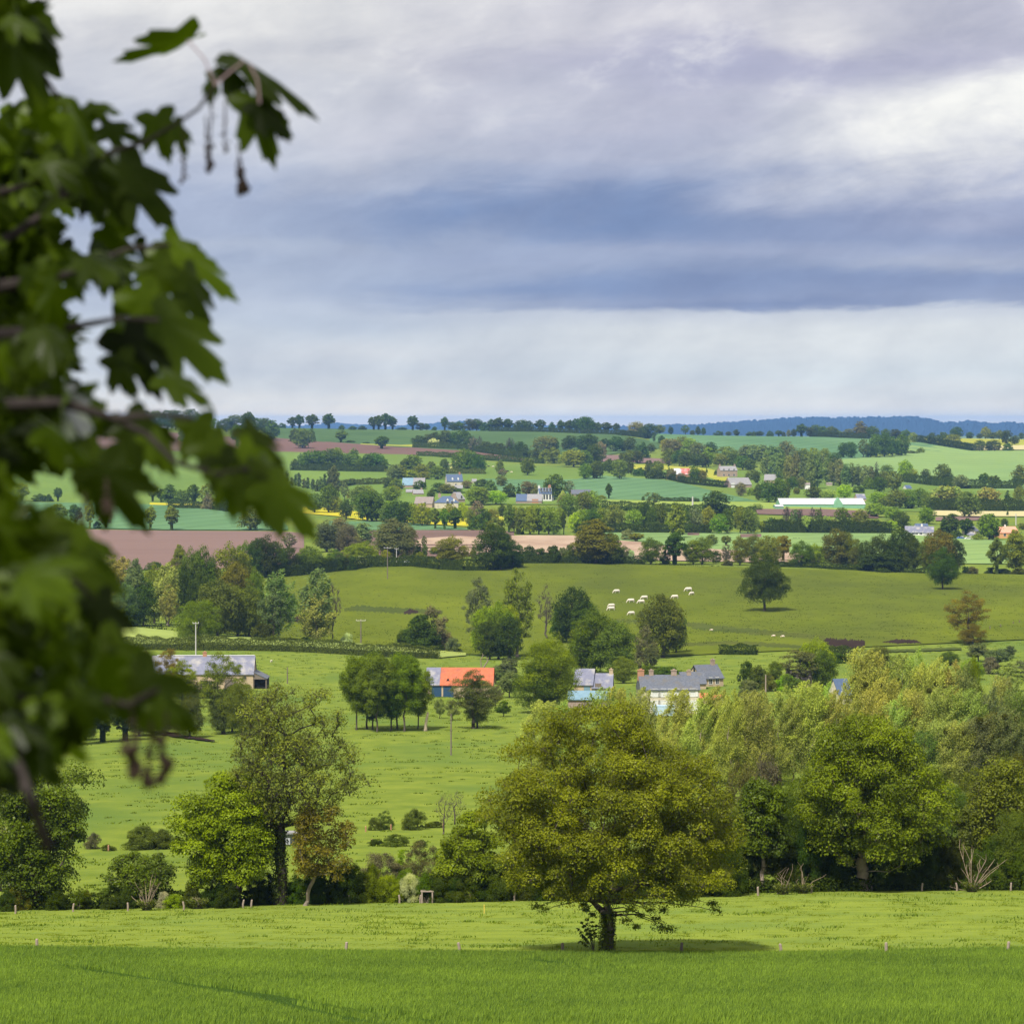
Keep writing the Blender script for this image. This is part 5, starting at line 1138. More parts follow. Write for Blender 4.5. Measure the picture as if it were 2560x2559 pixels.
row('L', 'in the dark wood edge by the oak', 'dark wood edge by the massive oak', [(60, 1330, 1615, 160, 'bush', 'dark green'), (170, 1300, 1600, 200, 'bush', 'dark green'), (380, 1280, 1595, 230, 'bush', 'dark green'), (520, 1250, 1590, 230, 'bush', 'dark green'), (660, 1240, 1588, 250, 'bush', 'deep green'), (790, 1300, 1585, 200, 'bush', 'dark green'), (1020, 1290, 1585, 230, 'bush', 'dark green'), (1140, 1250, 1584, 250, 'bush', 'dark green'), (1270, 1260, 1584, 250, 'bush', 'dark green'), (1400, 1270, 1584, 230, 'bush', 'dark green'), (1530, 1380, 1582, 200, 'bush', 'dark green'), (1700, 1300, 1582, 260, 'bush', 'deep green'), (1840, 1180, 1580, 260, 'bush', 'dull green'), (1930, 1350, 1585, 200, 'bush', 'mid green'), (120, 790, 1500, 260, 'scrub', 'brownish'), (300, 800, 1480, 260, 'scrub', 'greyish'), (420, 870, 1480, 240, 'oak', 'olive'), (560, 960, 1500, 280, 'oak', 'dark green'), (1480, 900, 1480, 260, 'oak', 'dull green'), (1620, 800, 1440, 260, 'sparse', 'olive'), (1790, 760, 1440, 300, 'oak', 'olive'), (1920, 700, 1440, 260, 'oak', 'dull green'), (1690, 900, 1480, 240, 'scrub', 'brownish'), (650, 1150, 1540, 260, 'oak', 'deep green'), (1300, 1100, 1530, 300, 'oak', 'dark green')], lod=0)


flush()
M_CUT = surf_mat('cut_wood', (.24, .175, .12), (.36, .28, .2), 6, .85, (.12, .09, .065), 2)


def coppice(label, crop, x, y, stems, rad=.022):
    u, v = px(crop, x, y); X, Y, Z = at(u, v); Y -= .8; m = CROP[crop][2] / F * Y
    Z = float(ground(X, Y))
    rs = np.random.RandomState(int(x + y))
    o = empty('coppice_stump', (X, Y, Z)); tag(o, label, 'tree stump', 'coppiced stumps at the wood edge')
    st = MB()
    for k in range(7):
        a = k * .9
        st.tube([(.12 * math.cos(a), .12 * math.sin(a), -.1), (.2 * math.cos(a), .2 * math.sin(a), .28), (.22 * math.cos(a), .22 * math.sin(a), .42 + .1 * rs.rand())], [.16, .09, .05], 7)
    st.build('stump', M_BARK, o)
    for (sx, sy) in stems:
        dx, dz = (sx - x) * m, (y - sy) * m; dyy = rs.uniform(-.5, .3)
        b = MB()
        q = rad * rs.uniform(.6, 1.3); s_ = rs.uniform(.72, 1.0); bx_, by_ = rs.randn() * .14, rs.randn() * .14
        P = [(dx * .06, dyy * .1, .15), (dx * .22 + bx_ * .5, dyy * .4, dz * .3 * s_), (dx * .5 + bx_, dyy * .7 + by_, dz * .62 * s_), (dx * .78 + bx_ * .6 + rs.randn() * .04, dyy * .9 + by_, dz * .85 * s_), (dx * s_ + rs.randn() * .06, dyy, dz * s_)]
        b.tube(P, [q * 1.3, q, q * .8, q * .6, q * .4], 6)
        if rs.rand() < .6:
            k_ = P[2]; b.tube([k_, (k_[0] + rs.randn() * .12, k_[1] + rs.randn() * .1, k_[2] + dz * .16), (k_[0] + rs.randn() * .22, k_[1] + rs.randn() * .15, k_[2] + dz * .32)], [q * .7, q * .5, q * .3], 5)
        b.build('cut_stem', M_CUT, o)
    n = 1500; hh = rs.rand(n) ** 1.6 * .75; a = rs.uniform(0, 6.28, n); rr = (.15 + .55 * hh) * rs.uniform(.5, 1.3, n)
    V, Fq = quads(np.stack([np.cos(a) * rr * 1.3, np.sin(a) * rr, hh], 1), rs.randn(n, 3) + np.array([0, -.3, .4]), np.full(n, .11), rs)
    sh = link('shoots', mesh_np('shoots', V, [Fq], np.repeat(rs.rand(n), 4)), M_LEAFN, o); sh.color = (*COLS['dull green'], 1)
    return o


coppice('coppiced stump with pale cut stems below the flat hawthorn', 'I', 1120, 1612, [(1020, 1420), (1080, 1410), (1130, 1460), (1170, 1290), (1195, 1340), (1215, 1400), (1060, 1470), (1010, 1350), (1240, 1370), (990, 1500), (1100, 1310), (1150, 1400), (1205, 1240), (1255, 1470)])
coppice('wide coppiced stump with long grey shoots right of the oak', 'L', 1590, 1597, [(1530, 1265), (1600, 1290), (1550, 1380), (1580, 1340), (1640, 1340), (1690, 1300), (1740, 1360), (1840, 1345), (1720, 1390), (1440, 1545), (1480, 1480), (1510, 1420), (1650, 1400), (1800, 1340), (1490, 1180), (1620, 1450), (1560, 1480), (1730, 1480)], .026)
coppice('three-stemmed cut stump between grey-green tree and oak', 'L', 395, 1612, [(430, 1375), (470, 1380), (345, 1480), (375, 1525), (440, 1530), (405, 1500), (415, 1440)])
coppice('thin coppiced stems beside the oak trunk', 'L', 520, 1606, [(470, 1490), (510, 1430), (550, 1470), (600, 1550), (490, 1400), (530, 1500), (690, 1470)])
coppice('short brown cut stump left of the yellow-green oak', 'I', 1505, 1600, [(1480, 1470), (1510, 1480), (1530, 1520), (1460, 1500), (1495, 1440)], .02)

# sapling shoot at the foot of the big tree
rs = np.random.RandomState(5)
u, v = px('K', 975, 1566); X, Y, Z = at(u, v); m = .43478 / F * Y
sp = empty('sapling', (X, Y - .5, float(ground(X, Y - .5)))); tag(sp, 'small leafy shoot beside the trunk of the big olive tree', 'sapling')
b = MB(); tips = [(905, 1390), (935, 1375), (965, 1390), (885, 1430), (905, 1465), (900, 1500), (990, 1410), (950, 1440), (925, 1410)]
for tx, ty in tips:
    b.tube([(0, 0, 0), ((tx - 975) * m * .35, rs.uniform(-.1, .1), (1566 - ty) * m * .55), ((tx - 975) * m, rs.uniform(-.2, .2), (1566 - ty) * m)], [.02, .014, .006], 5)
b.build('stem', M_BARK, sp)
cl = []
for tx, ty in tips:
    for t in (.55, .7, .85, 1.0):
        cl.append([(tx - 975) * m * t, 0, (1566 - ty) * m * (t * .9 + .1)])
V, Fq, t = leaves_dome(rs, np.array(cl), .13, 22, .11, inner=.2)
c_ = link('leaves', mesh_np('sapling_leaves', V, [Fq], t), M_LEAFN, sp); c_.color = (*COLS['mid green'], 1)

# ------------------------------------------------------------------ hedges
def hedge(label, pts, h, wd, col, n_per=28, leaf=.28, group=None):
    pts = [(p if len(p) == 2 else px(*p)) for p in pts]
    P = [at(u, v) for u, v in pts]
    rs = np.random.RandomState(len(label) + abs(int(P[0][0])))
    C = []; NN = []
    core = MB()
    for (x0, y0, z0), (x1, y1, z1) in zip(P[:-1], P[1:]):
        ln = math.hypot(x1 - x0, y1 - y0); n = int(ln * (2 * h + wd) * 2.6 / leaf ** 2)
        t = rs.rand(n); dx, dy = (x1 - x0) / ln, (y1 - y0) / ln
        side = rs.rand(n) < 2 * h / (2 * h + wd)
        bulge = 1 + .12 * np.sin(t * ln * .9 + x0)
        hh = h * (1 + .10 * np.sin(t * ln * .35 + x0) + .07 * np.sin(t * ln * 1.3))
        zz = np.where(side, rs.rand(n), rs.uniform(.88, 1.04, n)); off = np.where(side, np.where(rs.rand(n) < .7, -1, 1) * wd / 2 * bulge * (1.05 - .25 * zz), rs.uniform(-.42, .42, n) * wd)
        dn = np.stack([-dy * off, dx * off], 1)
        bx = x0 + (x1 - x0) * t; by = y0 + (y1 - y0) * t
        px_ = bx - dy * off + rs.randn(n) * .1; py_ = by + dx * off + rs.randn(n) * .1
        pz = ground(bx, by) + hh * zz
        C.append(np.stack([px_, py_, pz], 1)); NN.append(np.stack([dn[:, 0] * side, dn[:, 1] * side, np.where(side, .5, 1.2)], 1) + rs.randn(n, 3) * .5)
        s = wd * .14
        m_ = max(2, int(ln / 12))
        for i in range(m_):
            xa, ya = x0 + (x1 - x0) * i / m_, y0 + (y1 - y0) * i / m_; xb, yb = x0 + (x1 - x0) * (i + 1) / m_, y0 + (y1 - y0) * (i + 1) / m_
            za, zb = float(ground(xa, ya)), float(ground(xb, yb))
            core.poly([(xa + dy * s, ya - dx * s, za - .3), (xa - dy * s, ya + dx * s, za - .3), (xb - dy * s, yb + dx * s, zb - .3), (xb + dy * s, yb - dx * s, zb - .3),
                       (xa + dy * s, ya - dx * s, za + h * .45), (xa - dy * s, ya + dx * s, za + h * .45), (xb - dy * s, yb + dx * s, zb + h * .45), (xb + dy * s, yb - dx * s, zb + h * .45)],
                      [(4, 7, 6, 5), (0, 3, 7, 4), (1, 5, 6, 2), (0, 4, 5, 1), (3, 2, 6, 7)])
    C = np.concatenate(C); NN = np.concatenate(NN)
    V, Fq = quads(C, NN, np.full(len(C), leaf), rs)
    nv = len(V)
    V = np.concatenate([V, np.array(core.v)]); tint = np.concatenate([np.repeat(rs.rand(len(C)), 4), np.zeros(len(core.v))])
    o = link('hedge', mesh_np('hedge', V, [Fq, np.array(core.f) + nv], tint), M_LEAF)
    o.color = (*COLS[col], 1)
    tag(o, label, 'hedge', group)
    return o


hedge('long clipped hedge under the pale pasture strip', [('P', 150, 1615), ('E', 935, 1058), ('E', 1400, 1062), ('E', 1930, 1068), ('F', 500, 912), ('F', 930, 940), ('F', 1365, 955)], 3.6, 2.5, 'dull green', 40, .26)
hedge('dark hedge along the top edge of the cow hill', [('F', 870, 330), ('F', 1030, 325), ('F', 1200, 322), ('F', 1400, 345), ('F', 1560, 352), ('F', 1720, 350), ('F', 1930, 325)], 4.5, 4, 'dark green', 30, .4)
hedge('dark hedge above the farm below the cow pasture', [('G', 1520, 925), ('G', 1640, 927), ('G', 1775, 928)], 2.9, 2.4, 'dark green', 40, .3)
hedge('short dark hedge behind the stone cottage', [('H', 585, 975), ('H', 730, 985)], 4.0, 3, 'dark green', 40, .3)
hedge('low dark hedge in front of the slate barn', [('N', 870, 780), ('N', 1030, 780)], 3.4, 2, 'dark green', 60, .22)
hedge('hedge at the foot of the white hall trees', [('C', 1480, 1200), ('C', 1930, 1202), ('D', 420, 1202), ('D', 850, 1204)], 7, 5, 'dark green', 16, .6)
hedge('dark hedge running under the wood of the cow hill', [('F', 170, 405), ('F', 420, 385), ('F', 640, 360), ('F', 860, 335)], 5, 4, 'dark green', 30, .4)
hedge('hedge along the foot of the dark skyline field', [('B', 430, 514), ('B', 800, 528), ('B', 1100, 572), ('B', 1330, 595)], 6, 6, 'deep green', 12, .8)
hedge('low hedge on the ridge above the pale slope', [('D', 1080, 468), ('D', 1300, 506), ('D', 1530, 542)], 8, 6, 'dark green', 12, .8)
hedge('hedge between the blue-green field and rapeseed', [('A', 340, 858), ('A', 640, 862), ('A', 760, 885)], 5, 5, 'dark green', 14, .7)
hedge('low field hedge beyond the wheat wedge', [('C', 640, 946), ('C', 960, 952)], 3, 3, 'dark green', 10, .6)
hedge('hedge below the wood of the ploughed strip', [('A', 1180, 598), ('A', 1500, 604), ('A', 1840, 610)], 6, 6, 'dark green', 14, .8)
hedge('low scrub along the skyline crest', [('B', 1040, 384), ('B', 1500, 390), ('C', 0, 402), ('C', 330, 410), ('C', 560, 440)], 6, 5, 'dark green', 9, .9)
hedge('hedge under the ridge trees of the blue hill', [('D', 220, 426), ('D', 450, 436), ('D', 690, 446)], 7, 5, 'dark green', 12, .9)
hedge('field hedge by the round wood and farm lane', [('C', 430, 735), ('C', 600, 752), ('C', 720, 772), ('C', 880, 808), ('C', 1180, 838)], 5, 5, 'dark green', 10, .8)
hedge('hedge along the stream behind the near meadow', [('I', 0, 1612), ('I', 640, 1605), ('J', 250, 1600), ('J', 1000, 1590), ('J', 1900, 1580)], 1.0, 1.2, 'dark green', 60, .16)
hedge('low bramble line under the dark wood edge', [('L', 20, 1612), ('L', 500, 1600), ('L', 1100, 1590), ('L', 1960, 1588)], .9, 1.2, 'dark green', 60, .16)

# mistletoe balls hanging in the poplars
M_MISTLE = leaf_mat('mistletoe', .25, (1.4, 1.3, .8), obj_color=False, color=(.065, .072, .014, 1))
mr_ = np.random.RandomState(8)
D_ = mr_.randn(900, 3); D_ /= np.linalg.norm(D_, axis=1, keepdims=True)
V_, F_ = quads(D_ * (.35 + .65 * mr_.rand(900, 1) ** .5), D_ + mr_.randn(900, 3) * .6, np.full(900, .28), mr_)
MIST = mesh_np('mistletoe', V_, [F_], np.repeat(mr_.rand(900), 4)); MIST.materials.append(M_MISTLE)
for cr_, x, y in [('L', 925, 280), ('L', 1020, 285), ('L', 1270, 270), ('L', 1375, 280), ('L', 1330, 320), ('L', 1590, 480), ('L', 1650, 510), ('L', 1810, 485), ('L', 1885, 500), ('L', 1440, 580), ('L', 1550, 590), ('L', 1795, 590), ('L', 1880, 650), ('K', 1452, 270), ('K', 1692, 308), ('K', 1510, 230), ('K', 1495, 150)]:
    u, v = px(cr_, x, y)
    best = min(POPLARS, key=lambda q: abs((u - U0) / F * q[2] - q[1]) + (1e3 if q[2] > 460 else 0) + (50 if not (.25 < (-(v - V0) / F * q[2] - q[3]) / q[6] < .95) else 0) + .02 * q[2])
    o, X, Y, Z, rz, s3, H = best
    Y2 = Y - .10 * s3[0] * 8; X2 = (u - U0) / F * Y2; Z2 = -(v - V0) / F * Y2
    dx, dy = X2 - X, Y2 - Y
    c_, s_ = math.cos(-rz), math.sin(-rz)
    m_ = link('mistletoe', MIST, None, o)
    m_.location = ((dx * c_ - dy * s_) / s3[0], (dx * s_ + dy * c_) / s3[1], (Z2 - Z + .25) / s3[2])
    r_ = mr_.uniform(.28, .46); m_.scale = (r_ / s3[0], r_ / s3[1], r_ / s3[2])

hedge('hedge along the foot of the ploughed upland strip', [('B', 460, 582), ('B', 760, 592), ('B', 1010, 612), ('B', 1480, 640)], 5, 5, 'deep green', 12, .8)
hedge('hedge across the pasture left of the village', [('A', 1350, 745), ('A', 1600, 700), ('A', 1900, 690)], 5, 5, 'dull green', 12, .7)
hedge('hedge under the trees on the village pasture', [('B', 230, 745), ('B', 500, 735), ('B', 700, 725), ('B', 1010, 728)], 5, 5, 'dull green', 12, .7)
hedge('hedge closing the light strip before the white hall', [('C', 150, 1002), ('C', 700, 1028), ('C', 1100, 1045), ('C', 1420, 1050)], 5, 5, 'deep green', 12, .7)
hedge('hedge between the mint field and the tree belt', [('C', -40, 1200), ('C', 270, 1198), ('C', 700, 1200), ('C', 1050, 1204)], 5, 5, 'dark green', 12, .6)
hedge('hedge below the pale slope beside the hall wood', [('D', 950, 790), ('D', 1200, 820), ('D', 1500, 845), ('D', 1900, 845)], 7, 6, 'deep green', 12, .8)
hedge('hedge behind the bungalow gardens', [('D', 1190, 1020), ('D', 1500, 1024), ('D', 1960, 1026)], 8, 6, 'dark green', 12, .7)
hedge('dark hedge along the pasture top under the tree row', [('G', 0, 305), ('G', 560, 303), ('G', 1000, 308)], 3.5, 3, 'dark green', 20, .4)
hedge('low hedge under the trees below the bungalow', [('H', 100, 318), ('H', 500, 330), ('H', 900, 358), ('H', 1250, 372)], 2.5, 2.5, 'dark green', 20, .4)
# ------------------------------------------------------------------ buildings
M_SLATE = surf_mat('slate', (.07, .08, .10), (.125, .135, .165), 2.5, .6, (.11, .105, .10), .5, spec=.3)
M_SLATEB = surf_mat('blue_slate', (.055, .085, .15), (.075, .11, .18), 1.5, .5, spec=.35)
M_SLATEP = surf_mat('lavender_slate', (.13, .135, .19), (.18, .185, .24), .9, .6, (.33, .31, .28), .35)
M_GREYR = surf_mat('grey_tile', (.20, .195, .20), (.27, .26, .26), 1.0, .8)
M_BROWNR = surf_mat('brown_tile', (.19, .155, .13), (.26, .22, .2), 1.2, .85)
M_ORANGE = surf_mat('orange_tile', (.40, .098, .045), (.52, .15, .075), 2.2, .85, (.30, .105, .065), .5)
M_REDR = surf_mat('red_metal', (.38, .10, .08), (.45, .14, .11), .6, .7, (.6, .6, .6), .25)
M_SALMON = surf_mat('salmon_tile', (.58, .25, .16), (.65, .3, .2), 1.0, .85)
M_SKYB = surf_mat('sky_blue_metal', (.13, .22, .28), (.18, .28, .34), .8, .45)
M_WHITER = surf_mat('white_metal_roof', (.40, .41, .42), (.50, .50, .50), .12, .5, (.45, .46, .47), .05, (3, .3, 1))
M_CREAM = surf_mat('cream_render', (.46, .41, .30), (.58, .52, .40), 1.6, .9, (.38, .34, .27), .5)
M_STONE = surf_mat('tan_stone', (.36, .27, .17), (.48, .38, .26), 2.2, .95)
M_STONEG = surf_mat('brown_stone', (.27, .20, .16), (.36, .28, .22), 2, .95)
M_WHITE = surf_mat('white_paint', (.62, .61, .57), (.7, .69, .65), 1, .85)
M_OCHRE = surf_mat('orange_render', (.60, .30, .12), (.66, .36, .16), 1, .9)
M_GREENW = surf_mat('green_cladding', (.16, .33, .20), (.2, .38, .24), .6, .7)
M_BLUED = surf_mat('blue_door', (.020, .055, .11), (.03, .07, .13), 2, .6)
M_GLASS = surf_mat('window_glass', (.02, .022, .026), (.03, .032, .036), 1, .15, spec=.5)
M_BRICK = surf_mat('brick', (.34, .17, .10), (.42, .23, .14), 4, .9)
M_DARKIN = surf_mat('dark_interior', (.012, .011, .010), (.02, .018, .016), 1, .95)
M_WOODP = surf_mat('weathered_wood', (.13, .105, .085), (.2, .165, .135), 5, .9)
M_POSTL = surf_mat('pale_post_wood', (.24, .19, .15), (.34, .27, .22), 6, .9)
M_CONC = surf_mat('concrete', (.42, .40, .37), (.5, .48, .45), 3, .85)


def house(label, crop, xl, xr, yb, ye, yr, wall, roof, depth=7.0, yaw=0.0, chim=(), win=(), doors=(), cat='house', name='house', hip=False, group=None, dY=0.0, over=.3, right_roof=None, dorm=(), left_roof=None, gable_win=None):
    ul, v = px(crop, xl, yb); ur, _ = px(crop, xr, yb); u = (ul + ur) / 2
    ve, vr = px(crop, 0, ye)[1], px(crop, 0, yr)[1]
    X, Y, Z = at(u, v); Y += dY; X = (u - U0) / F * Y; Z = float(ground(X, Y)) if not dY else -(v - V0) / F * Y
    W = (ur - ul) / F * Y; HE = (v - ve) / F * Y; HR = (v - vr) / F * Y
    o = empty(name, (X, Y, Z), R(yaw)); tag(o, label, cat, group)
    D = depth; h = W / 2
    b = MB()
    if hip:
        b.box(-h, h, 0, D, -.8, HE)
    else:
        b.poly([(-h, 0, -.8), (-h, D, -.8), (-h, D, HE), (-h, D / 2, HR), (-h, 0, HE), (h, 0, -.8), (h, D, -.8), (h, D, HE), (h, D / 2, HR), (h, 0, HE)],
               [(0, 4, 3, 2, 1), (5, 6, 7, 8, 9), (0, 5, 9, 4), (1, 2, 7, 6), (4, 9, 8, 3), (3, 8, 7, 2), (0, 1, 6, 5)])
    b.build('wall', wall, o)
    sl = (HR - HE) / (D / 2); t = .16

    def slab(x0, x1, mat_, nm='roof'):
        m = MB()
        if hip:
            q = min(h * .7, D / 2)
            m.poly([(x0 - over, -over, HE + .02), (x1 + over, -over, HE + .02), (x1 + over, D + over, HE + .02), (x0 - over, D + over, HE + .02), (x0 + q, D / 2, HR + .05), (x1 - q, D / 2, HR + .05)],
                   [(0, 1, 5, 4), (1, 2, 5), (2, 3, 4, 5), (3, 0, 4), (3, 2, 1, 0)])
        else:
            ze = HE - sl * over
            for sgn in (0, 1):
                f = (lambda y: y) if sgn == 0 else (lambda y: D - y)
                m.poly([(x0, f(-over), ze + .05), (x1, f(-over), ze + .05), (x1, f(D / 2), HR + .05), (x0, f(D / 2), HR + .05), (x0, f(-over), ze + .05 + t), (x1, f(-over), ze + .05 + t), (x1, f(D / 2), HR + .05 + t), (x0, f(D / 2), HR + .05 + t)],
                       [(0, 1, 2, 3), (4, 5, 6, 7), (0, 1, 5, 4), (1, 2, 6, 5), (2, 3, 7, 6), (3, 0, 4, 7)])
        return m.build(nm, mat_, o)
    xa, xb = -h - over * .6, h + over * .6
    rf = None
    if left_roof:
        fr, mt = left_roof; xm = -h + W * fr
        slab(xa, xm - .02, mt); rf = slab(xm + .02, xb, roof)
    else:
        rf = slab(xa, xb, roof)
    for c in chim:                                     # (x fraction, height above ridge, width, material)
        fx, hh, wd, mt = c; cx = -h + W * fr_(fx)
        m = MB(); m.box(cx - wd / 2, cx + wd / 2, D / 2 - wd * .3, D / 2 + wd * .3, HR - 1.0, HR + hh)
        m.box(cx - wd / 2 - .08, cx + wd / 2 + .08, D / 2 - wd * .3 - .08, D / 2 + wd * .3 + .08, HR + hh, HR + hh + .14)
        m.box(cx - wd * .2, cx + wd * .2, D / 2 - .14, D / 2 + .14, HR + hh + .14, HR + hh + .4)
        m.build('chimney', mt, rf)
    for wv in win:                                     # (x fraction, sill height, width, height[, material])
        fx, z0, ww, hh = wv[:4]; cx = -h + W * fx; mt = wv[4] if len(wv) > 4 else M_WHITE
        m = MB(); e = .1
        m.box(cx - ww / 2 - e, cx - ww / 2, -.07, .02, z0 - e, z0 + hh + e); m.box(cx + ww / 2, cx + ww / 2 + e, -.07, .02, z0 - e, z0 + hh + e)
        m.box(cx - ww / 2, cx + ww / 2, -.07, .02, z0 - e, z0); m.box(cx - ww / 2, cx + ww / 2, -.07, .02, z0 + hh, z0 + hh + e)
        m.box(cx - .03, cx + .03, -.06, .02, z0, z0 + hh)
        if len(wv) > 5:                                 # open white shutters on both sides
            for s in (-1, 1):
                a = cx + s * (ww / 2 + .12 + ww * .26); m.box(a - ww * .26, a + ww * .26, -.1, -.004, z0 - .05, z0 + hh + .05)
        f = m.build('window', mt, o)
        g = MB(); g.box(cx - ww / 2 + .002, cx + ww / 2 - .002, -.035, .015, z0 + .002, z0 + hh - .002); g.build('pane', M_SHUT if len(wv) > 5 else M_GLASS, f)
    for dv in doors:
        fx, ww, hh, mt = dv; cx = -h + W * fx
        m = MB(); m.box(cx - ww / 2, cx + ww / 2, -.05, .03, 0, hh); m.box(cx - ww / 2 - .12, cx - ww / 2 - .003, -.07, .03, 0, hh + .12); m.box(cx + ww / 2 + .003, cx + ww / 2 + .12, -.07, .03, 0, hh + .12)
        m.box(cx - .02, cx + .02, -.07, -.052, .05, hh - .05)
        m.build('door', mt, o)
    for dv in dorm:                                    # (x fraction, width, height)
        fx, ww, hh = dv; cx = -h + W * fx; zb = HE + (HR - HE) * .22; yb_ = (zb - HE) / sl - .15; yd = yb_ + hh / sl + .6
        m = MB()
        m.poly([(cx - ww / 2, yb_, zb), (cx + ww / 2, yb_, zb), (cx + ww / 2, yb_, zb + hh * .65), (cx, yb_, zb + hh), (cx - ww / 2, yb_, zb + hh * .65),
                (cx - ww / 2, yd, zb), (cx + ww / 2, yd, zb), (cx + ww / 2, yd, zb + hh * .65), (cx, yd, zb + hh), (cx - ww / 2, yd, zb + hh * .65)],
               [(0, 1, 2, 3, 4), (5, 9, 8, 7, 6), (1, 6, 7, 2), (2, 7, 8, 3), (3, 8, 9, 4), (4, 9, 5, 0), (0, 5, 6, 1)])
        d_ = m.build('dormer', M_WHITE, rf)
    if gable_win:
        s, fy, z0, ww, hh = gable_win
        m = MB(); x_ = s * h
        m.box(min(x_, x_ + s * .05), max(x_, x_ + s * .05), D * fy - ww / 2, D * fy + ww / 2, z0, z0 + hh); m.build('window', M_GLASS, o)
    return o, (W, HE, HR, D)


def fr_(x):
    return x


M_SHUT = surf_mat('white_blind', (.55, .55, .54), (.62, .62, .6), 1, .8)
# the long slate barn on the left
o, (W, HE, HR, D) = house('long stone barn with lavender slate roof behind sparse trees', 'N', 200, 1572, 655, 450, 235, M_STONE, M_SLATEP, 8, 0, chim=[(.51, .9, .9, M_BRICK)],
      win=[(.45, 1.1, .5, .6, M_STONE), (.58, 1.1, .6, .7, M_STONE), (.92, 2.3, .7, .8, M_STONE)], doors=[(.52, 1.5, 2.1, M_WOODP), (.56, 1.3, 2.1, M_WOODP), (.78, 2.4, 2.2, M_WOODP)], cat='barn', name='stone_barn')
m = MB(); h = W / 2
m.box(h + 2.9, h + 3.15, .2, .45, -.5, 2.2); m.box(h + 2.9, h + 3.15, D - .5, D - .25, -.5, 2.2); m.box(h + .02, h + .22, .2, .45, -.5, 3.4)
m.build('lean_to_post', M_WOODP, o)
m = MB(); m.poly([(h + .02, 0, 3.9), (h + 3.3, 0, 2.3), (h + 3.3, D, 2.3), (h + .02, D, 3.9), (h + .02, 0, 4.05), (h + 3.3, 0, 2.45), (h + 3.3, D, 2.45), (h + .02, D, 4.05)], [(3, 2, 1, 0), (4, 5, 6, 7), (0, 1, 5, 4), (1, 2, 6, 5), (2, 3, 7, 6), (3, 0, 4, 7)])
m.build('lean_to_roof', M_SLATE, o)
m = MB(); m.poly([(h + .03, .1, 3.85), (h + 3.2, .1, 2.28), (h + .03, .1, 2.3), (h + .03, .2, 3.85), (h + 3.2, .2, 2.28), (h + .03, .2, 2.3)], [(0, 2, 1), (3, 4, 5), (0, 1, 4, 3), (1, 2, 5, 4), (2, 0, 3, 5)])
m.build('boarding', M_WOODP, o)
m = MB(); m.box(h + .03, h + 3.1, 1.2, D, -.4, 2.2); m.build('lean_to_interior', M_DARKIN, o)
m = MB(); m.poly([(-h + 1, -.22, HR + .2), (h, -.22, HR + .2), (h, .22, HR + .2), (-h + 1, .22, HR + .2), (-h + 1, 0, HR + .34), (h, 0, HR + .34)], [(0, 1, 5, 4), (2, 3, 4, 5), (0, 4, 3), (1, 2, 5)])
rdg = m.build('ridge_tiles', M_WHITER, o); rdg.location = (0, D / 2, 0)
# orange barn
o, (W, HE, HR, D) = house('stone barn with bright orange tiled roof, grey slate end and blue doors', 'O', 420, 1490, 915, 715, 475, M_STONE, M_ORANGE, 7.5, -3, doors=[(.155, 2.0, 2.5, M_BLUED), (.335, 2.1, 2.5, M_BLUED)], cat='barn', name='orange_roofed_barn', left_roof=(.205, M_SLATEP))
m = MB(); cx = -W / 2 + W * .325; zb = HE + .5; m.poly([(cx - .55, .6, zb), (cx + .55, .6, zb), (cx, .6, zb + .9), (cx - .55, 2.6, zb), (cx + .55, 2.6, zb), (cx, 2.6, zb + .9)], [(0, 1, 2), (3, 5, 4), (0, 2, 5, 3), (2, 1, 4, 5), (0, 3, 4, 1)])
m.build('dormer', M_DARKIN, o)
house('low white-roofed shed beside the orange barn', 'O', 120, 385, 880, 755, 700, M_DARKIN, M_WHITER, 5, 0, cat='shed', name='shed')
# farmhouse group
o, (W, HE, HR, D) = house('cream farmhouse with slate roof, many chimneys and white shutters', 'M', 870, 1500, 705, 445, 312, M_CREAM, M_SLATE, 8, 4, chim=[(.03, 1.1, 1.3, M_BRICK), (.21, 1.0, .9, M_STONEG), (.6, 1.0, 1.1, M_STONEG), (.86, .9, .9, M_STONEG)],
      win=[(f, z, .95, hh, M_WHITE, 1) for f in (.24, .38, .51, .61, .75, .88) for z, hh in ((3.55, 1.5), (.8, 1.9))], doors=[(.45, 1.4, 2.4, M_WHITE)], cat='farmhouse', name='farmhouse')
m = MB(); m.poly([(-W / 2 - .14, -.1, -.5), (-W / 2 - .14, D + .1, -.5), (-W / 2 - .14, D + .1, HE), (-W / 2 - .14, D / 2, HR - .1), (-W / 2 - .14, -.1, HE), (-W / 2 - .01, -.1, -.5), (-W / 2 - .01, D + .1, -.5), (-W / 2 - .01, D + .1, HE), (-W / 2 - .01, D / 2, HR - .1), (-W / 2 - .01, -.1, HE)],
    [(0, 1, 2, 3, 4), (5, 9, 8, 7, 6), (0, 4, 9, 5), (1, 6, 7, 2), (2, 7, 8, 3), (3, 8, 9, 4)]); m.build('slate_hung_gable', M_SLATE, o)
house('small tower-like stone house with slate roof and tall chimney behind the farmhouse', 'M', 1500, 1770, 410, 322, 195, M_STONE, M_SLATE, 7, 24, chim=[(.82, 1.2, 1.0, M_STONEG)], win=[(.42, .6, .8, 1.5, M_WHITE), (.72, .6, .8, 1.5, M_WHITE)], gable_win=(-1, .5, 3.4, .9, 1.2))
house('dark slate wing joining the farmhouse and the stone house', 'M', 1310, 1570, 440, 378, 272, M_STONE, M_SLATE, 6, 8, cat='house wing', name='house_wing')
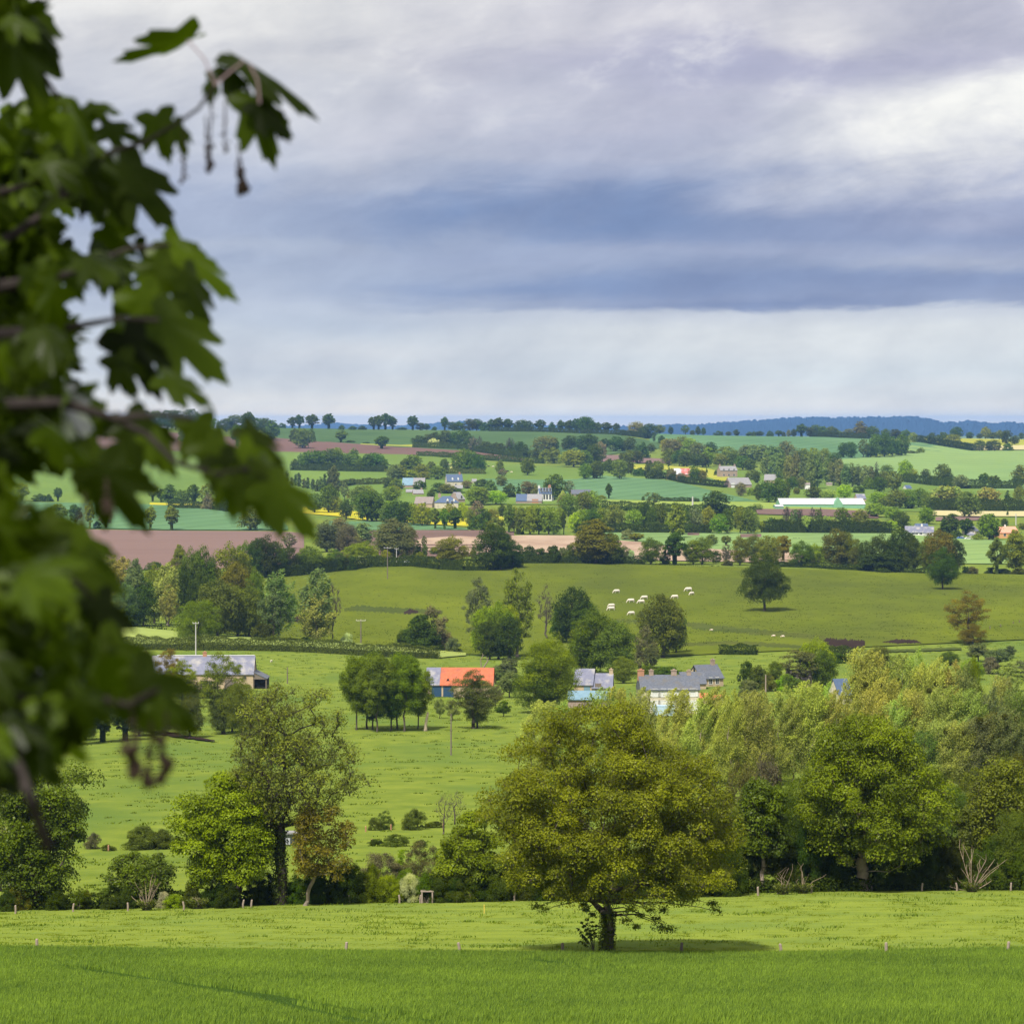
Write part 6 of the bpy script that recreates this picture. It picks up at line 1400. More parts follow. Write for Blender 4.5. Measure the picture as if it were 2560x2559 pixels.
house('grey-roofed outbuilding with chimney left of the farmhouse', 'M', 345, 560, 470, 425, 290, M_STONE, M_SLATEP, 7, -4, chim=[(.92, 1.0, .9, M_STONE)], cat='outbuilding', name='outbuilding', doors=[(.3, 1.2, 2.0, M_WOODP)])
house('taller grey-gabled outbuilding beside the bright oak', 'M', 150, 350, 470, 390, 240, M_STONE, M_SLATEP, 7, -8, cat='outbuilding', name='outbuilding', doors=[(.7, 1.2, 1.8, M_SKYB)])
house('low shed with sky-blue metal roof before the outbuildings', 'M', 90, 550, 640, 552, 480, M_STONEG, M_SKYB, 7, 0, cat='shed', name='shed', doors=[(.5, 2.2, 1.5, M_WOODP)])
house('small shed with orange tile roof right of the farmhouse', 'M', 1505, 1600, 600, 535, 500, M_STONEG, M_ORANGE, 4, 0, cat='shed', name='shed')
house('tiny white hut with orange roof beside the farm garden', 'M', 1630, 1705, 605, 548, 515, M_WHITE, M_ORANGE, 3, -25, cat='hut', name='hut', doors=[(.3, .8, 1.5, M_SKYB)])
# blue-white trailer below the farmhouse
u, v = px('M', 1115, 748); X, Y, Z = at(u, v); m_ = .23292 / F * Y
o = empty('livestock_trailer', (X, Y, Z)); tag(o, 'pale blue trailer parked on the grass below the farmhouse', 'trailer')
m = MB(); m.box(-2.1, 2.1, 0, 1.9, .45, 2.3); m.box(-2.16, 2.16, -.05, 1.95, 2.3, 2.42); [m.box(-2.1 + .7 * i - .03, -2.1 + .7 * i + .03, -.04, -.002, .5, 2.25) for i in range(7)]; m.build('body', surf_mat('trailer_blue', (.35, .48, .62), (.42, .55, .68), 1, .5), o)
for sx in (-.6, .6):
    m = MB(); m.tube([(sx, -.06, .34), (sx, .2, .34)], [.34, .34], 14); m.build('wheel', M_DARKIN, o)
m = MB(); m.tube([(2.1, .9, .5), (3.3, .9, .45)], [.06, .05], 6); m.build('drawbar', M_WOODP, o)
house('stone cottage with brown tile roof among the orchard trees', 'H', 285, 450, 1150, 1105, 1045, M_STONE, M_BROWNR, 6, -12, chim=[(.05, 1.1, .9, M_STONE)], cat='cottage', name='cottage', win=[(.5, .9, .8, 1.0, M_WHITE)])
house('narrow cottage with blue slate roof hidden in the poplars', 'H', 650, 750, 1270, 1200, 1105, M_CREAM, M_SLATEB, 5, 22, cat='cottage', name='cottage', win=[(.3, 2.0, .6, .8, M_WHITE)], gable_win=(1, .5, 1.5, .7, .9))
# village on the far slope
V_ = 'houses of the far village'
house('low barn half roofed in sky-blue metal at the village edge', 'B', 338, 518, 838, 812, 757, M_STONEG, M_GREYR, 10, -6, cat='barn', name='barn', left_roof=(.48, M_SKYB), group=V_)
house('village house with blue slate roof and two white dormers', 'B', 700, 830, 838, 783, 727, M_CREAM, M_SLATEB, 9, 12, chim=[(.85, 1.6, 1.3, M_BRICK)], dorm=[(.36, 1.2, 1.8), (.72, 1.2, 1.8)], win=[(.55, 1.5, 1.3, 2.0)], group=V_, gable_win=(-1, .5, 3, 1.5, 2))
house('small slate porch building before the dormered village house', 'B', 762, 826, 850, 838, 815, M_CREAM, M_GREYR, 6, 0, cat='outbuilding', name='outbuilding', group=V_)
house('grey-roofed cottage half hidden above the brown-roofed house', 'B', 430, 512, 895, 880, 852, M_STONE, M_GREYR, 8, 8, chim=[(.85, 1.4, 1.2, M_STONEG)], cat='cottage', name='cottage', group=V_)
house('village house with brown tiled roof and tan wall', 'B', 436, 582, 995, 962, 910, M_STONE, M_BROWNR, 10, -10, group=V_, win=[(.6, 2, 1.4, 1.8)])
house('hip-roofed slate manor with two white dormers in the village', 'B', 600, 790, 1000, 955, 903, M_CREAM, M_SLATEB, 11, 0, chim=[(.2, 1.6, 1.8, M_STONEG), (.85, 1.6, 1.6, M_STONEG)], dorm=[(.55, 1.2, 1.8), (.82, 1.2, 1.8)], hip=True, win=[(.55, 2.5, 1.5, 2.4), (.75, 2.5, 1.5, 2.4)], name='manor_house', group=V_)
house('grey gabled house beside the hip-roofed manor', 'B', 785, 850, 955, 925, 872, M_STONEG, M_GREYR, 12, 35, group=V_, win=[(.5, 3, 1.5, 2)])
house('long farm building with grey and blue roof by the white house', 'B', 1255, 1462, 965, 940, 888, M_STONEG, M_GREYR, 11, -4, cat='barn', name='barn', left_roof=(.42, M_SLATEB), doors=[(.75, 4, 3.4, M_BRICK)], group=V_)
house('tall white house with blue roof and brick chimney', 'B', 1442, 1545, 945, 882, 838, M_WHITE, M_SLATEB, 10, 6, chim=[(.88, 2.0, 1.8, M_BRICK), (.05, 1.6, 1.5, M_WHITE)], win=[(f, z, 1.3, hh, M_WHITE) for f in (.16, .4, .62, .86) for z, hh in ((1.5, 3.4), (7.0, 2.6))], group=V_)
house('white side wing against the tall white house', 'B', 1540, 1560, 942, 912, 905, M_WHITE, M_SLATEB, 5, 0, cat='house wing', name='house_wing', group=V_)
house('grey-roofed barn on the right end of the village', 'B', 1705, 1862, 905, 885, 852, M_STONEG, M_SLATE, 11, 4, cat='barn', name='barn', group=V_)
house('small pale shed in the village gardens', 'B', 905, 942, 800, 782, 765, M_CREAM, M_GREYR, 6, 10, cat='shed', name='shed', group=V_)
house('small grey-roofed house above the brown-roofed house', 'B', 370, 440, 880, 868, 848, M_STONE, M_GREYR, 6, 0, cat='outbuilding', name='outbuilding', group=V_)
# valley farms right of centre
house('old barn with faded red and white metal roof', 'C', 768, 902, 770, 725, 680, M_BRICK, M_REDR, 11, 16, cat='barn', name='red_roofed_barn', left_roof=(.38, M_WHITER))
house('square brown stone house with grey slate roof', 'C', 1128, 1270, 752, 695, 662, M_STONEG, M_GREYR, 10, 14, chim=[(.06, 1.6, 1.4, M_STONEG), (.94, 1.6, 1.4, M_STONEG)], win=[(f, z, 1.3, 2.0, M_WHITE) for f in (.2, .5, .8) for z in (1.2, 5.5)])
house('long low barn with pale grey roof and white end door', 'C', 1205, 1392, 838, 808, 755, M_STONEG, M_GREYR, 12, 22, cat='barn', name='barn', doors=[(.1, 2.6, 4.2, M_WHITE)])
house('grey-roofed farmhouse with a red porch behind dark oaks', 'C', 1482, 1582, 800, 772, 728, M_STONE, M_GREYR, 10, -10, name='farmhouse', cat='farmhouse')
house('white gabled hut before the purple-brown trees', 'C', 1810, 1852, 852, 808, 796, M_WHITE, M_BROWNR, 6, 0, cat='hut', name='hut')
house('beige hut among the trees above the hall', 'D', 345, 388, 822, 804, 794, M_CREAM, M_BROWNR, 6, 0, cat='hut', name='hut')
house('house with violet slate roof hidden right of the hall', 'D', 590, 662, 945, 922, 886, M_STONE, M_SLATEP, 9, 10)
house('tiny blue-roofed house on the hillside orchard', 'D', 985, 1030, 850, 838, 815, M_WHITE, M_SLATEB, 8, 15)
house('red-roofed house among the pale poplars', 'D', 1195, 1250, 925, 912, 885, M_WHITE, M_REDR, 8, 0)
# white hall
o, (W, HE, HR, D) = house('very long white-roofed hall with green cladding', 'D', -30, 655, 998, 968, 926, M_GREENW, M_WHITER, 34, 0, cat='hall', name='farm_hall')
m = MB(); gx = -W / 2 + W * .68; gw = W * .055
m.poly([(gx - gw, -1.5, -.5), (gx + gw, -1.5, -.5), (gx + gw, -1.5, HE), (gx, -1.5, HE + 4.5), (gx - gw, -1.5, HE), (gx - gw, 8, -.5), (gx + gw, 8, -.5), (gx + gw, 8, HE), (gx, 8, HE + 4.5), (gx - gw, 8, HE)],
       [(0, 1, 2, 3, 4), (5, 9, 8, 7, 6), (1, 6, 7, 2), (2, 7, 8, 3), (3, 8, 9, 4), (4, 9, 5, 0)]); m.build('gabled_porch', M_GREENW, o)
house('low white lean-to at the hall left end', 'C', 1575, 1640, 1010, 986, 975, M_GREENW, M_WHITER, 20, 0, cat='lean-to', name='lean_to')
# bungalow and neighbours
house('white bungalow with grey roof facing the mint field', 'Q', -120, 200, 410, 352, 250, M_WHITE, M_SLATEP, 11, -8, chim=[(.9, 1.2, 1.0, M_WHITE)], win=[(f, .9, 1.5, 1.3) for f in (.2, .45, .62, .85)], cat='bungalow', name='bungalow')
house('white gabled wing joined to the bungalow', 'Q', 205, 375, 422, 358, 255, M_WHITE, M_SLATEP, 10, -8, cat='bungalow', name='bungalow', win=[(.45, .3, 1.2, 2.0), (.7, .3, 1.2, 2.0)])
house('blue slate roof house rising behind the bungalow', 'Q', 70, 280, 330, 240, 205, M_WHITE, M_SLATEB, 9, 0, dY=30)
house('orange house with salmon tile roof at the frame edge', 'Q', 1510, 1850, 450, 355, 258, M_OCHRE, M_SALMON, 10, 14, chim=[(.03, 1.0, 1.0, M_WHITE), (.45, 1.0, .9, M_WHITE)], win=[(.25, 1.2, 1.4, 1.6), (.6, 1.2, 1.4, 1.6)])
house('dark slate gable house with white bargeboards behind a tree', 'Q', 1055, 1200, 400, 330, 240, M_CREAM, M_SLATE, 9, 50)
house('small grey hip-roofed hut in the bungalow gardens', 'Q', 990, 1095, 420, 395, 345, M_WHITE, M_SLATEP, 8, 0, hip=True, cat='hut', name='hut')


# ------------------------------------------------------------------ vehicles and small farm things
def car(label, crop, x, y, col, yaw=0, L_=4.2):
    u, v = px(crop, x, y); X, Y, Z = at(u, v)
    o = empty('parked_car', (X, Y, Z), R(yaw)); tag(o, label, 'car')
    prof = [(-.5, .35), (-.5, .75), (-.44, .85), (-.36, .92), (-.24, 1.42), (.18, 1.46), (.3, 1.0), (.47, .86), (.5, .6), (.5, .35)]
    m = MB(); n = len(prof)
    pts = [(px_ * L_, -.85, z) for px_, z in prof] + [(px_ * L_, .85, z) for px_, z in prof]
    m.poly(pts, [tuple(range(n)), tuple(range(2 * n - 1, n - 1, -1))] + [(i, (i + 1) % n, n + (i + 1) % n, n + i) for i in range(n)])
    m.build('body', surf_mat('car_paint_' + str(int(x)), col, col, 1, .35, spec=.5), o)
    m = MB(); m.poly([(-.33 * L_, -.87, .95), (-.22 * L_, -.87, 1.36), (.16 * L_, -.87, 1.39), (.26 * L_, -.87, 1.0), (-.33 * L_, -.86, .95), (-.22 * L_, -.86, 1.36), (.16 * L_, -.86, 1.39), (.26 * L_, -.86, 1.0)], [(0, 1, 2, 3), (7, 6, 5, 4), (0, 3, 7, 4), (1, 5, 6, 2)])
    m.build('side_window', M_GLASS, o)
    for sx in (-.3, .31):
        for sy in (-.87, .67):
            m = MB(); m.tube([(sx * L_, sy, .32), (sx * L_, sy + .2, .32)], [.32, .32], 12); m.build('wheel', M_DARKIN, o)
    return o


car('white car parked under the trees at the hill hedge', 'F', 1168, 300, (.75, .76, .78), 8, 6)
car('white van beside the garden hut near the bungalow', 'Q', 865, 462, (.75, .75, .75), 70, 5)
car('blue car standing by the white van', 'Q', 840, 466, (.05, .12, .35), 10, 5)
car('white car on the drive near the bungalow hut', 'Q', 975, 474, (.7, .7, .68), 5, 5)
# white farm shelter seen through the poplar
u, v = px('J', 545, 1195); X, Y, Z = at(u, v)
o = empty('field_shelter', (X, Y, Z)); tag(o, 'small white field shelter seen behind the tall poplar', 'shelter')
m = MB(); m.box(-1.2, 1.2, 0, 1.6, 1.15, 1.3); m.build('roof', M_GREYR, o)
m = MB(); m.box(-1.1, 1.1, 1.4, 1.5, 0, 1.15); m.box(-1.1, -.5, .05, .12, .1, .75); m.box(.2, 1.1, .05, .12, .1, .75); m.build('wall', surf_mat('shelter_grey', (.32, .33, .35), (.4, .41, .43), 2, .7), o)
for sx in (-1.05, 1.05):
    m = MB(); m.box(sx - .05, sx + .05, .02, .12, -.1, 1.15); m.build('post', M_POSTL, o)
# feed rack
u, v = px('J', 1458, 1592); X, Y, Z = at(u, v); m_ = .36232 / F * Y
o = empty('feed_rack', (X, Y - .4, float(ground(X, Y - .4)))); tag(o, 'wooden hay rack with upright poles in the stream hedge', 'hay rack')
w_ = 36 * m_; hh = 80 * m_
m = MB()
for sx in (-w_, w_):
    for sy in (0, .7):
        m.box(sx - .05, sx + .05, sy - .05, sy + .05, -.2, hh)
m.box(-w_ - .1, w_ + .1, -.06, .76, hh, hh + .07); m.build('frame', M_POSTL, o)
m = MB(); rs = np.random.RandomState(3)
for i in range(26):
    a = rs.uniform(-w_, w_); m.tube([(a, rs.uniform(0, .7), 0), (a + rs.uniform(-.3, .3), rs.uniform(0, .7), hh * rs.uniform(.3, .7))], [.02, .012], 4)
m.build('sticks', M_BARKP, o)
# dead stump in the orchard
u, v = px('J', 1446, 405); X, Y, Z = at(u, v); m_ = .36232 / F * Y
b = MB(); b.tube([(0, 0, -.2), (0, 0, 35 * m_), (6 * m_, 0, 75 * m_), (12 * m_, 0, 105 * m_), (15 * m_, 0, 130 * m_)], [.36, .27, .24, .24, .16], 9)
b.tube([(13 * m_, 0, 110 * m_), (22 * m_, .1, 122 * m_)], [.16, .08], 6)
tag(link('tree_stump', b.mesh('stump'), surf_mat('stripped_trunk', (.46, .38, .26), (.36, .29, .2), 1.2, .9, (.04, .03, .025), .5)), 'broken dead trunk with stripped pale foot in the orchard', 'tree stump').location = (X, Y, Z)
# dead forked branches over the orange roof
u, v = px('O', 1330, 560); X, Y, Z = at(px('O', 1330, 920)[0], px('O', 1330, 920)[1]); Y += 16; X = (u - U0) / F * Y; Z = float(ground(X, Y)); m_ = .15528 / F * Y
b = MB()
def q_(x, y): return ((x - 1330) * m_, 0, Z * -1 * 0 + (-(1600 + y * .15528 - V0) / F * Y) - Z)
b.tube([(0, 0, -.3), q_(1330, 560), q_(1350, 430), q_(1410, 340), q_(1395, 260)], [.4, .3, .2, .14, .05], 7)
b.tube([q_(1330, 560), q_(1310, 460), q_(1300, 320), q_(1335, 240), q_(1322, 205)], [.25, .14, .12, .08, .04], 7)
b.tube([q_(1405, 340), q_(1440, 315)], [.08, .03], 5); b.tube([q_(1335, 250), q_(1350, 232)], [.05, .02], 5)
tag(link('dead_tree', b.mesh('dead_tree'), M_BARKP), 'bleached dead tree rising behind the orange roof', 'dead tree').location = (X, Y, Z)


def pole(label, crop, x, yt, yb, arm=0, mat=None, r=.11, kind='utility_pole'):
    u, v = px(crop, x, yb); X, Y, Z = at(u, v); H = (yb - yt) * CROP[crop][2] / F * Y
    o = empty(kind, (X, Y, Z)); tag(o, label, 'utility pole', 'utility poles across the fields')
    m = MB(); m.tube([(0, 0, -.5), (0, 0, H * .5), (0, 0, H)], [r * 1.3, r * 1.1, r * .85], 8); m.build('post', mat or M_WOODP, o)
    if arm:
        m = MB(); m.box(-arm / 2, arm / 2, -r - .1, -r, H - .25, H - .1); m.build('crossarm', M_CONC, o)
        for sx in (-.48, 0, .48):
            m = MB(); m.tube([(sx * arm, -r - .05, H - .1), (sx * arm, -r - .05, H + .2)], [.07, .05], 6); m.build('insulator', M_WHITE, o)
    return o


pole('pale concrete pole behind the slate barn', 'E', 1351, 872, 1108, 1.6, M_CONC, .15)
pole('dark T-shaped pole at the foot of the cow hill', 'F', 834, 688, 853, 2.9, M_WOODP, .17)
pole('T-shaped pole below the hill hedge', 'F', 1018, 188, 410, 2.9, M_WOODP, .17)
pole('slim pole in the hedge by the white car', 'F', 1080, 195, 300, 1.6, M_CONC, .15)
pole('dark pole in the pasture behind the clump', 'F', 327, 1015, 1128, 0, M_WOODP, .12)
pole('bare brown pole beside the stone cottage', 'H', 150, 1065, 1190, 0, M_POSTL, .14)
pole('lone wooden pole in the bright meadow', 'J', 1622, 285, 572, 0, M_WOODP, .1)
pole('dark pole seen through the maple leaves', 'E', 12, 1045, 1200, 0, M_WOODP, .14)
pole('pale pole in the light strip below the wheat wedge', 'C', 907, 905, 1000, 0, M_CONC, .5)
pole('white pole beside the tan field', 'Q', 1793, 25, 225, 0, M_CONC, .3)


# fence posts
def post(label, crop, x, yt, yb, mat=None, tilt=0.0, r=.055, group='fence posts'):
    u, v = px(crop, x, yb); X, Y, Z = at(u, v); H = max((yb - yt) * CROP[crop][2] / F * Y, .6)
    rs = np.random.RandomState(int(x)); m = MB()
    m.tube([(0, 0, -.3), (.01, 0, H * .5), (tilt * H, 0, H), (tilt * H, 0, H + .03)], [r * 1.05, r, r * .95, r * .55], 7)
    o = link('fence_post', m.mesh('fence_post'), mat or M_POSTL); o.location = (X, Y, Z)
    tag(o, label, 'fence post', group); return o


gp = 'posts between wheat and meadow'
P1 = [('P', 92, 2361, 2374), ('P', 865, 2367, 2382), ('P', 1148, 2366, 2383), ('P', 1406, 2368, 2384), ('P', 1703, 2368, 2383), ('P', 1952, 2368, 2386), ('P', 2215, 2356, 2386), ('P', 2520, 2358, 2381)]
desc = ['short brown post at the wheat edge far from the trunk', 'pale post at the wheat edge below the poplar', 'greyish post at the wheat edge left of the big tree', 'post at the wheat edge close left of the trunk', 'dark post at the wheat edge close right of the trunk', 'pale post at the wheat edge in a rough grass strip', 'tallest pale leaning post at the wheat edge', 'grey post at the wheat edge by the frame side']
for i, (d, p) in enumerate(zip(desc, P1)):
    post(d, *p, mat=M_POSTL if i not in (3, 4) else M_WOODP, tilt=.08 * math.sin(i * 2.1), r=.085, group=gp)
gp = 'posts along the stream hedge'
P2 = [('I', 117, 1588, 1642), ('I', 551, 1583, 1628), ('I', 965, 1580, 1622), ('I', 1387, 1570, 1614), ('I', 1833, 1540, 1600), ('I', 1896, 1538, 1600), ('J', 922, 1550, 1596), ('J', 1266, 1543, 1594), ('J', 1408, 1560, 1594), ('J', 1662, 1528, 1590), ('J', 1755, 1540, 1586), ('K', 445, 1222, 1268), ('K', 519, 1240, 1270), ('K', 840, 1215, 1262), ('K', 920, 1218, 1258),
      ('L', 240, 1568, 1620), ('L', 368, 1560, 1614), ('L', 580, 1560, 1608), ('L', 962, 1545, 1594), ('L', 1283, 1545, 1596), ('L', 1848, 1560, 1594), ('L', 1505, 1565, 1594), ('K', 1920, 1190, 1240)]
for i, p in enumerate(P2):
    post(f'wooden post, {ORD[i]} from the left along the stream hedge', *p, mat=M_POSTL, tilt=.1 * math.sin(i * 1.7) * (2.5 if i == 4 else 1), r=.07, group=gp)
gp = 'posts of the stream fence beyond the hedge'
for i, p in enumerate([('I', 818, 1135, 1168), ('J', 1033, 1070, 1100), ('J', 1207, 1055, 1088), ('J', 1391, 1040, 1080), ('J', 1568, 1040, 1080), ('J', 1075, 1165, 1192)]):
    post(f'small reddish post, {ORD[i]} from the left beside the stream bushes', *p, mat=M_BRICK, r=.08, group=gp)
post('slim yellow marker stake in the near meadow', 'J', 1850, 1625, 1665, mat=surf_mat('yellow_stake', (.6, .45, .08), (.65, .5, .1), 1, .7), r=.03, group=None)
gp = 'posts on the pasture below the bronze tree'
for i, p in enumerate([('H', 1697, 730, 758), ('H', 1771, 718, 742), ('H', 1858, 700, 720), ('H', 1900, 690, 712)]):
    post(f'dark field post, {ORD[i]} from the left right of the bronze tree', *p, mat=M_WOODP, r=.16, group=gp)
# pale garden fence
u0, v0 = px('M', 1760, 720); u1, v1 = px('M', 1930, 728)
o = empty('garden_fence', at((u0 + u1) / 2, (v0 + v1) / 2)); tag(o, 'pale green-white paling fence right of the farmhouse', 'fence')
fp = MB(); rl = MB(); L0 = o.location
pts = [at(u0 + (u1 - u0) * i / 12, v0 + (v1 - v0) * i / 12) for i in range(13)]
for i, p in enumerate(pts):
    x, y, z = p[0] - L0[0], p[1] - L0[1], p[2] - L0[2]
    fm = MB(); fm.box(x - .06, x + .06, y - .06, y + .06, z - .3, z + 1.25); fm.build('post', M_WHITE, o)
    if i:
        rl.tube([(xp, yp, zp + .95), (x, y, z + .95)], [.03, .03], 4); rl.tube([(xp, yp, zp + .5), (x, y, z + .5)], [.03, .03], 4)
    xp, yp, zp = x, y, z
rl.build('rail', M_WHITE, o)

# ------------------------------------------------------------------ cattle
def cow_mesh():
    m = MB()
    m.tube([(1.02, 0, 1.12), (.95, 0, 1.12), (.75, 0, 1.08), (.3, 0, 1.03), (-.2, 0, 1.0), (-.6, 0, 1.06), (-.85, 0, 1.08), (-1.0, 0, 1.05)], [.1, .27, .38, .44, .45, .41, .34, .2], 14)
    m.tube([(-.75, 0, 1.12), (-1.0, 0, 1.05), (-1.25, 0, .82), (-1.42, 0, .58)], [.3, .25, .19, .15], 12)
    m.tube([(-1.36, 0, .66), (-1.46, 0, .5), (-1.56, 0, .3), (-1.6, 0, .16)], [.15, .16, .12, .09], 12)
    m.tube([(1.0, 0, 1.2), (1.06, 0, 1.0), (1.08, 0, .6), (1.07, 0, .42)], [.05, .04, .035, .06], 8)
    for s in (-1, 1):
        m.tube([(.72, s * .2, .95), (.78, s * .22, .68), (.9, s * .22, .46), (.84, s * .22, .2), (.82, s * .22, 0)], [.22, .16, .085, .065, .08], 9)
        m.tube([(-.62, s * .2, .9), (-.62, s * .21, .6), (-.6, s * .21, .4), (-.62, s * .21, .18), (-.63, s * .21, 0)], [.17, .12, .085, .062, .08], 9)
        m.tube([(-1.34, s * .1, .72), (-1.32, s * .3, .7)], [.06, .04], 8)
    me = m.mesh('cow_base'); ob = bpy.data.objects.new('cow_base', me); COL.objects.link(ob)
    md = ob.modifiers.new('remesh', 'REMESH'); md.mode = 'VOXEL'; md.voxel_size = .04; md.use_smooth_shade = True
    sm = ob.modifiers.new('smooth', 'SMOOTH'); sm.factor = .5; sm.iterations = 3
    res = bpy.data.meshes.new_from_object(ob.evaluated_get(bpy.context.evaluated_depsgraph_get())); res.name = 'cow'
    bpy.data.objects.remove(ob)
    return res


CW = cow_mesh()
M_COWW = surf_mat('white_hide', (.52, .46, .37), (.62, .57, .48), 2, .9)
M_COWB = surf_mat('black_hide', (.02, .018, .017), (.03, .028, .026), 2, .9)
M_COWR = surf_mat('red_white_hide', (.70, .6, .5), (.75, .65, .55), 1.2, .9, (.28, .12, .06), 1.0)


def cow(label, crop, x, y, wpx, mat, yaw, group):
    u, v = px(crop, x, y); X, Y, Z = at(u, v)
    s = wpx * CROP[crop][2] / F * Y / 2.35
    o = bpy.data.objects.new('grazing_cow', CW); COL.objects.link(o)
    if len(CW.materials) == 0:
        CW.materials.append(mat)
    o.material_slots[0].link = 'OBJECT'; o.material_slots[0].material = mat
    o.location = (X, Y, Z + .05); o.rotation_euler = (0, 0, R(yaw)); o.scale = (s, s, s * 1.05)
    tag(o, label, 'cow', group)


gp = 'white cattle grazing the cow pasture'
for lab, x, y, w_, yw in [('white cow grazing alone at the upper left of the herd', 806, 508, 46, 20), ('white cow head down left of the close pair', 905, 574, 50, 12), ('white cow standing behind its partner in the middle pair', 998, 552, 48, 15), ('white cow in front within the middle pair', 976, 580, 48, 8),
                          ('upper white cow of the overlapping pair by the dark oak', 771, 606, 46, 10), ('lower white cow of the overlapping pair by the dark oak', 769, 628, 50, 6), ('white cow lowest on the slope, nearest the bank', 908, 660, 48, 14), ('white cow grazing right of the tree top', 1208, 548, 50, 18), ('white cow higher of the right-hand pair', 1302, 496, 50, 12), ('white cow lower of the right-hand pair', 1324, 522, 42, 40)]:
    cow(lab, 'G', x, y, w_, M_COWW, yw, gp)
gp = 'red and white calves by the bank'
for lab, x, y in [('red and white calf beside the dark soil bank, left one', 205, 808), ('red and white calf beside the dark soil bank, right one', 268, 812)]:
    cow(lab, 'H', x, y, 26, M_COWR, 0, gp)
cow('small pale calf on the bank below the herd', 'G', 1460, 766, 22, M_COWR, 0, 'calves on the bank')
gp = 'black cattle on the mint field'
for i, x in enumerate((1722, 1738, 1764)):
    cow(f'tiny black cow, {ORD[i]} from the left on the mint field', 'C', x, 1246, 13, M_COWB, 5 * i, gp)
cow('black cow beside the hedge tree on the mint field', 'C', 1586, 1243, 16, M_COWB, 0, gp)
gp = 'cattle above the village'
for lab, x, y, mt in [('white cow above the dormered village house', 712, 656, M_COWW), ('white cow on the pasture right of the big oaks', 1072, 672, M_COWW), ('black cow on the pasture right of the big oaks', 1035, 670, M_COWB), ('dark cow by the copse left of the village', 240, 660, M_COWB), ('spotted cow near the thin tree above the village', 1220, 716, M_COWR), ('dark cow near the thin tree above the village', 1190, 708, M_COWB)]:
    cow(lab, 'B', x, y, 20, mt, 10, gp)
gp = 'pale calves behind the slate barn'
for lab, x, y in [('pale calf in the pasture right of the slate barn', 97, 972), ('second pale calf farther along that pasture', 217, 982)]:
    cow(lab, 'F', x, y, 26, M_COWW, 70, gp)
# ------------------------------------------------------------------ the maple at the left edge, close to the camera
mrs = np.random.RandomState(2024)
_pol = [(0, 1.0), (9, .80), (14, .84), (21, .62), (27, .50), (34, .62), (41, .80), (47, .90), (55, .74), (61, .76), (70, .52), (79, .42), (90, .52), (101, .62), (110, .60), (122, .44), (140, .30), (165, .14), (180, .10)]
_ol = [(math.cos(R(a)) * r_, math.sin(R(a)) * r_) for a, r_ in _pol] + [(math.cos(R(-a)) * r_, math.sin(R(-a)) * r_) for a, r_ in reversed(_pol[1:-1])]
_ol = np.array(_ol)
NO = len(_ol)
LEAF2 = np.concatenate([[[0.0, 0]], _ol * .5, _ol])
LF3 = np.array([(0, 1 + i, 1 + (i + 1) % NO) for i in range(NO)])
LF4 = np.array([(1 + i, 1 + NO + i, 1 + NO + (i + 1) % NO, 1 + (i + 1) % NO) for i in range(NO)])


class Foliage:
    def __init__(s):
        s.V = []; s.T = []; s.n = 0

    def leaf(s, base, tip, roll, tint, curl=.25, fold=.18):
        base = np.array(base); d = np.array(tip) - base; ln = np.linalg.norm(d); ex = d / ln
        up = np.array([0, -1.0, 0]) - ex * np.dot([0, -1.0, 0], ex); up /= max(np.linalg.norm(up), 1e-4)
        sd_ = np.cross(up, ex)
        c, q = math.cos(R(roll)), math.sin(R(roll))
        nz = up * c + sd_ * q; ey = np.cross(nz, ex)
        x, y = LEAF2[:, 0], LEAF2[:, 1]
        z = -curl * (x * x) * .6 - fold * np.abs(y) + .05 * np.sin(7 * np.arctan2(y, x + .05)) * np.hypot(x, y) + curl * .3 * x
        y = y * mrs.uniform(.5, .74)
        P = base + (x[:, None] * ex + y[:, None] * ey + z[:, None] * nz) * ln
        s.V.append(P); s.T.append(np.full(len(P), tint)); s.n += 1

    def build(s, name, mat, parent):
        V = np.concatenate(s.V); k = len(LEAF2)
        f3 = (np.arange(s.n)[:, None, None] * k + LF3[None]).reshape(-1, 3); f4 = (np.arange(s.n)[:, None, None] * k + LF4[None]).reshape(-1, 4)
        return link(name, mesh_np(name, V, [f3, f4], np.concatenate(s.T), smooth=True), mat, parent)


def SP(u, v, d):
    u, v = px('S', u, v)
    return np.array([(u - U0) / F * d, d, -(v - V0) / F * d])


def dist(v):
    return float(np.interp(v, [0, 450, 700, 900, 1100, 1500], [5.4, 5.2, 4.7, 4.3, 3.9, 3.7]))


M_MAPLE = leaf_mat('maple_leaf', .42, (1.9, 1.8, .9), gloss=.25, obj_color=False, color=(.036, .060, .003, 1), contrast=.26)
M_MBARK = surf_mat('maple_bark', (.022, .017, .016), (.04, .032, .03), 30, .9)
M_FLOWER = surf_mat('maple_flowers', (.035, .022, .02), (.06, .04, .03), 30, .9)
mp = empty('maple_tree', (-3.4, 4.3, float(ground(-3.4, 4.3))))
tag(mp, 'blurred maple branches with drooping lobed leaves hanging in front of the camera', 'tree')
MO = np.array(mp.location)
fo = {k: Foliage() for k in ('upper', 'middle', 'lower')}


def put(u0, v0, u1, v1, roll=0, d=None, tint=None, curl=.25, fold=.18, dz=.0):
    d = d or dist(v0)
    a = SP(u0, v0, d); b = SP(u1, v1, d + dz)
    fo['upper' if v0 < 480 else 'middle' if v0 < 1000 else 'lower'].leaf(a - MO, b - MO, roll, mrs.rand() if tint is None else tint, curl, fold)


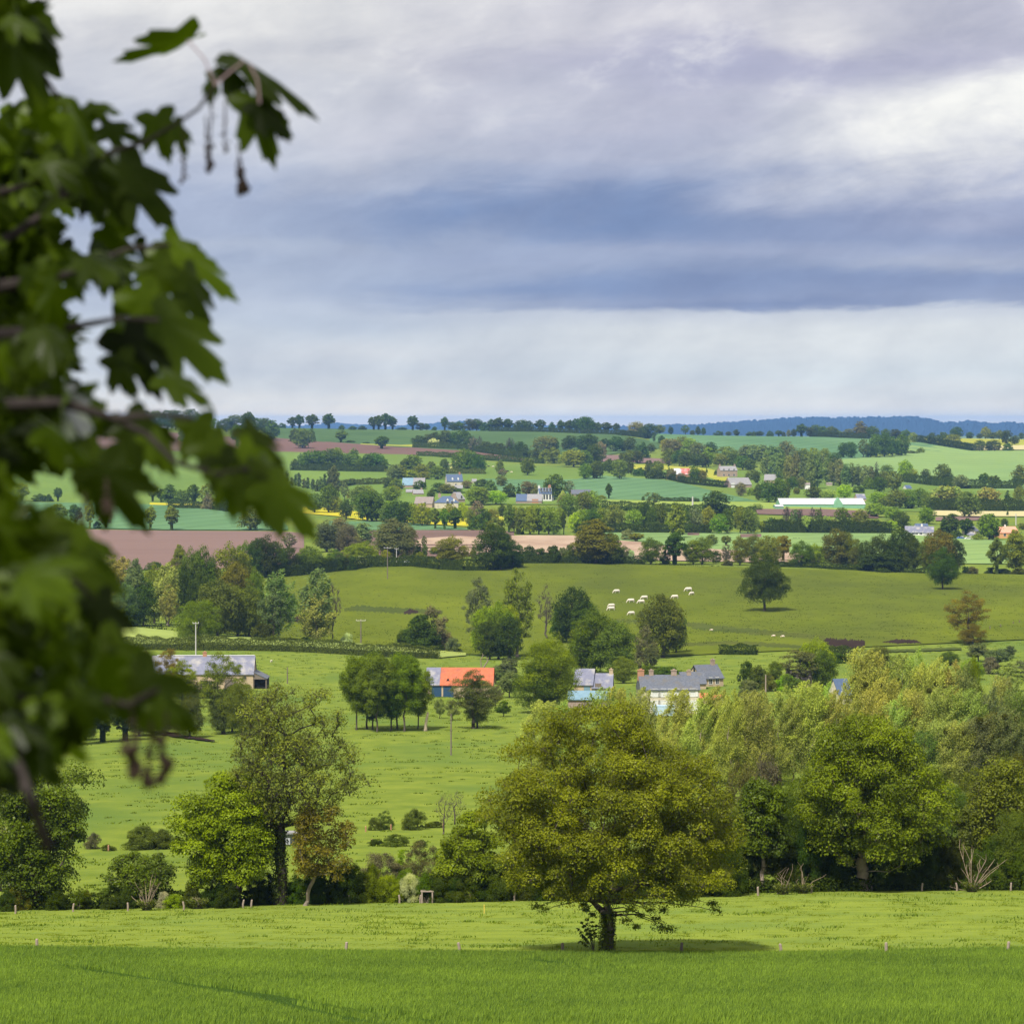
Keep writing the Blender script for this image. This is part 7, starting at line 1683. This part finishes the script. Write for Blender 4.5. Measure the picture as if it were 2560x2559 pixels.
# leaves that draw the outline
for a in [(353, 76, 214, 128, 78), (462, 114, 612, 220, 72), (432, 136, 472, 212, 30), (405, 150, 398, 205, 55), (482, 194, 522, 322, 12), (492, 200, 552, 268, 40), (296, 224, 322, 312, 10), (330, 236, 356, 300, 35),
          (20, 0, 124, 140, 35), (24, 76, 96, 218, 30), (60, 40, 120, 110, 50), (175, 200, 232, 214, 40), (-20, 20, 60, 60, 10), (150, 215, 120, 330, 10), (200, 240, 275, 265, 30), (235, 320, 338, 436, 30), (185, 330, 262, 440, 20),
          (345, 478, 457, 566, 48), (318, 460, 398, 530, 30), (352, 520, 404, 636, 42), (300, 500, 372, 600, 20), (305, 604, 440, 722, 40), (270, 560, 350, 690, 25), (318, 712, 408, 766, 58), (225, 680, 260, 760, 15), (240, 640, 310, 760, 20),
          (372, 802, 400, 900, 20), (470, 812, 547, 888, 40), (455, 850, 520, 915, 25), (420, 870, 470, 960, 35), (480, 885, 560, 950, 45), (520, 920, 606, 1022, 40), (455, 905, 520, 1000, 30), (500, 880, 575, 965, 55), (430, 900, 445, 992, 15), (400, 840, 470, 930, 30), (195, 888, 285, 1012, 5), (160, 860, 240, 960, 30), (250, 800, 340, 900, 25), (290, 826, 330, 900, 45),
          (90, 990, 175, 1050, 20), (150, 1020, 235, 1108, 30), (150, 1080, 238, 1190, 25), (190, 1140, 250, 1250, 30), (200, 1215, 300, 1315, 25), (262, 1285, 380, 1388, 15), (230, 1270, 300, 1330, 40), (60, 1360, 112, 1455, 0), (130, 1340, 90, 1440, 20), (300, 1330, 352, 1392, 30), (200, 1290, 250, 1370, 10)]:
    put(*a)
# the mass behind them
BND = [(-60, 40), (0, 60), (140, 75), (180, 90), (215, 170), (260, 205), (330, 215), (400, 262), (480, 290), (520, 320), (600, 310), (700, 315), (760, 255), (800, 220), (860, 200), (895, 90), (985, 40), (1020, 90), (1100, 150), (1200, 175), (1280, 215), (1340, 250), (1385, 220), (1410, 130), (1470, 60), (1560, -20)]
GAPS = [(160, 462, 34), (20, 140, 40), (5, 205, 34), (80, 215, 20), (285, 400, 30), (185, 640, 30), (165, 735, 30), (225, 745, 26), (305, 655, 28), (60, 930, 55), (20, 1345, 20), (330, 480, 18), (230, 590, 14)]
bv = [b[0] for b in BND]; bu = [b[1] for b in BND]


def mass(n, d_off, margin, gap_k, smin, smax):
    k = 0; tries = 0
    while k < n and tries < n * 40:
        tries += 1
        v = mrs.uniform(-120, 1480); lim = np.interp(v, bv, bu) - margin
        u = mrs.uniform(-160, max(lim, -100))
        if u > lim:
            continue
        if any((u - gu) ** 2 + (v + 25 - gv) ** 2 < (gr + gap_k) ** 2 for gu, gv, gr in GAPS):
            continue
        ang = R(mrs.normal(58, 38)); s = mrs.uniform(smin, smax) * (1.0 if v > 900 else .95)
        put(u - math.cos(ang) * s * .4, v - math.sin(ang) * s * .4, u + math.cos(ang) * s * .6, v + math.sin(ang) * s * .6, mrs.normal(0, 38), dist(v) + mrs.normal(d_off, .28), None, mrs.uniform(.2, .6), mrs.uniform(.1, .5), mrs.normal(0, .05))
        k += 1


mass(330, 0, 8, 30, 55, 112)
mass(330, .8, 40, 22, 50, 100)
for _ in range(260):     # small dense leaves down the left edge
    v = mrs.uniform(420, 1400); u = mrs.uniform(-60, 95)
    if any((u - gu) ** 2 + (v + 25 - gv) ** 2 < (gr + 16) ** 2 for gu, gv, gr in GAPS):
        continue
    ang = R(mrs.normal(62, 38)); s = mrs.uniform(45, 85)
    put(u, v, u + math.cos(ang) * s, v + math.sin(ang) * s, mrs.normal(0, 40), dist(v) + mrs.uniform(-.2, .5))
for _ in range(230):     # deep inner leaves around the trunk side
    v = mrs.uniform(230, 1380); u = mrs.uniform(-300, 60)
    if 880 < v < 990 and u > -20:
        continue
    ang = R(mrs.normal(70, 40)); s = mrs.uniform(60, 115)
    put(u, v, u + math.cos(ang) * s, v + math.sin(ang) * s, mrs.normal(0, 40), dist(v) + mrs.uniform(.5, 1.6))
# unseen crown leaves added above the frame, sunward, to dapple the branches with shade
for _ in range(900):
    a = np.array([mrs.uniform(-3.6, .1), mrs.uniform(2.2, 4.9), mrs.uniform(1.0, 3.2)])
    if a[2] < .32 * a[1] or a[2] > 3.4 + .2 * a[0]:
        continue
    d_ = mrs.randn(3) * .09 + np.array([.05, -.02, -.06])
    fo['upper'].leaf(a - MO, a + d_ / np.linalg.norm(d_) * mrs.uniform(.10, .16) - MO, mrs.uniform(-180, 180), mrs.rand(), .3, .2)
for k, f in fo.items():
    f.build('foliage', M_MAPLE, mp)


def branch(pts, r0, r1, name='branch', mat=None, k=7):
    m = MB(); n = len(pts)
    m.tube([tuple(SP(*p) - MO) if len(p) == 3 else tuple(SP(p[0], p[1], dist(p[1])) - MO) for p in pts], [r1 + (r0 - r1) * (1 - i / (n - 1)) ** 3.6 for i in range(n)], k)
    return m.build(name, mat or M_MBARK, mp)


tk = MB(); tk.tube([(0, 0, -.3), (.02, 0, .6), (-.05, .05, 1.6), (.02, .1, 2.6), (.1, .05, 3.6)], [.24, .17, .15, .12, .06], 12); tk.build('trunk', M_MBARK, mp)
for pts, a, b_ in [([(-1350, 700, 4.4), (-700, 640, 4.6), (-150, 560, 4.9), (90, 400, 5.1), (200, 290, 5.2), (275, 268, 5.2), (330, 236, 5.2), (375, 205, 5.2), (405, 160, 5.2)], .03, .003),
                   ([(-1350, 900, 4.6), (-600, 830, 4.6), (-100, 770, 4.5), (120, 760, 4.4), (215, 790, 4.4), (280, 822, 4.4), (330, 872, 4.35), (410, 895, 4.3), (470, 885, 4.3)], .03, .004),
                   ([(215, 790, 4.15), (300, 782, 4.15), (365, 790, 4.15)], .008, .004),
                   ([(-1350, 1000, 4.4), (-700, 1150, 4.1), (-200, 1250, 3.9), (60, 1330, 3.8), (30, 1430, 3.75), (62, 1520, 3.7), (92, 1600, 3.7)], .05, .007),
                   ([(60, 1330, 3.8), (160, 1310, 3.8), (240, 1330, 3.8), (300, 1300, 3.8)], .012, .004),
                   ([(-300, 1180, 4.0), (0, 1120, 3.9), (120, 1080, 3.9), (200, 1150, 3.9)], .02, .004),
                   ([(-300, 420, 5.0), (-50, 380, 5.2), (120, 330, 5.2), (60, 480, 5.1), (70, 560, 5.0)], .03, .008),
                   ([(-300, 120, 5.3), (0, 60, 5.4), (80, 140, 5.4), (130, 215, 5.3)], .02, .004),
                   ([(-100, 560, 4.9), (120, 520, 4.9), (240, 470, 5.0), (320, 462, 5.0)], .016, .004),
                   ([(-60, 640, 4.7), (120, 620, 4.7), (230, 600, 4.7), (300, 605, 4.7)], .016, .004)]:
    branch(pts, a, b_)
for p, q_c in [((405, 158), (353, 76)), ((405, 160), (462, 114)), ((400, 168), (432, 136)), ((470, 120), (490, 196))]:
    branch([(*p, 5.2), ((p[0] + q_c[0]) / 2 + 6, (p[1] + q_c[1]) / 2 - 6, 5.2), (*q_c, 5.2)], .0019, .0015, 'leaf_stalk', surf_mat('leaf_stalk', (.30, .20, .24), (.36, .26, .28), 10, .6), 5)


def raceme(u, v, ln, d, big=1.0):
    m = MB(); a = SP(u, v, d) - MO; b = SP(u + mrs.uniform(-8, 14), v + ln, d) - MO
    m.tube([tuple(a), tuple((a + b) / 2), tuple(b)], [.0016, .0014, .001], 5)
    for i in range(16):
        t = .3 + .7 * i / 15; p = a + (b - a) * t + mrs.randn(3) * .003 * big
        s = mrs.uniform(.002, .0042) * big * (.6 + 1.0 * t ** 2)
        st = []; nr = 5
        for j in range(nr + 1):
            th = math.pi * j / nr
            st.append((tuple(p + np.array([0, 0, s * 1.2 * math.cos(th)])), max(s * math.sin(th), 1e-5)))
        m.tube([q[0] for q in st], [q[1] for q in st], 6, cap=False)
    m.build('flower_cluster', M_FLOWER, mp)


for a in [(400, 180, 140, 5.2, 1.0), (388, 220, 95, 5.2, .9), (425, 190, 95, 5.2, .7), (448, 270, 92, 5.2, 1.3), (455, 300, 60, 5.2, 1.2), (346, 240, 105, 5.2, .8), (250, 1330, 128, 3.75, 1.7), (285, 1360, 118, 3.75, 1.3), (315, 1340, 123, 3.75, 1.7), (160, 930, 90, 4.2, 1.2), (200, 900, 70, 4.2, 1.0), (20, 1000, 90, 4.1, 1.2)]:
    raceme(*a)

# ------------------------------------------------------------------ grass
M_BLADE = leaf_mat('wheat_blade', .45, (1.7, 1.45, 1.1), obj_color=False, color=(.188, .300, .052, 1), contrast=.65)
M_TUFT = leaf_mat('meadow_tuft', .35, (1.5, 1.3, .8), obj_color=False, color=(.155, .208, .018, 1), contrast=.9)
M_TUFTD = leaf_mat('rough_tuft', .3, (1.4, 1.3, .9), obj_color=False, color=(.118, .182, .018, 1), contrast=.8)
M_TUFTV = leaf_mat('valley_tuft', .3, (1.4, 1.3, .9), obj_color=False, color=(.112, .158, .016, 1), contrast=.8)
grs = np.random.RandomState(99)


def blades(name, X, Y, h, wd, mat, label, lean=.35, tint=None):
    n = len(X); Z = ground(X, Y) - .02
    a = grs.uniform(0, 6.28, n); hh = h * grs.uniform(.6, 1.25, n); ww = wd * grs.uniform(.6, 1.3, n) * .5
    dx, dy = np.cos(a) * ww, np.sin(a) * ww
    lx, ly = grs.randn(n) * lean * hh * .6 + .12 * hh, grs.randn(n) * lean * hh * .6
    B = np.stack([X, Y, Z], 1)
    V = np.stack([B + np.stack([-dx, -dy, 0 * dx], 1), B + np.stack([dx, dy, 0 * dx], 1), B + np.stack([lx * .4 + dx * .8, ly * .4 + dy * .8, hh * .6], 1), B + np.stack([lx, ly, hh], 1), B + np.stack([lx * .4 - dx * .8, ly * .4 - dy * .8, hh * .6], 1)], 1).reshape(-1, 3)
    Fq = np.arange(n * 5).reshape(-1, 5)
    t = grs.rand(n) if tint is None else tint
    o = link(name, mesh_np(name, V, [Fq], np.repeat(t, 5)), mat); o['kind'] = 'stuff'; o['label'] = label
    return o


def wav(X, Y, scale, seed, k=14):
    r_ = np.random.RandomState(seed); o = np.zeros(len(X))
    for _ in range(k):
        a = r_.uniform(0, 6.28); f = 6.28 / (scale * r_.uniform(.45, 1.9)); o += np.sin((X * math.cos(a) + Y * math.sin(a)) * f + r_.uniform(0, 6.28))
    return o / math.sqrt(k)


def area(n, ya, yb, half=.235):
    Y = np.sqrt(grs.uniform(ya ** 2, yb ** 2, n)); X = grs.uniform(-half, half, n) * Y
    return X, Y


# tramlines: two pairs of wheel marks running away to the left
TRAM = [[(150, 2424), (420, 2462), (640, 2500), (800, 2540), (900, 2575)], [(225, 2428), (480, 2468), (660, 2492), (960, 2545), (1080, 2580)], [(1300, 2400), (1430, 2412), (1590, 2432)], [(1330, 2408), (1500, 2432)]]
def tram(X, Y):
    keep = np.ones(len(X), bool)
    for ln in TRAM:
        P = [at(min(u, 2800), min(v, 2558.9))[:2] for u, v in ln]
        for (x0, y0), (x1, y1) in zip(P[:-1], P[1:]):
            dx, dy = x1 - x0, y1 - y0; L2 = dx * dx + dy * dy
            t = np.clip(((X - x0) * dx + (Y - y0) * dy) / L2, 0, 1)
            keep &= ((X - x0 - t * dx) ** 2 + (Y - y0 - t * dy) ** 2) > .62 ** 2
    return keep


for ln in TRAM:
    Q = []
    P = [at(min(u, 2800), min(v, 2558.9))[:2] for u, v in ln]
    for (x0, y0), (x1, y1) in zip(P[:-1], P[1:]):
        for t in np.linspace(0, 1, 12):
            Q.append((x0 + (x1 - x0) * t, y0 + (y1 - y0) * t))
    V = []
    for i, (x, y) in enumerate(Q):
        a, b = Q[max(i - 1, 0)], Q[min(i + 1, len(Q) - 1)]; dx, dy = b[0] - a[0], b[1] - a[1]; l_ = math.hypot(dx, dy) or 1
        for s_ in (-.5, .5):
            X_, Y_ = x - dy / l_ * s_, y + dx / l_ * s_; V.append((X_, Y_, float(ground(X_, Y_)) + .034))
    f_ = [(2 * i, 2 * i + 1, 2 * i + 3, 2 * i + 2) for i in range(len(Q) - 1)]
    o = link('wheel_track', mesh_np('wheel_track', np.array(V), [np.array(f_)]), M_TRACK); o['kind'] = 'structure'
X, Y = area(1000000, 92, 165.3)
k = tram(X, Y); XT, YT = X[~k], Y[~k]; X, Y = X[k], Y[k]
pt = .45 + .10 * wav(X, Y, 14, 1) + .10 * wav(X, Y, 1.6, 2) + .9 * (grs.rand(len(X)) - .5)
blades('wheat_crop', X, Y, .32, .034, M_BLADE, 'young green wheat covering the near field', .2, tint=np.clip(pt, 0, 1))
blades('trodden_wheat', XT, YT, .13, .034, M_BLADE, 'short trodden wheat along the wheel tracks', .5, tint=np.zeros(len(XT)))  # trodden blades; darkest tint paints in the shade between the standing wheat
X, Y = area(400000, 165.2, 217)
nz = .55 * wav(X, Y, 5, 3) + .6 * wav(X, Y, 1.6, 4)
hm = .055 + .035 * np.clip(nz, 0, 1.5)
blades('meadow_grass', X, Y, hm, .07, M_TUFT, 'short bright meadow grass beyond the wheat', .5, np.clip(.6 - .14 * nz + .4 * (grs.rand(len(X)) - .5), 0, 1))
# rough tufts: field edge, meadow and the pasture behind
def tufts(n, pts, spread, h, wd, per):
    cx, cy = pts
    X = np.repeat(cx, per) + grs.randn(len(cx) * per) * np.repeat(spread, per); Y = np.repeat(cy, per) + grs.randn(len(cx) * per) * np.repeat(spread, per) * .8
    return X, Y


cx, cy = area(260, 168, 216); X, Y = tufts(0, (cx, cy), grs.uniform(.3, 1.3, 260), 0, 0, 34)
X2 = grs.uniform(-39, 39, 9000); Y2 = 165.2 + grs.randn(9000) * (.3 + .5 * np.clip(wav(X2, X2 * 0, 6, 9), 0, 2))
X3 = grs.uniform(6.5, 17, 4000); Y3 = 165.9 + grs.randn(4000) * .5
blades('rough_grass', np.concatenate([X, X2, X3[:len(Y3)]]), np.concatenate([Y, Y2, Y3]), .2, .06, M_TUFTD, 'darker rough grass tufts and field edge', .6)
cx, cy = area(5200, 225, 900, .21); sp_ = grs.uniform(.2, .9, 5200); X, Y = tufts(0, (cx, cy), sp_, 0, 0, 16)
blades('rough_grass', X, Y, .2, .16, M_TUFTV, 'scattered rough tufts over the valley pasture', .7)
cx, cy = area(7000, 905, 1290, .2); sp_ = grs.uniform(.4, 2.2, 7000); X, Y = tufts(0, (cx, cy), sp_, 0, 0, 12)
M_TUFTC = leaf_mat('hill_tuft', .3, (1.3, 1.2, .9), obj_color=False, color=(.05, .072, .012, 1), contrast=.8)
blades('rough_grass', X, Y, .5, .32, M_TUFTC, 'scattered rough tufts over the cow hill', .7)
